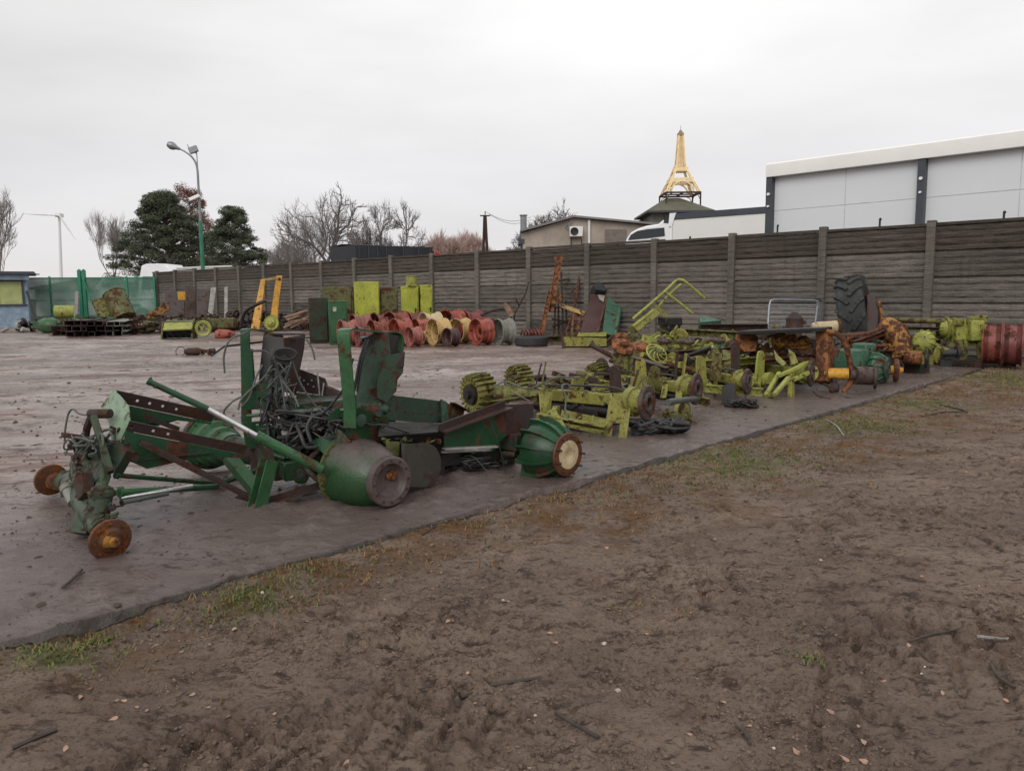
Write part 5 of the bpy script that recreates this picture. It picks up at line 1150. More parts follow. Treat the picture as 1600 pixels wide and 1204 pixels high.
# two olive tubs
def tub(lab, top, bot, r, mat):
    t = thing('auger_tub', lab, 'tub', T(bot)); p, q = T(top), T(bot); ax = q - p; L_ = ax.length
    mb = MB(); mb.lathe(p, ax, [(r, 0), (r*1.05, 0), (r*1.05, 0.04), (r, 0.05), (r, L_), (r*1.04, L_ + 0.02), (0, L_ + 0.02), (0, L_ - 0.01), (r*0.95, L_ - 0.01), (r*0.95, 0)], 28); part('shell', mb, mat, t); return t
tub('larger olive steel tub tilted open mouth up beside the netting fence', (178, 459, 31.2), (196, 497, 30.8), 0.42, M['olive'])
tub('smaller olive steel tub tilted to the left of the larger one', (157, 470, 31), (168, 498, 30.8), 0.31, M['lime_rust'])
mb = MB(); bar(mb, (232, 497, 30), (262, 478, 30), 0.1, 0.3); single('yellow_chute', mb, M['yellow_rust'], 'small rusty yellow sheet poking out left of the leaning brown sheets', 'sheet')
# channel stacks
def stack(lab, px0, px1, Y, rows, cols, mat, yaw=0, seed=1, s_=0.14):
    t = thing('beam_stack', lab, 'steel beams', gx_((px0 + px1)/2, Y)); rg = random.Random(seed); a, b_ = gx_(px0, Y), gx_(px1, Y + (px1 - px0) * yaw * 0.01)
    sd_ = (b_ - a).cross(ZU).normalized()
    for r_ in range(rows):
        for c_ in range(cols):
            o = sd_ * (-(c_ + rg.uniform(-.2, .2)) * s_ * 1.5) + ZU * (s_ * 0.55 + r_ * s_ * 1.02) + (b_ - a).normalized() * rg.uniform(-.15, .15)
            mb = MB(); mb.chan(a + o, b_ + o, s_ * 1.2, s_ * 0.95, 0.015, side=rg.choice((-1, 1))); part('beam', mb, mat, t)
    return t
stack('lowest stack of dark steel channels, right of the green casting', 100, 128, 26.5, 2, 3, M['rust_dark'], 3, 1, 0.17)
stack('long dark stack of steel channels left of the corrugated pair', 124, 158, 25.6, 3, 3, M['brown'], 4, 2, 0.18)
stack('stack of brown folded steel channels showing their ends, left of two', 160, 184, 25.9, 3, 3, M['brown'], 14, 3, 0.17)
stack('stack of grey folded steel channels showing their ends, right of two', 186, 209, 26.2, 3, 3, M['grey'], 16, 4, 0.16)
def heap(name, lab, cat, px0, px1, py_top, Y, dep, mats, n, seed, s_=0.12):
    """pile of odd castings, bars and plates resting on the concrete"""
    rg = random.Random(seed); t = thing(name, lab, cat, gx_((px0 + px1)/2, Y)); zt = hz((px0 + px1)/2, py_top, Y); n = min(n, 98)
    x0, x1 = gx_(px0, Y).x, gx_(px1, Y).x; ln = (x1 - x0)
    for i in range(n):
        mb = MB(); mt = rg.choice(mats); f = rg.random(); hh = zt * (0.55 + 0.45 * math.sin(math.pi * f)); x = x0 + ln * f; y = Y + rg.uniform(0, dep); z = rg.uniform(0.02, max(0.05, hh)); k = rg.random()
        if k < 0.45:
            a = V((x, y, z)); d = V((rg.uniform(-1, 1), rg.uniform(-.6, .6), rg.uniform(-.25, .25))) * rg.uniform(0.25, 0.6) * min(1.0, ln); 
            q = a + d; q.z = max(0.03, q.z); (mb.bar if rg.random() < .5 else mb.chan)(a, q, s_ * rg.uniform(.3, .8), s_ * rg.uniform(.3, .8))
        elif k < 0.70: mb.tube([V((x, y, z)), V((x + rg.uniform(-.4, .4), y + rg.uniform(-.3, .3), max(0.04, z + rg.uniform(-.2, .2))))], s_ * rg.uniform(.15, .5), 10)
        elif k < 0.90: mb.lathe((x, y, z), V((rg.uniform(-1, 1), rg.uniform(-1, .2), rg.uniform(-.4, .4))), [(s_*0.3, 0), (s_, 0), (s_, s_*.25), (s_*.5, s_*.3), (s_*.5, s_*.8), (s_*.3, s_*.8)], 16, loop=True)
        else: mb.box((x, y, z * 0.8 + 0.04), (s_ * rg.uniform(1, 2.6), s_ * rg.uniform(.8, 2), s_ * rg.uniform(.4, 1.4)), Euler((rg.uniform(-.3, .3), rg.uniform(-.3, .3), rg.uniform(0, 3))).to_matrix())
        part1('bar' if k < .45 else 'rod' if k < .70 else 'flange' if k < .90 else 'casting', mb, M[mt], t)
    return t
heap('scrap_heap', 'small dark heap of scrap before the blue kiosk', 'scrap heap', 4, 46, 503, 29.5, 1.5, ('rust_dark', 'steel_dark', 'tin'), 34, 5, 0.2)
mb = MB(); mb.lathe(gx_(72, 29, .27), V((1, -.3, 0)), [(0, -.4), (.2, -.38), (.3, -.1), (.3, .2), (.22, .4), (.12, .5), (0, .5)], 20); mb.box(gx_(72, 29, .3), (.9, .4, .25)); greeble(mb, gx_(60, 29, .3), gx_(86, 29, .3), 14, 0.16, 3); single('green_casting', mb, M['green_lite'], 'green gear casting left of the steel channel stacks', 'casting')
heap('scrap_heap', 'green and rusty scrap heap behind the channel stacks near the tubs', 'scrap heap', 92, 160, 494, 29.0, 2.0, ('green_lite', 'olive', 'rust_dark'), 60, 6, 0.2)
heap('scrap_heap', 'brown scrap heap between the channel stacks and the straw header', 'scrap heap', 172, 262, 494, 27.0, 2.2, ('rust_dark', 'brown', 'olive', 'rust'), 90, 7, 0.18)
heap('scrap_heap', 'dark scrap row along the wall behind the yellow forks', 'scrap heap', 300, 480, 489, 29.0, 1.6, ('rust_dark', 'steel_dark', 'brown'), 110, 8, 0.18)
# leaning sheets by the far wall
for i, (a, b_, c_, d_, m_, l_, n_) in enumerate(((258, 288, 456, 490, 'brown', 'brown steel sheet leaning on the wall behind the straw header', 'steel_sheet'), (289, 306, 450, 490, 'rust_dark', 'tall dark mesh like sheet leaning right of the brown sheet', 'steel_sheet'), (308, 327, 453, 490, 'brown', 'dark sheet leaning left of the pale grey plank', 'steel_sheet'), (327, 335, 450, 492, 'wood_grey', 'pale grey plank leaning on the wall right of the dark sheets', 'plank'), (351, 356, 449, 490, 'wood_grey', 'narrow grey plank leaning alone on the wall left of the yellow forks', 'plank'))):
    mb = MB(); Yq = 31.5 - i * 0.55; sh_ = 3 if i == 3 else 0
    quad(mb, [(a + sh_, c_, Yq + .5), (b_ + sh_, c_ - 1, Yq + .5), (b_ - sh_, 502 - i, Yq - .2), (a - sh_, 502 - i, Yq - .2)], 0.05); single(n_, mb, M[m_], l_, 'sheet' if i < 3 else 'plank')
mb = MB(); mb.box(T((284, 462, 30.6)), (0.28, 0.1, 0.32), R(10)); single('orange_cover', mb, M['yellow'], 'small orange cover perched on the brown leaning sheets', 'cover')
# straw header / pickup
hd_p = thing('straw_pickup', 'yellow green pickup header with a pale front panel and belt pulley', 'pickup header', gx_(300, 24))
mb = MB(); quad(mb, [(257, 505, 24.0), (302, 504, 24.0), (300, 514, 23.6), (255, 516, 23.6)], 0.04); part('front_panel', mb, M['lime_b'], hd_p)
mb = MB(); quad(mb, [(257, 504, 24.0), (302, 503, 24.0), (306, 499, 24.9), (262, 500, 24.9)], 0.04); part('top_panel', mb, M['olive'], hd_p)
for px in (254, 301):
    mb = MB(); quad(mb, [(px, 504, 23.9), (px + 8, 501, 24.9), (px + 6, 529, 24.6), (px - 2, 533, 23.7)], 0.05); part('side_plate', mb, M['lime_rust'], hd_p)
mb = MB(); mb.tube([gx_(256, 24.2, .22), gx_(301, 24.2, .22)], 0.2, 16); 
for i in range(9): mb.tube([gx_(258 + i * 5, 24.0, .22), gx_(258 + i * 5, 23.85, .05 + .1 * (i % 2))], 0.012, 5)
part('roller', mb, M['rubber'], hd_p)
mb = MB(); bar(mb, (249, 534, 23.4), (298, 537, 23.2), 0.25, 0.06); part('skid', mb, M['rust_dark'], hd_p)
c = T((318, 513, 23.9)); mb = MB(); mb.lathe(c, V((.1, -1, 0)), [(.16, 0), (.235, -.02), (.25, 0), (.25, .06), (.235, .08), (.16, .06)], 28, loop=True)
for i in range(5): a = 2*math.pi*i/5; mb.bar(c + V((0, -.03, 0)), c + V((.18*math.cos(a), -.03, .18*math.sin(a))), 0.03, 0.03)
mb.lathe(c, V((0, -1, 0)), [(0, 0), (.05, 0), (.05, .1), (0, .1)], 12); part('pulley', mb, M['lime_b'], hd_p)
mb = MB(); mb.tube([gx_(326, 24.4, .38), gx_(364, 24.9, .4)], 0.22, 16); mb.box(gx_(346, 24.6, .45), (.8, .5, .28), R(5)); greeble(mb, gx_(304, 24.2, .5), gx_(362, 24.6, .55), 22, 0.13, 12); part('gear_housing', mb, M['olive'], hd_p)
mb = MB(); greeble(mb, gx_(262, 24.6, .62), gx_(340, 24.8, .62), 26, 0.13, 13); part('top_fittings', mb, M['rust_dark'], hd_p)
mb = MB(); mb.lathe(gx_(333, 23.9, .12), V((1, .1, 0)), [(0, 0), (.12, .02), (.17, .12), (.15, .4), (.08, .58), (0, .6)], 16); single('red_cover', mb, M['red'], 'faded red plastic cover on the ground right of the pickup header', 'cover')
# yellow forks
yf = thing('loader_fork', 'pair of tapering yellow loader arms joined by a bar, standing upright', 'loader arms', gx_(412, 27))
mb = MB(); quad(mb, [(408, 437, 27.4), (415, 437, 27.4), (406, 515, 26.8), (392, 515, 26.8)], 0.10); part('arm', mb, M['yellow'], yf, bevel=0.01)
mb = MB(); quad(mb, [(432, 431, 27.8), (441, 431, 27.8), (436, 470, 27.6), (434, 505, 27.2), (421, 505, 27.2)], 0.10); part('arm', mb, M['yellow'], yf, bevel=0.01)
mb = MB(); bar(mb, (408, 438, 27.4), (436, 434, 27.8), 0.09, 0.09); part('cross_bar', mb, M['cream'], yf)
mb = MB(); mb.lathe(T((437, 436, 27.74)), V((0, -1, 0)), [(0, .06), (.05, .06), (.06, 0)], 10); mb.lathe(T((412, 447, 27.34)), V((0, -1, 0)), [(0, .06), (.05, .06), (.06, 0)], 10); part('pin', mb, M['rust_dark'], yf)
lh = thing('wheel_hub', 'lime green wheel hub with pale ring resting beside the yellow arms', 'wheel hub', gx_(423, 25)); c = gx_(423, 24.6, hz(423, 504, 24.6))
mb = MB(); mb.lathe(c, V((-.1, -1, .1)), [(0, .14), (.06, .14), (.08, .10), (.12, .08), (.15, .02), (.22, .02), (.245, .05), (.25, 0), (.2, -.1), (0, -.1)], 28); part('disc', mb, M['lime_b'], lh)
mb = MB(); mb.box(c - ZU * (c.z * 0.5 + 0.05) + V((0, .2, 0)), (.3, .3, max(.1, c.z - .1))); mb.tube([c + V((0, .1, 0)), c + V((-.4, .5, -.05))], 0.07, 10); part('knuckle', mb, M['lime_rust'], lh)
# wooden poles
wp_ = thing('wood_pile', 'loose pile of weathered wooden poles left of the dark steel cabinet', 'wood pile', gx_(462, 22)); rg = random.Random(4)
for i in range(11):
    a = (444 + rg.uniform(-4, 14), 513 - i * 1.6 + rg.uniform(-2, 2), 22.2 + rg.uniform(-.3, .5)); b_ = (481 + rg.uniform(-4, 4), 503 - i * 1.2 + rg.uniform(-6, 4), 21.8 + rg.uniform(-.3, .6))
    mb = MB(); mb.tube([T(a), T(b_)], rg.uniform(.02, .045), 7); part('wooden_pole', mb, M['wood'], wp_)
# axle stub on the ground
st_ = thing('axle_stub', 'rusty axle stub with a wire ring lying alone on the open concrete', 'axle stub', G(300, 552)); YQ = YG(300, 555)
mb = MB(); mb.lathe(gx_(283, YQ, .08), V((1, .1, .02)), [(0, 0), (.05, .01), (.085, .08), (.085, .3), (.05, .38), (.04, .5), (.06, .55), (.06, .66), (0, .68)], 14); part('shaft', mb, M['rust_dark'], st_)
mb = MB(); c = gx_(277, YQ, .09); mb.tube([c + V((.1*math.cos(a), .04*math.sin(a), .10*math.sin(a))) for a in [i*2*math.pi/16 for i in range(17)]], .008, 6); part('wire_ring', mb, M['rust_dark'], st_)
mb = MB(); mb.lathe(gx_(322, YQ, .07), V((1, -.3, 0)), [(.02, 0), (.07, 0), (.07, .03), (.02, .03)], 14, loop=True); mb.lathe(gx_(312, YQ, .07), V((.3, -1, 0)), [(.03, 0), (.065, 0), (.065, .03), (.03, .03)], 14, loop=True); part('flange', mb, M['rust'], st_)
# ================================================================== THE ROW OF CHASSIS AND AXLES
HUBM, t_, b_p = nmat('green_and_brown_bell_paint')
cv = coords(t_); gg = N(t_, 'ShaderNodeTexCoord'); sp = N(t_, 'ShaderNodeSeparateXYZ'); t_.links.new(gg.outputs['Object'], sp.inputs[0])
n1 = noise(t_, cv, 6, 9, 0.68); n2 = noise(t_, cv, 45, 6, 0.65)
gm = rng(t_, math_(t_, 'ADD', sp.outputs['Z'], math_(t_, 'MULTIPLY', n1, 0.30)), 0.35, 0.50)
cc = mixc(t_, gm, (0.018, 0.060, 0.018), (0.092, 0.068, 0.064)); cc = mixc(t_, rng(t_, n1, 0.56, 0.66, 0, 0.8), cc, (0.06, 0.038, 0.032)); cc = mixc(t_, rng(t_, n2, 0.52, 0.68, 0, 0.6), cc, (0.035, 0.028, 0.025))
t_.links.new(cc, b_p.inputs['Base Color']); t_.links.new(rng(t_, n1, 0.4, 0.6, 0.24, 0.5), b_p.inputs['Roughness']); bump(t_, b_p, n2, 0.5, 0.008)

# ---------------------------------------------------------------- 1 steering axle frame
s1 = thing('steering_axle', 'dark green steering axle frame with two rusty hub discs, nearest on the left', 'steering axle', gx_(130, 4.4))
def hub_disc(c, ax, r, parent, mat, core, label=None):
    mb = MB(); mb.lathe(c, ax, [(0, -.02), (r*.5, -.02), (r*.96, -.012), (r, 0), (r*.97, .012), (r*.62, .02), (r*.5, .035), (0, .035)], 36); mb.bolts(V(c) + V(ax).normalized()*.012, ax, r*.78, 8, .007, .016); o = part('hub_disc', mb, mat, parent, label)
    mb = MB(); mb.lathe(c, ax, [(r*.55, .02), (r*.50, .034), (r*.36, .042), (r*.28, .046), (r*.27, .062), (r*.22, .066), (r*.12, .066), (r*.10, .058), (0, .058)], 24); part('hub_cap', mb, core, o); return o
nd = T((172, 842, 3.70)); hub_disc(nd, V((.76, -.62, -.10)), .105, s1, M['rust_disc'], M['yellow_rust'])
fd_ = T((80, 749, 4.85)); hub_disc(fd_, V((-.75, .62, .05)), .102, s1, M['rust_disc'], M['yellow_rust'])
mb = MB(); mb.lathe(fd_ + V((.05, -.045, 0)), V((.75, -.62, 0)), [(0, 0), (.055, 0), (.05, .05), (.035, .06), (.035, .1), (0, .1)], 16); part('hub_cap', mb, M['yellow_rust'], s1)
mb = MB(); mb.tube([T((86, 752, 4.95)), T((105, 752, 4.75)), T((128, 768, 4.45)), T((146, 800, 4.1)), T((160, 828, 3.84))], [.05, .07, .085, .08, .055], 12)
mb.tube([T((160, 770, 3.98)), T((150, 825, 3.93))], [.055, .052], 16); mb.lathe(T((160, 770, 3.98)), ZU, [(.058, -.02), (.066, -.015), (.066, .012), (.05, .018), (.045, .034), (.03, .04), (.022, .06), (0, .062)], 22); mb.bolts(T((160, 770, 3.98)) + ZU*.012, ZU, .056, 6, .006, .012); greeble(mb, T((150, 790, 3.96)), T((168, 815, 3.85)), 18, .03, 601)
mb.tube([T((104, 735, 4.75)), T((106, 775, 4.72))], .04, 12)
quad(mb, [(113, 832, 3.98), (128, 796, 4.1), (150, 800, 4.0), (142, 836, 3.95)], .06); mb.jit(.008, 4, 12)
part('axle_beam', mb, M['green_moss'], s1)
mb = MB(); quad(mb, [(118, 712, 4.55), (140, 700, 4.45), (165, 708, 4.35), (170, 742, 4.2), (150, 792, 4.05), (128, 800, 4.15), (110, 760, 4.6)], .05); mb.jit(.012, 9, 9); part('pivot_casting', mb, M['green_moss'], s1, bevel=.006)
mb = MB(); quad(mb, [(122, 752, 4.2), (136, 738, 4.15), (140, 770, 4.1), (130, 782, 4.1)], .06); greeble(mb, T((120, 700, 4.5)), T((150, 820, 4.0)), 44, .035, 5); greeble(mb, T((118, 690, 4.6)), T((180, 700, 4.35)), 26, .04, 6); greeble(mb, T((128, 770, 4.2)), T((178, 800, 3.95)), 24, .035, 7); part('bracket', mb, M['rust_dark'], s1)
mb = MB(); bar(mb, (146, 650, 4.35), (173, 738, 4.15), .034, .034, up=AX); part('strut', mb, M['green_moss'], s1, bevel=.004)
mb = MB(); mb.tube([T((131, 700, 4.5)), T((136, 668, 4.45)), T((143, 650, 4.4))], .022, 8); mb.tube([T((141, 646, 4.42)), T((172, 646, 4.38))], .028, 10); mb.tube([T((112, 726, 4.6)), T((124, 700, 4.55)), T((138, 690, 4.5))], .015, 7); part('rod', mb, M['rust_dark'], s1)
mb = MB(); bar(mb, (97, 679, 4.6), (140, 685, 4.5), .012, .03); bar(mb, (140, 685, 4.5), (172, 700, 4.4), .012, .03); part('flat_bar', mb, M['rust_dark'], s1)
mb = MB(); mb.tube([T((106, 766, 4.35)), T((115, 785, 4.28))], .030, 14); mb.tube([T((103, 760, 4.37)), T((106, 766, 4.35))], .036, 14); st = part('steering_cylinder', mb, M['grey'], s1)
mb = MB(); mb.tube([T((115, 785, 4.28)), T((122, 800, 4.22))], .014, 10); part('piston_rod', mb, M['chrome'], st)
mb = MB(); mb.tube([T((101, 690, 4.6)), T((102, 670, 4.6)), T((107, 646, 4.6)), T((114, 639, 4.58)), T((122, 645, 4.55)), T((133, 648, 4.5)), T((146, 646, 4.45))], .006, 7, smooth=5)
hoses(mb, T((150, 700, 4.3)), (.12, .1, .10), 9, .008, 6); hoses(mb, T((118, 700, 4.5)), (.05, .08, .08), 5, .006, 8)
part('hose', mb, M['hose_grey'], s1)
# longitudinal beams: channel web plus perforated top flange
def deep_beam(a, b_, hweb0, hweb1, fw, holes, parent, m1, m2, fl=V((0, 0, 0)), blunt=.12):
    pa, pb = T(a), T(b_); d = (pb - pa).normalized(); up = (ZU - d * d.z).normalized()
    mb = MB(); L_ = (pb - pa).length; mb.plate([pa, pa + d*.02 - up*hweb0, pa + d*L_*blunt*2.0 - up*hweb0*1.25, pa + d*L_*.65 - up*hweb1*1.0, pb - up*hweb1*.35, pb], .008)
    part('beam_web', mb, m1, parent)
    sd_ = d.cross(up).normalized(); sd_ = sd_ if sd_.y < 0 else -sd_
    mb = MB(); mb.strip(pa + up*.004, pb + up*.004, (sd_*.30 + up*.95).normalized(), fw, holes, .017, .007); part('beam_flange', mb, m2, parent)
    mb = MB(); mb.bar(pa + d*L_*blunt - up*hweb0 - sd_*.0 , pb - up*hweb1*.4 - d*L_*.3, .05, .008, up=up); part('lower_flange', mb, m1, parent)
deep_beam((176, 628, 4.62), (330, 660, 5.05), .13, .03, .075, [.03, .21, .33, .46, .60], s1, M['green'], M['brown'])
deep_beam((196, 673, 4.28), (381, 710, 4.72), .15, .06, .060, [.03, .20, .32], s1, M['green'], M['brown'])
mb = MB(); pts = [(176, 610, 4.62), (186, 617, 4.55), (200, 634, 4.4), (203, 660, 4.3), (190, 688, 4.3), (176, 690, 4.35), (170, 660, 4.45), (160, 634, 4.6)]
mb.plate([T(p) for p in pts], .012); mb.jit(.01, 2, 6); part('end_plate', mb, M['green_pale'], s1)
mb = MB(); quad(mb, [(176, 690, 4.35), (190, 690, 4.3), (205, 705, 4.2), (185, 740, 4.2), (172, 735, 4.25)], .05); mb.lathe(T((208, 714, 4.25)), AX, [(0, -.03), (.022, -.03), (.022, .03), (0, .03)], 12); greeble(mb, T((180, 670, 4.35)), T((212, 716, 4.25)), 16, .028, 15); part('bracket', mb, M['green_rust'], s1)
mb = MB(); mb.angle(T((217, 694, 4.30)), T((396, 784, 4.62)), .035, .035, .006); part('diagonal_brace', mb, M['rust_dark'], s1)
mb = MB(); mb.angle(T((222, 653, 4.6)), T((278, 674, 4.75)), .03, .03, .006); part('diagonal_brace', mb, M['rust_dark'], s1)
for a, b_, r_, m_ in (((180, 742, 4.2), (327, 754, 4.75), .014, 'green'), ((186, 769, 4.12), (338, 760, 4.72), .019, 'green_lite'), ((190, 785, 4.08), (262, 771, 4.35), .013, 'hose_grey')):
    mb = MB(); mb.tube([T(a), T(b_)], r_, 12); mb.tube([T(a), T(a).lerp(T(b_), .03)], r_*1.5, 12); o = part('tie_rod', mb, M[m_], s1)
mb = MB(); mb.tube([T((188, 778, 4.12)), T((300, 759, 4.5))], .012, 12); part('piston_rod', mb, M['chrome'], s1)
mb = MB(); mb.chan(T((398, 776, 4.60)), T((349, 717, 4.78)), .07, .075, .008, up=AX); part('channel_brace', mb, M['green_lite'], s1)
mb = MB(); mb.chan(T((408, 800, 4.55)), T((429, 719, 4.62)), .075, .095, .01, up=AX, side=-1); part('channel_post', mb, M['green_lite'], s1)
mb = MB(); mb.angle(T((420, 786, 4.6)), T((503, 761, 4.75)), .04, .04, .006); mb.angle(T((372, 775, 4.62)), T((415, 788, 4.58)), .04, .04, .006); part('bottom_bar', mb, M['rust_dark'], s1)

# ---------------------------------------------------------------- 2 loose hydraulic cylinder
hc = thing('hydraulic_cylinder', 'long green hydraulic cylinder with a chrome middle slanting across the nearest chassis', 'hydraulic cylinder', gx_(370, 4.35))
a, b_, c_, d_ = T((236, 597.5, 4.28)), T((325, 639, 4.36)), T((402, 681, 4.44)), T((503, 733, 4.55))
mb = MB(); mb.tube([a, b_], [.017, .019], 18); mb.tube([a + (a-b_).normalized()*.02, a], .020, 12); mb.tube([a + V((0, 0, .014)), a + V((.0, 0, .03))], .006, 6); part('rod_sleeve', mb, M['green'], hc)
mb = MB(); mb.tube([b_, c_], .0155, 18); part('piston_rod', mb, M['chrome'], hc)
mb = MB(); mb.tube([c_, d_], .031, 20); mb.tube([c_ - (d_-c_).normalized()*.006, c_ + (d_-c_).normalized()*.03], .034, 20); mb.tube([c_.lerp(d_, .12), c_.lerp(d_, .12) - ZU*.045], .012, 8); part('barrel', mb, M['green_lite'], hc)
mb = MB(); mb.lathe(T((244, 604, 4.27)), V((0, -1, 0)), [(0, .02), (.008, .02), (.01, 0)], 8); mb.tube([T((388, 672, 4.42)), T((389, 682, 4.42))], .01, 8); part('port', mb, M['rust_dark'], hc)

# ---------------------------------------------------------------- 3 drive chassis with the big bell hub
s2 = thing('drive_chassis', 'dark green chassis with two arched uprights and a big brown bell shaped hub', 'chassis', gx_(500, 4.9))
bc = T((551, 736, 4.80)); r0, r1, LB = .236, .148, .405
mb = MB(); mb.lathe(bc, AX, [(0, -.02), (r0*.8, -.02), (r0*.98, -.01), (r0*.97, .03), (r0*.95, .07), (r0*.925, .13), (r0*.875, .19), (r0*.81, .24), (r0*.73, .282), (r0*.64, .317), (r0*.57, .343), (r1*.88, .352), (r1*.88, .366)], 56)
bh = part('hub_housing', mb, HUBM, s2)
mb = MB(); mb.lathe(bc, AX, [(r1*.86, .362), (r1*1.03, .364), (r1*1.03, LB), (r1*.97, LB + .006), (.112, LB + .005), (.106, LB - .002), (.103, LB - .012), (.09, LB - .030), (.06, LB - .040), (0, LB - .042)], 56)
part('face_ring', mb, M['hubpurple'], bh)
mb = MB(); mb.lathe(bc, AX, [(r0*.9, -.012), (r0*1.035, -.012), (r0*1.035, .008), (r0*.9, .012)], 56, loop=True); mb.bolts(bc + AX*.008, AX, r0*.995, 20, .009, .014); part('flange_ring', mb, M['olive'], bh)
mb = MB(); mb.bolts(bc + AX*(LB+.004), AX, .128, 12, .007, .010); part('bolt_ring', mb, M['rust_dark'], bh)
mb = MB(); pc_ = bc + AX*(LB-.036) + V((.028, .02, .03)); mb.lathe(pc_, AX, [(0, .008), (.014, .010), (.026, .006), (.036, 0), (.038, -.008)], 16, wob=.2); mb.jit(.008, 3, 60); part('rust_plug', mb, M['rust_or'], bh)
mb = MB(); mb.lathe(T((512, 745, 4.66)), AX, [(0, -.04), (.05, -.04), (.05, .03), (.03, .05), (0, .05)], 16); greeble(mb, T((502, 730, 4.66)), T((512, 760, 4.62)), 6, .03, 3); part('brake_fitting', mb, M['olive'], s2)
# far hub
fc = T((352, 697, 5.35)); BX = -AX
mb = MB(); mb.lathe(fc, BX, [(0, -.12), (.10, -.12), (.11, -.02), (.135, 0), (.135, .10), (.165, .12), (.165, .22), (.19, .23), (.19, .30), (.05, .33), (0, .33)], 40); mb.bolts(fc + BX*.23, AX, .178, 14, .008, .012)
part('hub_housing', mb, M['green_lite'], s2)
mb = MB(); mb.lathe(fc + BX*.23, BX, [(.12, 0), (.2, 0), (.2, .07), (.12, .07)], 40, loop=True); part('flange_ring', mb, M['green_rust'], s2)
# cross axle and gearbox
mb = MB(); mb.tube([bc - AX*.02, bc - AX*.25, fc + AX*.15, fc], [.11, .09, .09, .11], 18); mb.box(bc.lerp(fc, .5) + ZU*.02, (.34, .34, .24), R(45)); mb.lathe(bc.lerp(fc, .45) + V((.1, .1, 0)), V((.7, .7, 0)), [(0, 0), (.12, 0), (.12, .06), (.06, .08), (.06, .16), (0, .16)], 20)
greeble(mb, bc, fc, 26, .06, 18); part('cross_axle', mb, M['green_rust'], s2)
mb = MB(); mb.box(T((455, 693, 4.85)), (.11, .10, .17), R(20)); mb.box(T((452, 672, 4.85)), (.08, .08, .03), R(20)); part('pump_block', mb, M['tin'], s2, bevel=.006)
mb = MB(); mb.box(T((457, 732, 4.82)), (.14, .16, .12), R(30)); mb.box(T((470, 700, 5.0)), (.12, .12, .2), R(30)); mb.tube([T((428, 710, 4.78)), T((446, 716, 4.78))], .016, 10); part('lower_box', mb, M['green'], s2, bevel=.005)
# near upright: a flat bar arch
def arch(pts, w_, t__, side, mat, name='upright'):
    mb = MB(); P_ = crom([T(p) for p in pts], 5); sv = V(side).normalized()
    n = len(P_); vs = []; ws = w_ if isinstance(w_, (list, tuple)) else [w_, w_]
    for i, p in enumerate(P_):
        tt = (P_[min(n-1, i+1)] - P_[max(0, i-1)]).normalized(); nn = tt.cross(sv).normalized(); s_ = (sv - tt*sv.dot(tt)).normalized(); ww = ws[0] + (ws[1] - ws[0]) * i/(n-1)
        vs += [p + s_*ww/2 + nn*t__/2, p - s_*ww/2 + nn*t__/2, p - s_*ww/2 - nn*t__/2, p + s_*ww/2 - nn*t__/2]
    fs = [(i*4+j, i*4+(j+1)%4, (i+1)*4+(j+1)%4, (i+1)*4+j) for i in range(n-1) for j in range(4)] + [(3,2,1,0), tuple(range(4*n-4, 4*n))]
    mb.add(vs, fs); return part(name, mb, mat, s2)
arch([(547, 668, 4.62), (546, 630, 4.62), (541, 575, 4.62), (537, 525, 4.62), (540, 515, 4.66), (552, 514.5, 4.74), (590, 519, 5.0), (612, 519, 5.12), (621, 526, 5.16), (621, 545, 5.16), (618, 562, 5.16)], [.085, .090], .010, V((.93, -.36, 0)), M['green_lite'])
arch([(385, 660, 5.16), (385, 610, 5.16), (384, 560, 5.16), (383, 522, 5.16), (386, 514.5, 5.2), (400, 516, 5.3), (425, 521, 5.45), (440, 527, 5.5)], [.082, .060], .010, V((.93, -.36, 0)), M['green'])
mb = MB(); quad(mb, [(391, 545, 5.14), (394, 545, 5.14), (398, 600, 5.14), (392, 612, 5.14), (388, 600, 5.14)], .03); quad(mb, [(549, 600, 4.62), (556, 620, 4.62), (556, 665, 4.66), (549, 672, 4.66), (545, 640, 4.64)], .02); part('gusset', mb, M['green'], s2)
mb = MB(); quad(mb, [(384, 606, 5.1), (410, 598, 5.12), (440, 606, 5.14), (448, 636, 5.14), (380, 640, 5.1)], .05); quad(mb, [(378, 660, 5.0), (430, 655, 5.1), (435, 700, 5.1), (385, 700, 5.0)], .04); quad(mb, [(400, 663, 4.96), (432, 663, 4.98), (430, 682, 4.98), (404, 684, 4.96)], .05); quad(mb, [(508, 655, 4.7), (530, 634, 4.75), (532, 657, 4.75)], .012); quad(mb, [(490, 690, 4.8), (535, 672, 4.75), (552, 690, 4.7), (520, 720, 4.7)], .06); quad(mb, [(532, 640, 4.66), (560, 636, 4.7), (606, 652, 4.9), (604, 690, 4.9), (545, 684, 4.7)], .03); part('frame_plate', mb, M['green'], s2)
mb = MB(); mb.bar(T((330, 556, 5.2)), T((351, 541, 5.22)), .03, .012); mb.bar(T((351, 541, 5.22)), T((449, 529, 5.35)), .035, .014); mb.bar(T((449, 529, 5.35)), T((485, 527, 5.4)), .02, .01); part('bent_bar', mb, M['steel_dark'], s2)
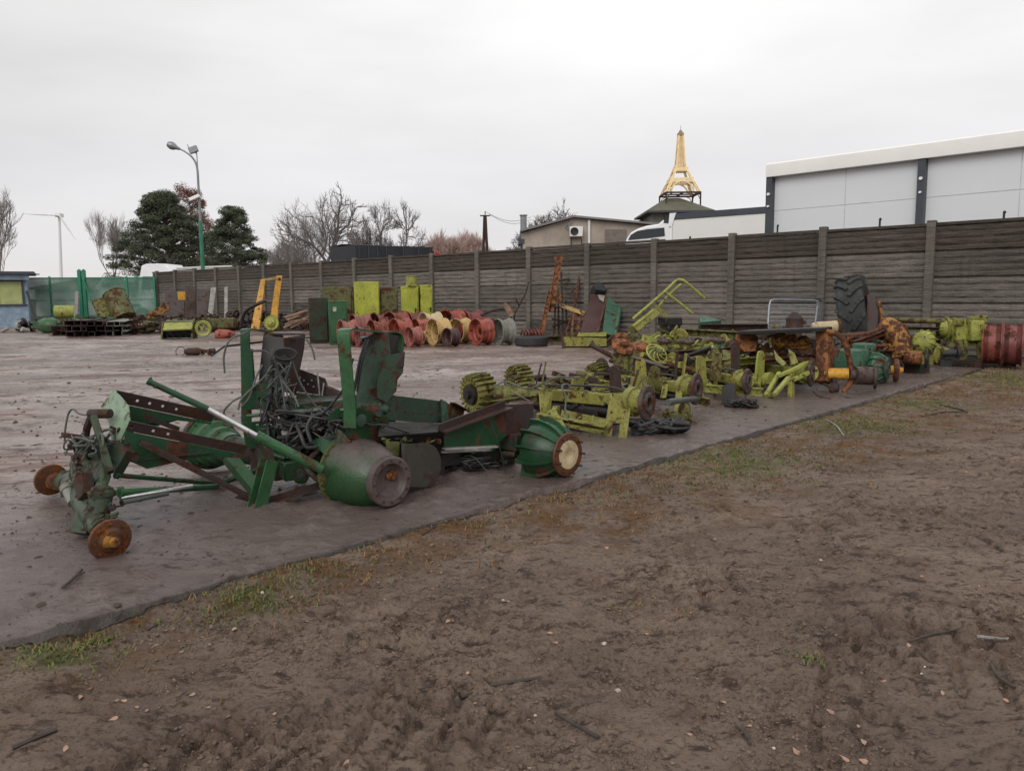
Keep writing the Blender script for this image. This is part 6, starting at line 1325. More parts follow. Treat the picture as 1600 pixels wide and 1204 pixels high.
# dark sheet tower with coiled hose
mb = MB(); quad(mb, [(412, 523, 5.3), (443, 528, 5.3), (446, 560, 5.25), (440, 612, 5.2), (404, 618, 5.2), (406, 580, 5.25)], .012); part('side_sheet', mb, M['steel_dark'], s2)
mb = MB(); quad(mb, [(443, 528, 5.3), (476, 523, 5.5), (474, 545, 5.5), (467, 580, 5.5), (462, 614, 5.45), (440, 612, 5.2), (446, 560, 5.25)], .012); quad(mb, [(412, 522, 5.3), (476, 522, 5.5), (470, 518, 5.7), (420, 519, 5.6)], .01); part('side_sheet', mb, M['brown'], s2)
mb = MB(); mb.lathe(T((441, 572, 5.2)), V((.2, -1, .1)), [(.02, 0), (.055, .0), (.07, .02), (.07, .03), (.02, .03)], 24, loop=True); part('filter_housing', mb, M['steel_dark'], s2)
mb = MB()
for i in range(4):
    c = T((446, 553 + i*1.5, 5.16)); rx_ = .062 - i*.010; mb.tube([c + V((rx_*1.2*math.cos(a), .0 + .01*i, rx_*.62*math.sin(a))) for a in [k*2*math.pi/24 for k in range(25)]], .008, 7)
part('hose_coil', mb, M['hose'], s2)
pa, pb = T((466, 604, 5.5)), T((540, 622, 5.35))
mb = MB(); quad(mb, [(467, 576, 5.52), (508, 591, 5.45), (512, 602, 5.44), (538, 613, 5.38), (540, 622, 5.36), (464, 612, 5.5)], .01); part('perforated_plate', mb, M['brown'], s2)
mb = MB()
for q in ((461, 597, 5.47), (469, 590, 5.46), (475, 594, 5.45), (481, 600, 5.44), (487, 594, 5.44), (475, 606, 5.45), (490, 604, 5.44)): mb.lathe(T(q), V((.2, -1, 0)), [(0, .004), (.006, .004), (.007, 0)], 8)
part('pale_hole_disc', mb, M['tin'], s2)  # pale discs stand in for holes with bright ground behind them
mb = MB(); mb.chan(T((464, 622, 5.48)), T((600, 640, 5.2)), .08, .085, .008); part('side_rail', mb, M['green_lite'], s2)
mb = MB(); mb.tube([T((496, 582, 5.4)), T((500, 625, 5.38))], .006, 6); mb.tube([T((506, 598, 5.4)), T((502, 626, 5.38))], .006, 6); part('thin_rod', mb, M['tin'], s2)
# battered green tower plate on the near side
mb = MB(); quad(mb, [(573, 528, 4.95), (585, 520, 4.98), (606, 521, 5.0), (609, 556, 5.0), (606, 590, 4.97), (604, 630, 4.9), (580, 632, 4.88), (554, 628, 4.86), (558, 612, 4.88), (566, 572, 4.92)], .014); mb.jit(.012, 7, 11); part('battered_plate', mb, M['green_faded'], s2)
mb = MB(); quad(mb, [(604, 556, 4.9), (632, 550, 4.98), (630, 582, 4.98), (620, 593, 4.96), (618, 610, 4.94), (604, 628, 4.88), (590, 622, 4.86), (592, 590, 4.86)], .016); mb.jit(.010, 8, 13); part('torn_plate', mb, M['green_faded'], s2)
mb = MB(); quad(mb, [(611, 556, 4.94), (632.5, 549, 4.97), (631, 572, 4.97), (616, 575, 4.94), (608, 566, 4.93)], .02); mb.jit(.006, 8, 13); part('rust_patch', mb, M['brown'], s2)
mb = MB(); quad(mb, [(564, 527, 4.88), (583, 524, 4.92), (581, 534, 4.92), (563, 533, 4.88)], .05); quad(mb, [(606, 522, 5.04), (622, 524, 5.1), (620, 556, 5.1), (609, 560, 5.04)], .01); part('top_bracket', mb, M['steel_dark'], s2)
mb = MB(); mb.lathe(T((582, 643, 4.82)), AX, [(0, -.05), (.05, -.05), (.058, -.02), (.058, .02), (.03, .05), (.026, .07), (0, .07)], 22); mb.tube([T((556, 636, 4.8)), T((604, 640, 4.9))], .03, 12); mb.lathe(T((556, 655, 4.75)), AX, [(0, 0), (.04, 0), (.04, .06), (0, .07)], 16); greeble(mb, T((558, 640, 4.8)), T((600, 652, 4.85)), 10, .03, 61); part('pivot_joint', mb, M['green_faded'], s2)
mb = MB(); mb.tube([T((573, 530, 4.84)), T((563, 560, 4.82)), T((557, 590, 4.8)), T((553, 612, 4.8))], .010, 8, smooth=4); mb.tube([T((576, 530, 4.82)), T((567, 560, 4.8)), T((561, 592, 4.8)), T((558, 612, 4.8))], .008, 8, smooth=4); part('hose', mb, M['hose'], s2)
mb = MB(); mb.chan(T((602, 636, 4.95)), T((694, 645, 5.45)), .09, .165, .009, side=-1); quad(mb, [(688, 624, 5.4), (698, 628, 5.42), (700, 661, 5.42), (690, 662, 5.38)], .02); part('side_rail', mb, M['green_faded'], s2)
mb = MB(); quad(mb, [(592, 660, 4.85), (690, 662, 5.3), (684, 676, 5.1), (590, 684, 4.75)], .02); bar(mb, (590, 690, 4.9), (700, 684, 5.4), .05, .03); part('floor_sheet', mb, M['steel_dark'], s2)
mb = MB(); mb.box(T((505, 655, 5.25)), (.5, .34, .30), R(35)); mb.lathe(T((480, 668, 5.1)), V((.4, -.9, 0)), [(0, -.1), (.12, -.1), (.13, .0), (.10, .05), (.05, .07), (.05, .10), (0, .10)], 24); mb.bolts(T((480, 668, 5.1)), V((.4, -.9, 0)), .115, 10, .008, .02); mb.lathe(T((535, 645, 5.05)), V((.5, -.85, 0)), [(0, -.1), (.08, -.1), (.09, .0), (.05, .04), (0, .05)], 20); part('transmission_case', mb, M['green_rust'], s2, bevel=.02)
# rounded side cover
c1_, r_ = T((664, 727, 4.98)), .148; ux = V((.80, .60, 0)); pts = []
for i in range(13): a = -math.pi/2 + math.pi*i/12; pts.append(c1_ + ux*(r_*.78*math.cos(a)) + ZU*(r_*math.sin(a)))
c0_ = T((630, 727, 4.72)); pts += [c0_ + ZU*r_*.92, c0_ - ZU*r_*.9]
mb = MB(); mb.plate(pts, .022); cvp = part('side_cover', mb, M['cover'], s2)
mb = MB(); P2 = [p.copy() for p in pts[:13]]; mb.tube([p - V((.01, .014, 0)) for p in P2], .007, 6); part('cover_rim', mb, M['rust_dark'], cvp)
mb = MB(); quad(mb, [(605, 690, 4.72), (622, 690, 4.78), (621, 716, 4.78), (606, 712, 4.72)], .03); greeble(mb, T((600, 690, 4.8)), T((690, 690, 5.2)), 16, .04, 71); part('cover_bracket', mb, M['olive'], s2)
mb = MB(); mb.box(T((645, 676, 5.45)), (.62, .3, .20), R(30)); mb.box(T((735, 712, 5.9)), (.6, .3, .26), R(35)); mb.box(T((570, 672, 5.1)), (.3, .3, .2), R(40)); mb.box(T((650, 705, 5.35)), (.55, .3, .2), R(35)); mb.box(T((640, 740, 5.3)), (.4, .3, .12), R(35)); greeble(mb, T((600, 720, 5.2)), T((700, 730, 5.5)), 20, .06, 72); part('dark_filler', mb, M['steel_dark'], s2)  # added dark boxes, filling the gap with the darkness beneath the rail
# hoses and wiring
mb = MB(); rg = random.Random(31)
hoses(mb, T((485, 655, 4.9)), (.20, .16, .07), 16, .009, 33, 6); hoses(mb, T((470, 680, 4.85)), (.14, .12, .10), 10, .012, 34, 5)
for pts in (((462, 660, 4.8), (470, 680, 4.72), (478, 698, 4.70), (494, 698, 4.72)), ((504, 646, 4.8), (488, 652, 4.76), (480, 668, 4.74), (486, 690, 4.72)), ((425, 560, 5.1), (424, 600, 5.1), (418, 640, 5.0), (420, 690, 4.9))): mb.tube([T(p) for p in pts], .013, 9, smooth=6)
part('hose', mb, M['hose'], s2)
mb = MB()
for pts in (((383, 517, 5.1), (384, 520, 5.1), (360, 530, 5.05), (350, 555, 5.05), (351, 583, 5.05)), ((426, 545, 5.2), (420, 580, 5.15), (380, 620, 5.0), (372, 640, 4.95)), ((432, 580, 5.1), (445, 600, 5.05), (460, 620, 5.0), (467, 636, 4.95)), ((410, 570, 5.15), (400, 590, 5.1), (390, 620, 5.05), (377, 636, 5.0)), ((376, 620, 4.95), (362, 628, 4.9), (350, 642, 4.9), (352, 650, 4.9)), ((479, 530, 5.3), (488, 545, 5.3), (492, 562, 5.3))): mb.tube([T(p) for p in pts], .0065, 7, smooth=6)
hoses(mb, T((440, 600, 5.1)), (.10, .05, .16), 9, .005, 39, 5)
part('cable', mb, M['hose_grey'], s2)
mb = MB(); mb.tube([T((377, 512, 5.1)), T((379, 496, 5.08)), T((386, 484, 5.05)), T((400, 476, 5.0)), T((416, 469, 5.0))], .012, 9, smooth=6); part('hose', mb, M['hose'], s2, 'black hose curving up and out at the far upright')
mb = MB(); mb.tube([T((386, 650, 5.0)), T((430, 646, 4.95)), T((470, 642, 4.9)), T((502, 640, 4.9))], .012, 9, smooth=5); part('pipe', mb, M['green_lite'], s2)
mb = MB(); mb.tube([T((327, 760, 4.95)), T((380, 742, 5.0)), T((440, 722, 5.0))], .02, 10); mb.tube([T((300, 752, 4.9)), T((345, 752, 4.9))], .015, 10); part('tie_rod', mb, M['green'], s2)

mb = MB(); greeble(mb, T((430, 640, 5.05)), T((540, 650, 4.9)), 40, .05, 501); greeble(mb, T((400, 690, 5.0)), T((520, 710, 4.9)), 34, .05, 502); mb.box(T((500, 668, 5.0)), (.22, .25, .16), R(35)); mb.box(T((425, 690, 5.1)), (.2, .2, .2), R(35)); part('oily_fittings', mb, M['steel_dark'], s2)
mb = MB(); greeble(mb, T((540, 650, 4.72)), T((600, 664, 4.85)), 24, .035, 503); greeble(mb, T((480, 660, 4.9)), T((540, 700, 4.8)), 24, .045, 504); part('green_fittings', mb, M['green_rust'], s2)
mb = MB()
for k in range(7): p = T((608 + k*13, 641 + k*1.2, 4.90 + k*.07)); mb.lathe(p, V((.5, -.85, 0)), [(0, .012), (.009, .012), (.010, 0)], 6)
part('bolt_head', mb, M['rust_dark'], s2)
mb = MB()
for pts in (((392, 548, 5.1), (420, 552, 5.0), (438, 590, 5.0), (446, 640, 4.9)), ((552, 560, 4.75), (540, 600, 4.7), (520, 630, 4.75), (500, 650, 4.8)), ((455, 560, 5.2), (470, 600, 5.1), (500, 640, 4.95), (540, 652, 4.8)), ((410, 640, 4.95), (440, 660, 4.85), (470, 664, 4.8), (512, 690, 4.75)), ((560, 645, 4.75), (575, 662, 4.75), (600, 664, 4.8), (640, 676, 4.95))): mb.tube([T(p) for p in pts], .007, 7, smooth=6)
hoses(mb, T((420, 640, 4.95)), (.08, .08, .12), 7, .006, 505); hoses(mb, T((530, 668, 4.75)), (.10, .06, .05), 7, .008, 506)
part('cable', mb, M['hose'], s2)
mb = MB(); mb.tube([T((500, 700, 4.75)), T((478, 728, 4.72)), T((500, 752, 4.68))], .018, 10, smooth=5); mb.lathe(T((470, 742, 4.8)), V((.3, -.9, 0)), [(0, 0), (.05, 0), (.05, .04), (.02, .05), (0, .05)], 16); part('pipe', mb, M['green_rust'], s2)
# ---------------------------------------------------------------- finned hub helper
def finned(c, ax, r0, r1, L_, nf, parent, mat, name='finned_housing', fh=.024, dome=.9):
    ax = V(ax).normalized(); mb = MB(); mb.lathe(c, ax, [(0, -.08), (r0*.5, -.08), (r0*.72, -.05), (r0*.92, 0), (r0*.93, L_*.3), (r0*.84, L_*.6), (r0*.70, L_*.84), (r1, L_), (0, L_)], 40)
    a = ax.cross(ZU).normalized(); b = ax.cross(a)
    for i in range(nf):
        th = 2*math.pi*(i + .5)/nf; rd = a*math.cos(th) + b*math.sin(th); tg = ax.cross(rd)
        pr = [(r0*.55, -.09), (r0*1.0 + fh*.6, -.03), (r0*.96 + fh, L_*.25), (r0*.85 + fh, L_*.62), (r0*.71 + fh*.9, L_*.85), (r1 + fh*.6, L_), (r1*.6, L_), (r1*.5, 0)]
        mb.plate([V(c) + rd*r + ax*h for r, h in pr], .010, nrm=tg)
    return part(name, mb, mat, parent)

# ---------------------------------------------------------------- 4 second green chassis with finned hub
s3 = thing('axle_chassis', 'green chassis end with a ribbed cone hub carrying a cream capped rusty flange', 'chassis', gx_(800, 5.5))
fcn = T((843, 702, 5.42)); finned(fcn, AX, .222, .125, .235, 12, s3, M['green'], 'ribbed_housing')
dc = fcn + AX*.262
mb = MB(); mb.lathe(dc, AX, [(0, -.035), (.10, -.035), (.148, -.012), (.152, 0), (.148, .010), (.105, .012), (.10, .002), (0, .002)], 44, wob=.01); fl_ = part('hub_flange', mb, M['rust_disc'], s3)
mb = MB(); mb.bolts(dc + AX*.006, AX, .130, 9, .0075, .045, ph=.3); part('wheel_stud', mb, M['rust_dark'], fl_)
mb = MB(); mb.lathe(dc, AX, [(.103, .004), (.100, .016), (.07, .020), (.045, .018), (.030, .010), (.02, .004), (0, .004)], 36); part('hub_cap', mb, M['cream_pale'], fl_)
mb = MB(); mb.tube([fcn - AX*.05, fcn - AX*.45], [.075, .06], 16); mb.tube([T((786, 709, 5.5)), T((806, 710, 5.45))], .022, 12); part('axle_tube', mb, M['green_rust'], s3)
mb = MB(); quad(mb, [(693, 676, 5.2), (750, 654, 5.35), (788, 638, 5.45), (790, 680, 5.45), (774, 695, 5.42), (693, 701, 5.2)], .012); part('side_plate', mb, M['green'], s3)
pa, pb = T((686, 674, 5.18)), T((789, 636, 5.45)); mb = MB(); mb.strip(pa, pb, V((.0, -.25, 1)), .055, [.32, .62], .012, .01); mb.plate([pa, pb, pb + V((.06, -.05, .0)), pa + V((.05, -.04, 0))], .01); part('top_flange', mb, M['brown'], s3)
mb = MB(); bar(mb, (693, 701, 5.18), (776, 697, 5.40), .05, .012); bar(mb, (690, 706, 5.22), (765, 703, 5.42), .03, .01); part('lower_flange', mb, M['tin'], s3)
mb = MB(); quad(mb, [(788, 632, 5.45), (833, 630, 5.7), (832, 676, 5.7), (790, 680, 5.45)], .012); quad(mb, [(788, 634, 5.46), (800, 628, 5.8), (838, 627, 5.95), (833, 631, 5.7)], .01); part('end_plate', mb, M['brown'], s3)
mb = MB(); mb.box(T((802, 686, 5.6)), (.2, .26, .12), R(45)); mb.box(T((765, 712, 5.7)), (.3, .25, .14), R(40)); greeble(mb, T((720, 720, 5.6)), T((800, 716, 5.6)), 18, .05, 81); part('lower_box', mb, M['green_rust'], s3, bevel=.006)
mb = MB(); mb.tube([T((768, 660, 5.36)), T((778, 690, 5.36)), T((786, 720, 5.36)), T((790, 742, 5.36))], .004, 6, smooth=4); mb.tube([T((700, 725, 5.4)), T((735, 712, 5.35)), T((760, 735, 5.3))], .004, 6, smooth=4); hoses(mb, T((740, 725, 5.5)), (.2, .1, .05), 8, .008, 83, 5, 0.0); part('cable', mb, M['hose'], s3)
mb = MB(); mb.chan(T((700, 640, 5.55)), T((722, 652, 5.7)), .05, .12, .008); mb.plate([T((696, 628, 5.6)), T((722, 645, 5.7)), T((722, 655, 5.7)), T((700, 662, 5.6))], .02); part('front_bracket', mb, M['olive'], s3)

# ---------------------------------------------------------------- lime axles: beam across with a hub disc at the near end
def disc(c, ax, r, parent, mat, hole=.28, name='hub_disc', th=.03):
    mb = MB(); mb.lathe(c, ax, [(r*hole, -th), (r*.9, -th), (r, -th*.6), (r, 0), (r*.93, th*.35), (r*.6, th*.2), (r*.52, th*.7), (r*.34, th*.7), (r*hole, th*.3)], 40, loop=True); mb.bolts(V(c) + V(ax).normalized()*th*.25, ax, r*.76, 10, .008, .012); o = part(name, mb, mat, parent); m2 = MB(); m2.lathe(c, ax, [(0, -th*.8), (r*hole*1.05, -th*.8), (r*hole*1.05, -th*.4), (0, -th*.4)], 20); part('dark_bore_plug', m2, M['steel_dark'], parent); return o  # the dark plug paints in the shade inside the centre hole
def drum(c, r, parent, mat, ax=V((.80, .58, .05))):
    ax = V(ax).normalized(); c = V(c); L_ = r * 1.15; mb = MB(); mb.lathe(c - ax * L_ / 2, ax, [(r*.55, .02), (r*.86, 0), (r*.86, L_), (r*.5, L_ + .02), (0, L_ + .03), (0, L_*.5), (r*.5, L_*.4)], 36); part('drum_shell', mb, mat, parent)
    a = ax.cross(ZU).normalized(); b = ax.cross(a); mb = MB()
    for i in range(20):
        th = 2*math.pi*i/20; rd = a*math.cos(th) + b*math.sin(th); tg = ax.cross(rd)
        mb.plate([c - ax*L_*.5 + rd*r*.7, c - ax*L_*.55 + rd*r*.98, c - ax*L_*.2 + rd*r*1.08, c + ax*L_*.45 + rd*r*1.04, c + ax*L_*.5 + rd*r*.7], .012, nrm=tg)
    part('fin_ring', mb, M['lime_rust'] if mat is M['lime'] else mat, parent)
    mb = MB(); mb.lathe(c - ax * L_ * .5, ax, [(r*.2, -.02), (r*.5, -.02), (r*.55, .03), (r*.2, .04)], 24, loop=True); mb.tube([c - ax*L_*.5 - ax*.05, c + ax*L_*.5 + ax*.25], r*.22, 12); part('drum_axle', mb, M['steel_dark'], parent)
def axle(lab, dpos, rd, far, bw, bh, mbeam, mdisc, fin=True, legs=(), seed=1, sleeve=None, name='drive_axle', finr=.2):
    c = T(dpos); f = T(far); t = thing(name, lab, 'axle', V((c.x, c.y, 0))); d = (f - c).normalized()
    disc(c, V((.82, -.57, 0)), rd, t, mdisc)
    mb = MB(); mb.bar(c + d*.10, f, bw, bh, taper=1.0); part('axle_beam', mb, mbeam, t, bevel=.008)
    mb = MB(); mb.tube([c + d*.035, c + d*.14], [rd*.6, rd*.75], 18); mb.tube([c + d*.13, c + d*.2], rd*.85, 18); part('hub_sleeve', mb, sleeve or mbeam, t)
    mb = MB(); greeble(mb, c + d*.3 - ZU*bh*.9, f - ZU*bh*.9, 22, .075, seed + 50); mb.tube([c + d*.3 - ZU*bh*1.0, f - d*.2 - ZU*bh*1.0], .05, 12); part('drive_casting', mb, M['steel_dark'], t)
    mb = MB(); greeble(mb, c + d*.25 + ZU*bh*.5, f + ZU*bh*.5, 26, .045, seed); part('fittings', mb, M['lime_rust'] if mbeam in (M['lime'], M['lime_b']) else M['rust'], t)
    mb = MB(); mb.tube([c + d*.2 + ZU*bh*.6, c + d*.5 + ZU*(bh*.5+.06), f - d*.3 + ZU*(bh*.5+.03), f + ZU*bh*.55], .010, 8, smooth=6); part('brake_hose', mb, M['hose'], t)
    if fin: drum(f, finr * .85, t, mbeam)
    for k, (a, b_, w_, h_, mt) in enumerate(legs):
        mb = MB(); mb.bar(T(a), T(b_), w_, h_, up=AX); part('leg', mb, M[mt], t, bevel=.004)
    return t
x1 = axle('mossy lime axle just behind the green ribbed hub, rusty disc at its near end', (1012, 629, 6.75), .158, (812, 612, 8.1), .10, .115, M['lime'], M['greybrown'], True,
     [((960, 616, 6.98), (948, 686, 6.8), .012, .09, 'lime'), ((982, 616, 6.85), (972, 688, 6.7), .012, .09, 'lime'), ((868, 634, 7.3), (869, 660, 7.3), .06, .07, 'lime')], 3)
mb = MB(); quad(mb, [(957, 614, 6.93), (984, 614, 6.80), (979, 662, 6.76), (953, 660, 6.88)], .012); part('leg_plate', mb, M['lime'], x1)
mb = MB(); mb.plate([T((880, 640, 7.2)), T((950, 655, 6.95)), T((940, 680, 6.9)), T((875, 664, 7.2))], .05); quad(mb, [(858, 640, 7.0), (866, 636, 7.0), (888, 672, 6.7), (874, 678, 6.7)], .02); quad(mb, [(843, 614, 7.2), (862, 612, 7.3), (858, 655, 7.2), (846, 655, 7.1)], .02); part('lower_arm', mb, M['lime'], x1)
mb = MB(); mb.box(T((905, 650, 7.5)), (.7, .4, .2), R(-40)); greeble(mb, T((870, 655, 7.3)), T((970, 655, 7.2)), 18, .06, 92); part('differential', mb, M['steel_dark'], x1)
for i, (a, b_, m_) in enumerate((((838, 600, 7.6), (846, 567, 7.6), 'rust_dark'), ((846, 603, 7.55), (853, 565, 7.55), 'lime_rust'), ((988, 610, 7.0), (997, 578, 7.05), 'rust_dark'), ((997, 607, 7.0), (1006, 590, 7.1), 'lime_rust'))):
    mb = MB(); bar(mb, a, b_, .014, .055, up=V((0, 1, 0))); part('lug_plate', mb, M[m_], x1)
mb = MB(); c = T((749, 614, 7.6)); drum(c, .195, x1, M['lime'])
drum(T((812, 594, 8.3)), .165, x1, M['lime'])
mb = MB(); mb.tube([c, c - SN*.25 + V((.3, 0, 0)), T((845, 622, 7.3))], [.09, .08, .06], 14); greeble(mb, T((765, 618, 7.6)), T((840, 612, 7.5)), 30, .07, 94); mb.chan(T((772, 632, 7.4)), T((846, 622, 7.3)), .06, .09); part('link_housing', mb, M['lime_rust'], x1)
mb = MB(); mb.tube([T((768, 606, 7.4)), T((790, 596, 7.5)), T((818, 606, 7.4)), T((836, 604, 7.3)), T((870, 590, 7.2)), T((905, 590, 7.2))], .008, 7, smooth=5); mb.tube([T((883, 640, 6.9)), T((884, 620, 6.95)), T((878, 604, 7.0)), T((886, 600, 7.1)), T((892, 606, 7.1))], .008, 7, smooth=5); mb.tube([T((884, 640, 6.9)), T((889, 665, 6.8)), T((884, 672, 6.75))], .008, 7, smooth=5); mb.tube([T((800, 612, 7.3)), T((830, 628, 7.1))], .006, 6); part('hose', mb, M['hose_grey'], x1)
x2 = axle('lime axle with a dark grey disc, second of the lime axles from the left', (1089, 608, 7.85), .165, (935, 588, 9.6), .10, .115, M['lime'], M['greybrown'], True,
     [((1062, 600, 7.95), (1058, 656, 7.8), .012, .08, 'lime'), ((1040, 600, 8.1), (1036, 622, 8.0), .012, .07, 'lime')], 5)
for i, (a, b_, m_) in enumerate((((1055, 594, 8.1), (1058, 550, 8.1), 'rust_dark'), ((1066, 594, 8.0), (1072, 552, 8.0), 'lime'))):
    mb = MB(); bar(mb, a, b_, .016, .07, up=V((0, 1, 0))); part('lug_plate', mb, M[m_], x2)
mb = MB(); hoses(mb, T((1028, 666, 6.95)), (.26, .2, .05), 22, .016, 55, 6, 0.0); single('hose_heap', mb, M['hose'], 'heap of thick dark hoses lying on the concrete under the first lime disc', 'hoses')
mb = MB(); mb.box(T((1058, 655, 7.5)), (.22, .2, .14), R(20)); greeble(mb, T((1040, 648, 7.5)), T((1075, 655, 7.4)), 16, .05, 56); mb.lathe(T((1066, 640, 7.5)), AX, [(0, 0), (.08, 0), (.08, .05), (.04, .07), (0, .07)], 16); single('gear_casting', mb, M['lime_rust'], 'oily lime casting lying right of the hose heap', 'casting')
mb = MB(); mb.tube([T((1044, 628, 7.0)), T((1090, 622, 7.9))], .03, 12); single('drive_shaft', mb, M['hose_grey'], 'grey shaft between the first and second lime discs', 'shaft')
x3 = axle('lime axle with a dark disc and black leg plate, third from the left', (1169, 596, 8.75), .15, (1050, 577, 11.2), .10, .11, M['lime'], M['greybrown'], True,
     [((1140, 600, 8.8), (1137, 648, 8.5), .014, .16, 'steel_dark'), ((1102, 592, 9.0), (1100, 612, 9.0), .012, .08, 'lime')], 7)
mb = MB(); hoses(mb, T((1160, 632, 8.5)), (.18, .15, .06), 12, .014, 57, 5, 0.0); greeble(mb, T((1150, 632, 8.5)), T((1172, 632, 8.4)), 12, .06, 58); single('scrap_tangle', mb, M['steel_dark'], 'small black tangle of scrap on the concrete below the third disc', 'scrap')
x4 = axle('bright lime axle with forked arm braces and a dark disc, fourth from the left', (1269, 583, 9.6), .17, (1165, 572, 11.8), .12, .12, M['lime_b'], M['greybrown'], False,
     [((1236, 586, 9.4), (1236, 630, 9.2), .10, .05, 'lime')], 9)
for a, b_ in (((1196, 619, 9.3), (1218, 582, 9.6)), ((1210, 616, 9.1), (1232, 590, 9.3)), ((1215, 588, 9.5), (1264, 566, 9.6)), ((1224, 600, 9.3), (1264, 582, 9.4)), ((1196, 619, 9.3), (1212, 616, 9.1))):
    mb = MB(); bar(mb, a, b_, .05, .045); part('brace', mb, M['lime_b'], x4, bevel=.006)
for pts in (((1209, 546, 9.8), (1216, 556, 9.8), (1230, 568, 9.7), (1222, 572, 9.7), (1212, 562, 9.8)), ((1232, 546, 9.8), (1241, 552, 9.8), (1247, 568, 9.7), (1236, 570, 9.7))):
    mb = MB(); quad(mb, pts, .02); part('wing_plate', mb, M['lime'], x4)
mb = MB(); mb.tube([T((1178, 594, 10.0)), T((1206, 592, 9.8))], .09, 18); greeble(mb, T((1170, 600, 9.8)), T((1200, 600, 9.7)), 6, .05, 96); part('axle_tube', mb, M['lime_b'], x4)

# things standing between the lime axles
mb = MB(); mb.bar(T((976, 590, 9.3)), T((976, 545, 9.3)), .20, .22, up=AX); mb.bar(T((984, 592, 9.2)), T((985, 548, 9.2)), .03, .25, up=AX); t = thing('axle_stand', 'upright olive axle housing topped by a rusty flange behind the first disc', 'axle housing', gx_(976, 9.3)); part('housing', mb, M['lime_rust'], t, bevel=.01)
mb = MB(); mb.lathe(T((974, 541, 9.2)), V((.2, -.6, .75)), [(0, -.03), (.13, -.03), (.14, 0), (.12, .02), (.06, .025), (.05, .07), (0, .07)], 24); part('flange', mb, M['rust_or'], t)
mb = MB(); mb.chan(T((990, 562, 9.0)), T((1045, 580, 8.7)), .10, .10, .01); single('steel_channel', mb, M['brown'], 'brown steel channel slanting down right of the rusty flange', 'channel')
c = T((1026, 552, 10.2)); t = thing('ribbed_wheel', 'small bright lime wheel with curved ribs lying among the axles', 'wheel', V((c.x, c.y, 0)))
mb = MB(); ax_ = V((.35, -.7, .62)).normalized(); a = ax_.cross(ZU).normalized(); b_ = ax_.cross(a)
for i in range(9):
    th = 2*math.pi*i/9; mb.tube([c + (a*math.cos(th + f*.9) + b_*math.sin(th + f*.9))*(.045 + .10*f) + ax_*(.05*(1 - f*f)) for f in (0, .25, .5, .75, 1)], .009, 6)
mb.tube([c + (a*math.cos(x) + b_*math.sin(x))*.148 for x in [k*2*math.pi/28 for k in range(29)]], .011, 7); part('rib', mb, M['lime_b'], t)
mb = MB(); mb.lathe(c, ax_, [(0, -.03), (.14, -.02), (.14, 0), (.05, .04), (.035, .07), (0, .07)], 24); part('hub', mb, M['olive'], t)
mb = MB(); mb.bar(V((c.x, c.y + .05, 0)), V((c.x, c.y + .05, c.z - .05)), .12, .12, up=V((0, 1, 0))); part('support', mb, M['olive'], t)
for i, (px, py, Y, l_) in enumerate(((1038, 532, 12.4, 'leftmost'), (1074, 533, 12.0, 'middle one'), (1121, 531, 11.8, 'rightmost'))):
    t = thing('brake_disc', 'brown flat disc lying on a lime stub, %s of three behind the lime axles' % l_, 'disc', gx_(px, Y), 'flat discs on lime stubs'); c = T((px, py, Y))
    mb = MB(); mb.lathe(c, V((.1, -.12, 1)), [(.03, -.03), (.11, -.03), (.12, 0), (.11, .025), (.03, .03)], 26, loop=True); mb.bolts(c + ZU*.02, V((.1, -.12, 1)), .08, 8, .01, .02); part('disc', mb, M['greybrown'], t)
    mb = MB(); mb.lathe(V((c.x, c.y, 0)), ZU, [(.12, 0), (.12, .05), (.06, .12), (.06, c.z - .05), (.09, c.z - .03), (0, c.z - .03)], 18); greeble(mb, V((c.x - .2, c.y, c.z*.5)), V((c.x + .2, c.y, c.z*.6)), 8, .07, 100 + i); part('stub', mb, M['lime'], t)
oc = thing('orange_coil', 'rusty orange ring shaped casting lying left behind the lime axles', 'casting', gx_(970, 12.3)); c = T((970, 534, 12.6))
mb = MB(); mb.lathe(c, V((-.55, -.75, .35)), [(.06, -.04), (.15, -.05), (.165, 0), (.15, .05), (.08, .06), (.06, .04)], 28, loop=True); mb.lathe(c + V((.02, -.08, 0)), V((-.55, -.75, .35)), [(0, 0), (.05, 0), (.05, .05), (0, .06)], 14); part('ring', mb, M['rust_or'], oc)
c = T((1000, 540, 12.2)); mb = MB(); mb.lathe(c, V((-.1, -.35, .95)), [(0, -.05), (.13, -.05), (.15, 0), (.12, .03), (.05, .04), (0, .04)], 26); mb.tube([c - ZU*.02, c - ZU*(c.z - .02)], .10, 14); part('flange', mb, M['rust_or'], oc)
heap('scrap_heap', 'long low heap of lime green machine parts behind the lime axles', 'scrap heap', 985, 1165, 524, 12.6, 1.6, ('lime', 'lime_rust', 'lime_b', 'olive'), 120, 201, .13)
heap('scrap_heap', 'mixed lime and rusty parts heaped between the third and fourth lime axles', 'scrap heap', 1120, 1235, 534, 11.6, 1.2, ('lime', 'rust', 'lime_rust', 'rust_dark'), 70, 202, .13)
heap('scrap_heap', 'dark and green scrap heap at the foot of the wall below the grey gate', 'scrap heap', 1150, 1300, 518, 13.8, 1.0, ('rust_dark', 'lime_rust', 'brown', 'green_teal'), 70, 203, .13)
mb = MB(); mb.chan(T((1028, 572, 9.6)), T((1180, 562, 10.6)), .10, .09, .01); greeble(mb, T((1030, 568, 9.6)), T((1180, 558, 10.6)), 14, .06, 97); single('lime_channel', mb, M['lime'], 'long lime channel lying level behind the second and third discs', 'channel')
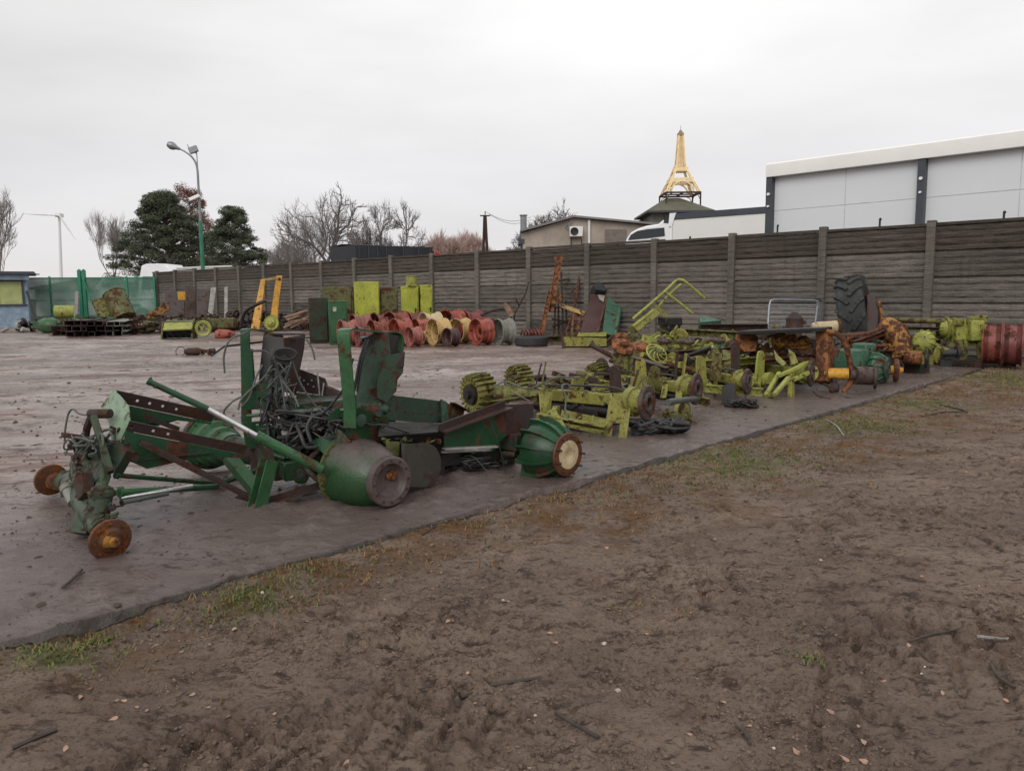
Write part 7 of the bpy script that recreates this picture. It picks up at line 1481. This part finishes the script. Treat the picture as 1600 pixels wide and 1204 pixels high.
posts = [(1002, 560, 604, 8.0, 'lime', 'before the second lime axle'), (1020, 572, 606, 8.2, 'lime_rust', 'between the first and second discs'), (1096, 556, 598, 8.8, 'lime', 'right of the second disc'), (1118, 552, 592, 9.2, 'lime_rust', 'left of the third disc'), (1150, 540, 590, 9.4, 'rust_dark', 'rising behind the third disc'), (1186, 548, 590, 9.8, 'lime_b', 'right of the third disc'), (962, 572, 612, 7.6, 'rust_dark', 'rising behind the first lime beam'), (900, 588, 618, 7.6, 'lime', 'on the middle of the first lime beam')]
for i, (px, a, b_, Y, m_, w_) in enumerate(posts):
    mb = MB(); p, q = T((px + (3 if i % 2 else -2), a, Y)), T((px, b_, Y)); sx_v = V((.07, .05, 0)) if i % 3 else V((.05, -.05, 0)); tp = p - (p - q) * .15
    mb.plate([q - sx_v, q + sx_v, tp + sx_v * .9, p + sx_v * .3, p - sx_v * .5, tp - sx_v * .8], .022); g0 = V((q.x, q.y, .02)); mb.bar(q, g0, .04, .04, up=V((0, 1, 0)))
    single('upright_lug', mb, M[m_], ('dark rusty' if m_ == 'rust_dark' else 'lime green') + ' upright plate ' + w_, 'upright plate', group='upright lug plates in the row of axles')
for i, (px, a, b_) in enumerate(((1116, 545, 578), (1134, 548, 580))):
    mb = MB(); bar(mb, (px, a, 10.3), (px + 2, b_, 10.1), .10, .05, up=V((0, 1, 0))); single('lime_lug', mb, M['lime_rust'], ['left one', 'right one'][i] + ' of two short olive posts behind the third disc', 'post')

for i, (x0, x1_, yt, Y, dep, mats, n, l_) in enumerate((
    (838, 990, 588, 7.9, .9, ('lime', 'lime_rust', 'rust_dark', 'steel_dark'), 70, 'oily lime parts heaped behind the first lime axle'),
    (930, 1040, 566, 9.2, .9, ('lime_rust', 'rust_dark', 'lime', 'brown'), 80, 'brown and lime parts heaped around the upright olive housing'),
    (1020, 1120, 558, 9.6, 1.0, ('lime', 'rust', 'lime_rust', 'steel_dark'), 80, 'lime parts heaped behind the second disc'),
    (1100, 1200, 546, 10.6, 1.0, ('lime_b', 'lime_rust', 'rust_dark', 'green_teal'), 80, 'lime and green parts heaped behind the third disc'),
    (1180, 1290, 552, 10.7, .8, ('rust', 'orange', 'lime_rust', 'rust_dark'), 80, 'rusty orange parts heaped under the dark top plate'),
    (1300, 1400, 530, 12.0, .8, ('rust_dark', 'green_faded', 'orange', 'rust'), 70, 'rusty and green parts heaped under the tractor tyre'),
    (1400, 1480, 540, 12.9, .7, ('lime', 'rust_dark', 'lime_rust'), 50, 'lime scraps heaped around the ribbed lime hub'))):
    heap('scrap_heap', l_, 'scrap heap', x0, x1_, yt, Y, dep, mats, n, 300 + i, .085 if Y < 10 else .10)
for i, (a, b_, w_, h_, m_, l_) in enumerate((((842, 648, 7.0), (948, 668, 6.75), .09, .05, 'lime', 'lower lime beam lying under the first lime axle'), ((1000, 600, 8.6), (1110, 628, 7.9), .05, .08, 'lime_rust', 'olive cross beam between the first and second discs'), ((1100, 606, 8.9), (1190, 612, 8.9), .05, .09, 'lime_b', 'bright lime beam lying low between the third and fourth discs'), ((1010, 556, 10.5), (1160, 545, 11.8), .06, .09, 'rust_dark', 'rusty beam crossing behind the ribbed lime wheel'), ((1180, 566, 10.2), (1262, 556, 10.4), .08, .06, 'rust', 'rusty beam above the pale lime tube'))):
    mb = MB(); mb.chan(T(a), T(b_), w_, h_, .01); greeble(mb, T(a), T(b_), 14, .05, 400 + i); single('scrap_beam', mb, M[m_], l_, 'beam')

# ---------------------------------------------------------------- orange rusty chassis
s5 = thing('orange_chassis', 'rusty orange chassis with a dark flat top plate and a curved side tube', 'chassis', gx_(1260, 10.1))
mb = MB(); mb.bar(T((1163, 519, 10.6)), T((1291, 514, 9.9)), .50, .05); part('top_plate', mb, M['steel_dark'], s5, bevel=.008)
mb = MB(); bar(mb, (1289, 518, 10.0), (1288, 598, 9.8), .20, .16, up=AX); part('mast', mb, M['orange'], s5, bevel=.01)
mb = MB(); mb.tube([T(p) for p in ((1292, 518, 9.9), (1308, 522, 9.8), (1320, 534, 9.7), (1327, 560, 9.7), (1331, 585, 9.7), (1328, 598, 9.7), (1318, 612, 9.7))], .035, 12, smooth=5); part('curved_tube', mb, M['orange'], s5)
mb = MB(); mb.tube([T((1288, 584, 9.8)), T((1326, 584, 9.7))], .075, 20); part('yellow_cylinder', mb, M['yellow'], s5)
mb = MB(); mb.tube([T((1334, 586, 9.7)), T((1362, 587, 9.75))], .115, 22); mb.tube([T((1326, 585, 9.7)), T((1334, 586, 9.7))], .07, 18); part('hub_sleeve', mb, M['greybrown'], s5)
disc(T((1369, 588, 9.75)), V((.9, -.42, 0)), .165, s5, M['greybrown'])
mb = MB(); bar(mb, (1160, 545, 11.0), (1286, 549, 10.0), .10, .07); bar(mb, (1286, 545, 10.0), (1310, 552, 9.9), .08, .10); bar(mb, (1150, 556, 11.0), (1280, 562, 10.0), .10, .05); part('cross_beam', mb, M['rust'], s5)
mb = MB()
for q, s_ in (((1222, 532, 10.4), .18), ((1240, 532, 10.3), .15), ((1258, 533, 10.2), .13)): mb.lathe(T(q), V((.2, -1, .1)), [(0, .04), (s_*.4, .05), (s_*.6, 0), (s_*.6, -.1), (0, -.1)], 18)
greeble(mb, T((1205, 536, 10.4)), T((1272, 540, 10.1)), 22, .07, 110); part('orange_castings', mb, M['yellow_rust'], s5)
mb = MB(); greeble(mb, T((1160, 540, 11)), T((1280, 556, 10)), 34, .08, 111); part('rusty_fittings', mb, M['rust_dark'], s5)
mb = MB(); quad(mb, [(1150, 522, 10.6), (1176, 518, 10.6), (1184, 530, 10.6), (1180, 548, 10.5), (1162, 552, 10.5), (1148, 540, 10.6)], .10); mb.jit(.02, 5, 8); part('orange_bracket', mb, M['orange'], s5)
mb = MB(); mb.tube([T((1282, 596, 9.8)), T((1294, 603, 9.7)), T((1302, 612, 9.6))], .02, 8); mb.lathe(T((1304, 606, 9.7)), V((.8, -.5, 0)), [(0, -.05), (.07, -.05), (.08, 0), (.05, .05), (0, .05)], 16); bar(mb, (1303, 590, 9.7), (1305, 612, 9.7), .06, .06); part('foot', mb, M['rust_dark'], s5)

# ---------------------------------------------------------------- green gearbox hub
s6 = thing('green_gearbox', 'faded green gearbox standing right of the curved orange tube', 'gearbox', gx_(1355, 10.6))
mb = MB(); mb.box(T((1330, 562, 10.7)), (.36, .3, .30), R(25)); mb.box(T((1350, 548, 10.9)), (.22, .25, .22), R(25)); part('gear_case', mb, M['green_teal'], s6, bevel=.02)
finned(T((1366, 575, 10.6)), V((.8, -.6, 0)), .21, .13, .16, 12, s6, M['green_teal'], 'ribbed_housing', .02)
disc(T((1387, 576, 10.5)), V((.8, -.6, 0)), .16, s6, M['green_faded'], .3, 'end_flange')
mb = MB(); mb.box(gx_(1365, 10.7, .06), (.3, .3, .12), R(30)); greeble(mb, T((1318, 556, 10.6)), T((1380, 552, 10.7)), 12, .06, 112); part('base', mb, M['green_rust'], s6)
c = T((1400, 578, 10.7)); t = thing('yellow_wheel_hub', 'rusty flanged wheel hub with yellow centre standing right of the green gearbox', 'wheel hub', V((c.x, c.y, 0)))
mb = MB(); mb.lathe(c, V((.93, -.36, 0)), [(.08, -.03), (.15, -.03), (.165, 0), (.15, .03), (.08, .03)], 30, loop=True); part('flange', mb, M['rust'], t)
mb = MB(); mb.lathe(c, V((.93, -.36, 0)), [(0, -.04), (.09, -.03), (.09, .03), (.04, .05), (.03, .09), (0, .09)], 20); mb.tube([c - V((.3, -.12, 0)), c], .06, 12); part('centre', mb, M['yellow'], t)

# ---------------------------------------------------------------- big tractor tyre
c = T((1340, 476, 14.0)); c.z = .76; tt_ = thing('tractor_tyre', 'big worn tractor tyre standing upright with chevron tread before the wall', 'tyre', V((c.x, c.y, 0)))
part('tyre', tyre_mesh(c, V((.84, -.5, .20)), .755, .46, 56, 16, .045), M['rubber_dusty'], tt_)
mb = MB(); mb.lathe(c, V((.84, -.5, .20)), [(.40, -.2), (.47, -.22), (.45, 0), (.47, .22), (.40, .2)], 40, loop=True); mb.lathe(c, V((.86, -.5, .1)), [(.1, .02), (.41, .08), (.41, .1), (.1, .05)], 32, loop=True); part('rim', mb, M['brown'], tt_)

# ---------------------------------------------------------------- yellow chassis right of the tyre
s7 = thing('yellow_chassis', 'rusty yellow chassis casting with a brown mast in front of the tractor tyre', 'chassis', gx_(1390, 11.6))
mb = MB(); quad(mb, [(1357, 462, 12.6), (1368, 463, 12.5), (1374, 490, 12.3), (1372, 524, 12.1), (1356, 524, 12.2)], .12); part('mast', mb, M['brown'], s7, bevel=.01)
mb = MB(); bar(mb, (1372, 472, 12.4), (1379, 506, 12.2), .05, .10, up=V((0, 1, 0))); part('mast_bar', mb, M['yellow_rust'], s7)
mb = MB(); mb.tube([T(p) for p in ((1376, 520, 12.2), (1388, 512, 12.0), (1400, 520, 11.9), (1407, 536, 11.8), (1408, 556, 11.7))], [.13, .17, .19, .16, .12], 16); mb.jit(.015, 6, 7); greeble(mb, T((1380, 540, 11.8)), T((1408, 556, 11.6)), 14, .08, 120); part('yellow_casting', mb, M['yellow_rust'], s7)
mb = MB(); mb.bar(T((1317, 524, 11.8)), T((1362, 520, 12.0)), .35, .03); mb.chan(T((1330, 536, 11.6)), T((1390, 514, 12.0)), .08, .07); mb.tube([T((1352, 523, 11.7)), T((1374, 514, 11.9)), T((1379, 500, 12))], .03, 8); greeble(mb, T((1345, 540, 11.8)), T((1400, 545, 11.8)), 22, .08, 121); part('rusty_frame', mb, M['rust'], s7)
mb = MB(); mb.tube([T((1411, 557, 11.7)), T((1440, 559, 11.6))], .105, 20); mb.tube([T((1396, 556, 11.8)), T((1411, 557, 11.7))], .06, 14); part('hub_sleeve', mb, M['orange'], s7)
disc(T((1449, 560, 11.55)), V((.85, -.53, 0)), .155, s7, M['steel_dark'])
mb = MB(); mb.box(gx_(1438, 11.9, .07), (.26, .26, .14), R(30)); bar(mb, (1390, 545, 11.9), (1394, 578, 11.8), .12, .1, up=AX); part('base', mb, M['green_rust'], s7)
c = T((1444, 534, 13.0)); t = thing('ribbed_hub', 'bright lime ribbed axle hub behind the orange hub', 'axle hub', V((c.x, c.y, 0))); finned(c, V((-.7, -.6, .3)), .2, .1, .14, 12, t, M['lime_b'], 'ribbed_housing')
mb = MB(); mb.box(V((c.x, c.y + .1, c.z*.45)), (.3, .3, c.z*.8)); mb.tube([c, T((1480, 552, 12.9))], .08, 14); mb.lathe(T((1462, 555, 12.4)), V((.7, -.7, 0)), [(0, 0), (.12, 0), (.13, .03), (.05, .05), (0, .06)], 18); greeble(mb, T((1430, 530, 13.1)), T((1466, 545, 13)), 14, .07, 130); part('axle_case', mb, M['lime'], t)

# ---------------------------------------------------------------- grey gate, cream drum, brown casting
gt = thing('cattle_gate', 'grey tubular metal gate with rounded corners leaning on the wall', 'gate', gx_(1240, 15))
yy = 15.3; mb = MB(); mb.tube([T((1199, 520, yy - .3)), T((1202, 478, yy)), T((1204, 470, yy)), T((1210, 468, yy)), T((1272, 469, yy)), T((1277, 471, yy)), T((1277, 478, yy)), T((1272, 520, yy - .3))], .022, 10); part('frame', mb, M['galv'], gt)
mb = MB(); mb.tube([T((1214, 466, yy + .1)), T((1280, 466, yy + .1)), T((1284, 472, yy + .1)), T((1280, 520, yy - .2))], .024, 10); mb.tube([T((1216, 464, yy + .08)), T((1216, 470, yy + .08))], .022, 8); mb.tube([T((1256, 464, yy + .08)), T((1256, 470, yy + .08))], .022, 8); part('second_frame', mb, M['anthracite'], gt)
for i in range(6):
    mb = MB(); y_ = 476 + i * 6.4; mb.tube([T((1202 - i*.5, y_, yy - .04*i)), T((1277 - i*.6, y_ + .6, yy - .04*i))], .013, 8); part('rail', mb, M['galv'], gt)
t = thing('cream_drum', 'cream and pink drum with a rusty flange lying on the scrap left of the tyre', 'drum', gx_(1288, 12.6)); c = T((1268, 511, 12.8))
mb = MB(); mb.lathe(c, V((1, -.1, 0)), [(0, 0), (.06, 0), (.075, .03), (.09, .1), (.10, .28), (.11, .40), (0, .40)], 24); part('shell', mb, M['cream_pale'], t)
mb = MB(); mb.lathe(c + V((.40, -.04, 0)), V((1, -.1, 0)), [(.05, 0), (.135, 0), (.135, .04), (.05, .04)], 26, loop=True); part('flange', mb, M['rust'], t)
mb = MB(); mb.box(V((c.x + .2, c.y, .25)), (.3, .25, .46)); part('support', mb, M['rust_dark'], t)
mb = MB(); mb.lathe(T((1241, 512, 13.0)), ZU, [(.15, 0), (.13, .08), (.14, .16), (.10, .2), (.05, .26), (0, .26)], 20); greeble(mb, T((1230, 505, 13)), T((1252, 502, 13)), 8, .08, 140); mb.box(V((T((1241, 512, 13)).x, 13.0, T((1241, 512, 13)).z * .5)), (.2, .2, T((1241, 512, 13)).z)); single('brown_casting', mb, M['rust_dark'], 'brown rusty casting perched on the scrap before the grey gate', 'casting')
# ---------------------------------------------------------------- right end: long pipe, lime housing, red rims
lpz = thing('long_pipe', 'long mossy pipe running level along the wall to the lime housing', 'pipe', gx_(1430, 13.6)); mb = MB(); mb.tube([T((1384, 500, 14.2)), T((1478, 502, 13.4))], .045, 14); part('pipe', mb, M['lime_rust'], lpz)
mb = MB(); mb.chan(T((1384, 512, 14.1)), T((1476, 514, 13.4)), .08, .06); mb.chan(T((1388, 526, 14.1)), T((1480, 528, 13.5)), .1, .05); part('under_rail', mb, M['olive'], lpz)
mb = MB(); bar(mb, (1392, 500, 14.3), (1392, 545, 14.3), .06, .06, up=V((0, 1, 0))); bar(mb, (1466, 502, 13.7), (1466, 552, 13.7), .06, .06, up=V((0, 1, 0))); part('prop', mb, M['rust_dark'], lpz)
s8 = thing('lime_axle_housing', 'bright lime axle housing with bolted flanges left of the red rims', 'axle housing', gx_(1505, 13.2)); c = T((1506, 520, 13.2))
mb = MB(); mb.tube([T((1474, 512, 13.5)), T((1532, 520, 13.0))], .16, 20); mb.box(c, (.34, .3, .42), R(-10)); mb.box(T((1522, 516, 13.0)), (.2, .3, .34), R(-10)); part('case', mb, M['lime_b'], s8, bevel=.015)
mb = MB()
for px in (1478, 1490, 1512, 1531): mb.lathe(T((px, 514 + (px - 1478)*.12, 13.45 - (px - 1478)*.009)), V((1, -.2, 0)), [(.1, -.02), (.22, -.02), (.22, .02), (.1, .02)], 24, loop=True)
for q in ((1497, 503, 13.1), (1520, 500, 13.0), (1533, 498, 13.0), (1533, 512, 12.9)): mb.box(T(q), (.14, .14, .12), R(20))
part('bolted_flange', mb, M['lime'], s8, bevel=.01)
mb = MB(); mb.tube([T((1498, 530, 13.1)), T((1500, 552, 13.1))], .08, 14); mb.lathe(T((1500, 552, 13.1)), V((0, -1, .2)), [(0, 0), (.1, 0), (.11, .05), (0, .07)], 18); mb.tube([T((1535, 530, 12.95)), T((1537, 560, 12.9))], .1, 14); mb.bar(T((1483, 538, 13.2)), T((1530, 540, 13.0)), .15, .07); part('lower_case', mb, M['lime_rust'], s8)
mb = MB(); mb.tube([T((1473, 552, 12.8)), T((1495, 551, 12.7))], .06, 14); mb.lathe(T((1495, 551, 12.7)), V((1, -.3, 0)), [(0, 0), (.09, 0), (.07, .05), (0, .09)], 14); mb.box(gx_(1480, 12.9, .06), (.2, .16, .12)); single('black_stub', mb, M['rubber'], 'small black shaft end on the ground under the lime housing', 'shaft')
t = thing('double_rim', 'pair of dark red wheel rims bolted together standing at the corner of the concrete', 'wheel rims', gx_(1562, 12.95)); Yr_ = 12.95; zr = .365; c = gx_(1539, Yr_, zr)
for k_ in range(2):
    mb = MB(); mb.lathe(c + V((.84, -.54, 0)) * .29*k_, V((.84, -.54, 0)), [((r if r < .40 or r > .47 else .445) * .73, h*.5) for r, h in RIMP], 48, loop=True); part('rim', mb, M['red_worn'] if k_ == 0 else M['red_dull'], t)
mb = MB(); mb.lathe(c + V((.25, -.16, 0)), V((.84, -.54, 0)), [(.08, 0), (.29, -.01), (.29, .01), (.08, .02)], 32, loop=True); part('centre_disc', mb, M['red_dull'], t)
for px in (1530, 1584): mb = MB(); mb.box(gx_(px, 12.75, .03), (.14, .12, .07), R(15)); single('wooden_chock', mb, M['rust_dark'], ('left' if px == 1530 else 'right') + ' dark chock under the pair of red rims', 'chock')
heap('scrap_heap', 'green scrap heap low along the wall left of the long mossy pipe', 'scrap heap', 1395, 1480, 532, 14.0, .7, ('lime_rust', 'rust_dark', 'green_teal'), 30, 205, .12)

# ================================================================== LITTER ON THE GROUND
def zg(x, y):
    return float(mud_h(np.array([x]), np.array([y]))[0])
def on_ground(px, py):
    p = G(px, py, -0.03); return p
rg = random.Random(77)
LEAF = plain('pale_dead_leaf', (0.36, 0.22, 0.15), 0.7, 0, 0.3, 30); STONE = plain('pale_stone', (0.42, 0.37, 0.32), 0.8, 0, 0.3, 30)
lf = None
spots = [(300,1082),(214,1100),(792,942),(1088,1062),(1170,1132),(690,890),(478,965),(1440,1050),(1380,1058),(1342,1133),(1319,1185),(832,1200),(1244,1172),(1010,986),(944,1005),(867,1006),(858,992),(1094,1086),(1022,935),(950,950),(1080,958),(1117,842),(898,868),(948,856),(1246,846),(1440,898),(600,935),(700,970),(786,942),(1076,1150),(540,1190),(126,1086),(230,1107),(590,905),(455,935),(410,930),(1130,1098),(1420,1010),(1530,915),(1570,1090),(1296,1116),(1150,885)]
for _ in range(40): spots.append((rg.uniform(60, 1590), rg.uniform(720, 1195)))
k = 0
for px, py in spots:
    p = on_ground(px, py); u_ = (p - E0).dot(UD); v_ = (p - E0).dot(SN)
    if v_ > -.05: continue
    p.z = zg(p.x, p.y) + .006
    if lf is None:
        mb = MB(); n = 9; pts = [V((.013*math.cos(2*math.pi*i/n)*(1 + .25*math.cos(4*math.pi*i/n)), .010*math.sin(2*math.pi*i/n), .003*math.sin(4*math.pi*i/n))) for i in range(n)]
        mb.plate(pts, .0012, nrm=ZU); lf = single('fallen_leaf', mb, LEAF, 'pale fallen leaf lying on the muddy ground', 'leaf', (0, 0, 0), 'pale fallen leaves on the mud'); o = lf
        mb = MB(); mb.lathe((0, 0, 0), ZU, [(0, -.004), (.009, -.002), (.011, .003), (.006, .008), (0, .009)], 7, wob=.15); stn_ = single('pebble', mb, STONE, 'small pale pebble lying on the muddy ground', 'pebble', (0, 0, 0), 'pale pebbles on the mud'); stn_.location = G(966, 1062); stn_.location.z = zg(stn_.location.x, stn_.location.y) + .004
    else:
        o = (lf if k % 7 else stn_).copy(); COL.objects.link(o)
    k += 1; o.location = p; s_ = rg.uniform(.45, 1.05); o.scale = (s_, s_ * rg.uniform(.7, 1), s_); o.rotation_euler = (rg.uniform(-.35, .35), rg.uniform(-.35, .35), rg.uniform(0, 6.28))
# twigs
TW = plain('dark_twig', (0.05, 0.038, 0.03), 0.8, 0, 0.3, 20)
for i, (pts, where, r_) in enumerate(((((868, 1120), (895, 1140), (935, 1170)), 'right of the centre of the bottom edge', .006), (((1150, 1138), (1165, 1150), (1172, 1170)), 'low right of the middle', .005), (((720, 1085), (770, 1068), (845, 1058)), 'in the mud below the middle of the photo', .006), (((1528, 1003), (1560, 998), (1574, 1002)), 'at the right edge', .007), (((1546, 1050), (1560, 1068), (1585, 1082)), 'at the far right below the pale stick', .005), (((1270, 612), (1280, 620), (1298, 624)), 'right', .006), (((1470, 632), (1500, 640), (1512, 643)), 'in the grass at right', .008), (((1440, 650), (1475, 646), (1508, 644)), 'long, in the brown grass at right', .008), (((1290, 655), (1306, 668), (1318, 684)), 'leaning by the green grass patch', .008), (((98, 922), (118, 904), (128, 893)), 'on the wet concrete at lower left', .007), (((230, 985), (300, 930), (350, 900)), 'along the edge of the concrete at left', .004), (((660, 842), (690, 826), (705, 820)), 'by the concrete edge below the big hub', .006), (((1420, 1010), (1450, 1000), (1500, 985)), 'at right centre of the mud', .004), (((20, 1175), (60, 1160), (90, 1150)), 'in the lower left corner', .008))):
    mb = MB(); P_ = []
    for px, py in pts:
        p = G(px, py, 0); v_ = (p - E0).dot(SN)
        if v_ < 0: p = G(px, py, -.04); p.z = zg(p.x, p.y) + .008
        else: p.z = .012
        P_.append(p)
    mb.tube(P_, r_, 6, smooth=4); q = P_[1]; mb.tube([q, q + V((rg.uniform(-.05, .05), rg.uniform(-.05, .05), .01))], r_*.6, 5)
    single('fallen_twig', mb, M['wood_grey'] if i in (3, 8) else TW, ('pale' if i in (3, 8) else 'dark') + ' fallen twig ' + where, 'twig', group='twigs on the ground')
# debris on the concrete under the machines
cl_o = None
for i in range(170):
    px, py = rg.uniform(20, 1350), rg.uniform(560, 960); p = G(px, py); v_ = (p - E0).dot(SN)
    if v_ < .05 or p.y > 16: continue
    if cl_o is None:
        mb = MB(); mb.lathe((0, 0, 0), ZU, [(.018, -.004), (.02, .003), (.012, .010), (0, .013)], 8, wob=.2); mb.jit(.004, 5, 60); cl_o = single('mud_clod', mb, plain('mud_clod_earth', (0.055, 0.038, 0.03), 0.85, 0, 0.4, 30), 'small dark clod of mud on the wet concrete', 'mud clod', (0, 0, 0), 'mud clods on the concrete'); o = cl_o
    else: o = cl_o.copy(); COL.objects.link(o)
    s_ = rg.uniform(.25, .9); o.location = p; o.scale = (s_ * rg.uniform(.8, 1.8), s_, s_ * .8); o.rotation_euler = (0, 0, rg.uniform(0, 6.28))
# grass
GR = plain('short_grass', (0.100, 0.120, 0.026), 0.7, 0, 0.45, 8, 0); DRY = plain('dry_grass', (0.20, 0.11, 0.045), 0.8, 0, 0.4, 8, 0)
gmb = [MB(), MB()]
def tuft(p, n, h, spread, dry):
    for _ in range(n):
        q = p + V((rg.gauss(0, spread), rg.gauss(0, spread), 0)); v_ = (q - E0).dot(SN); u_ = (q - E0).dot(UD)
        if v_ > -.015 and u_ < UEND: continue
        mb = gmb[1 if rg.random() < dry else 0]; a = rg.uniform(0, 6.28); ln = h * rg.uniform(.4, 1.2) * (.7 if p.y > 6 else 1); z = q.z; wd = rg.uniform(.0014, .0032) * (1 + p.y * .12)
        lean = V((math.cos(a), math.sin(a), 0)) * ln * rg.uniform(.3, 1.2); sdv = V((-math.sin(a), math.cos(a), 0)) * wd; n0 = len(mb.v)
        mb.v += [q - sdv, q + sdv, q + lean*.5 + ZU*ln*.7 + sdv*.7, q + lean*.5 + ZU*ln*.7 - sdv*.7, q + lean + ZU*ln*.85]; mb.f += [(n0, n0+1, n0+2, n0+3), (n0+3, n0+2, n0+4)]; mb.m += [0, 0]
patches = [(70, 1022, .10, 26, .1), (105, 1010, .12, 40, .1), (140, 1003, .08, 18, .2), (370, 935, .14, 34, .25), (410, 928, .14, 44, .2), (450, 910, .14, 24, .4), (385, 950, .12, 20, .3), (520, 890, .12, 14, .5), (700, 840, .12, 12, .4), (620, 865, .1, 10, .6), (760, 815, .15, 16, .6),
           (1070, 740, .30, 60, .4), (1120, 725, .35, 110, .2), (1170, 708, .35, 120, .15), (1220, 700, .3, 40, .5), (1290, 668, .4, 110, .25), (1340, 658, .4, 130, .2), (1380, 650, .3, 60, .4), (1440, 622, .5, 90, .5), (1500, 605, .6, 110, .5), (1560, 592, .6, 130, .4), (1590, 580, .6, 130, .4), (1580, 620, .7, 90, .7), (1480, 640, .6, 60, .8), (930, 790, .3, 40, .9), (880, 780, .2, 24, .7), (990, 760, .25, 40, .7), (1268, 1040, .025, 9, .1), (972, 950, .03, 6, .2), (1075, 960, .02, 4, .8), (1085, 925, .02, 3, 1), (640, 880, .1, 8, .8), (300, 960, .2, 14, .7), (560, 880, .2, 16, .7)]
for px, py, sp_, n, dry in patches:
    c = G(px, py, -.03)
    for _ in range(n):
        q = c + V((rg.gauss(0, sp_), rg.gauss(0, sp_), 0)); q.z = zg(q.x, q.y)
        if (q - E0).dot(SN) > -.01 and (q - E0).dot(UD) < UEND: continue
        tuft(q, 8, .012 + .0018 * q.y, .014 + .003*q.y, dry)
for i in range(260):     # sparse dry straws over the mud near the edge
    u_ = rg.uniform(0, 13); v_ = -abs(rg.gauss(.05, .35)) - .02; q = E0 + UD * u_ + SN * v_; q.z = zg(q.x, q.y); tuft(q, 3, .03, .03, .85)
gmb[0].m = [0] * len(gmb[0].f)
n0 = len(gmb[0].v); allg = MB(); allg.v = gmb[0].v + gmb[1].v; allg.f = gmb[0].f + [tuple(i + n0 for i in f) for f in gmb[1].f]; allg.m = [0]*len(gmb[0].f) + [1]*len(gmb[1].f)
single('grass', allg, [GR, DRY], 'short green and dry grass along the edge of the concrete', 'grass', (0, 0, 0), kind='stuff', flat=True)

# crumbs of soil over the mud and on the dirty concrete
def crumbs(name, n, mat, lab, on_slab, seed, smin, smax):
    rg = np.random.RandomState(seed); N_ = n * 6
    px = rg.uniform(-30, 1630, N_); py = 560 + 640 * rg.rand(N_) ** (0.8 if not on_slab else 1.0); X, Y = [], []
    d0 = np.array(CR); rx = np.stack([(px - 800) / FPX, -(py - 602) / FPX, -np.ones(N_)], -1) @ d0.T; t_ = -EYE / rx[:, 2]; X = rx[:, 0] * t_; Y = rx[:, 1] * t_
    u, v_ = uv_of(X, Y); cl_ = fbm(X, Y, 1.6, 3, seed + 3, 0.6) * 1.5 + 0.35 + rg.uniform(-.3, .3, N_)
    ok = (cl_ > 0.35) & (Y < 15) & ((v_ > 0.02) & (u < UEND - .05) if on_slab else (v_ < -0.04)); idx = np.nonzero(ok)[0][:n]
    X, Y = X[idx], Y[idx]; Z = mud_h(X, Y) if not on_slab else np.zeros(len(X)); n = len(X)
    s_ = (smin + (smax - smin) * rg.rand(n) ** 3) * np.clip(Y / 3.2, 0.8, 3.0)
    base = np.array([(1, 0, 0), (0, 1, 0), (-1, 0, 0), (0, -1, 0), (0, 0, .75), (0, 0, -.6)], float)
    vv = base[None] * (1 + rg.uniform(-.45, .45, (n, 6, 1))) + rg.uniform(-.25, .25, (n, 6, 3)); an = rg.uniform(0, 6.28, n); st = rg.uniform(.7, 1.9, n)
    vx = vv[:, :, 0] * st[:, None]; x = vx * np.cos(an)[:, None] - vv[:, :, 1] * np.sin(an)[:, None]; y = vx * np.sin(an)[:, None] + vv[:, :, 1] * np.cos(an)[:, None]
    co = np.stack([X[:, None] + x * s_[:, None], Y[:, None] + y * s_[:, None], Z[:, None] + (vv[:, :, 2] + .15) * s_[:, None]], -1).reshape(-1, 3).astype(np.float32)
    tri = np.array([(0, 1, 4), (1, 2, 4), (2, 3, 4), (3, 0, 4), (1, 0, 5), (2, 1, 5), (3, 2, 5), (0, 3, 5)]); q = (tri[None] + (np.arange(n) * 6)[:, None, None]).reshape(-1, 3)
    me = bpy.data.meshes.new(name); me.vertices.add(len(co)); me.vertices.foreach_set('co', co.ravel()); me.loops.add(q.size); me.loops.foreach_set('vertex_index', q.ravel().astype(np.int32))
    me.polygons.add(len(q)); me.polygons.foreach_set('loop_start', np.arange(0, q.size, 3, dtype=np.int32)); me.update(calc_edges=True); me.validate(); me.materials.append(mat)
    o = bpy.data.objects.new(name, me); COL.objects.link(o); tag(o, lab, 'soil', kind='stuff')
crumbs('soil_crumbs', 10000, plain('crumbled_soil', (0.135, 0.094, 0.069), 0.9, 0, 0.6, 12, 0), 'loose crumbs of brown soil scattered over the mud', False, 5, .002, .011)
crumbs('dirt_crumbs', 1800, plain('dark_dirt', (0.085, 0.060, 0.050), 0.9, 0, 0.4, 12, 0), 'dark crumbs of dirt scattered over the wet concrete', True, 9, .002, .009)
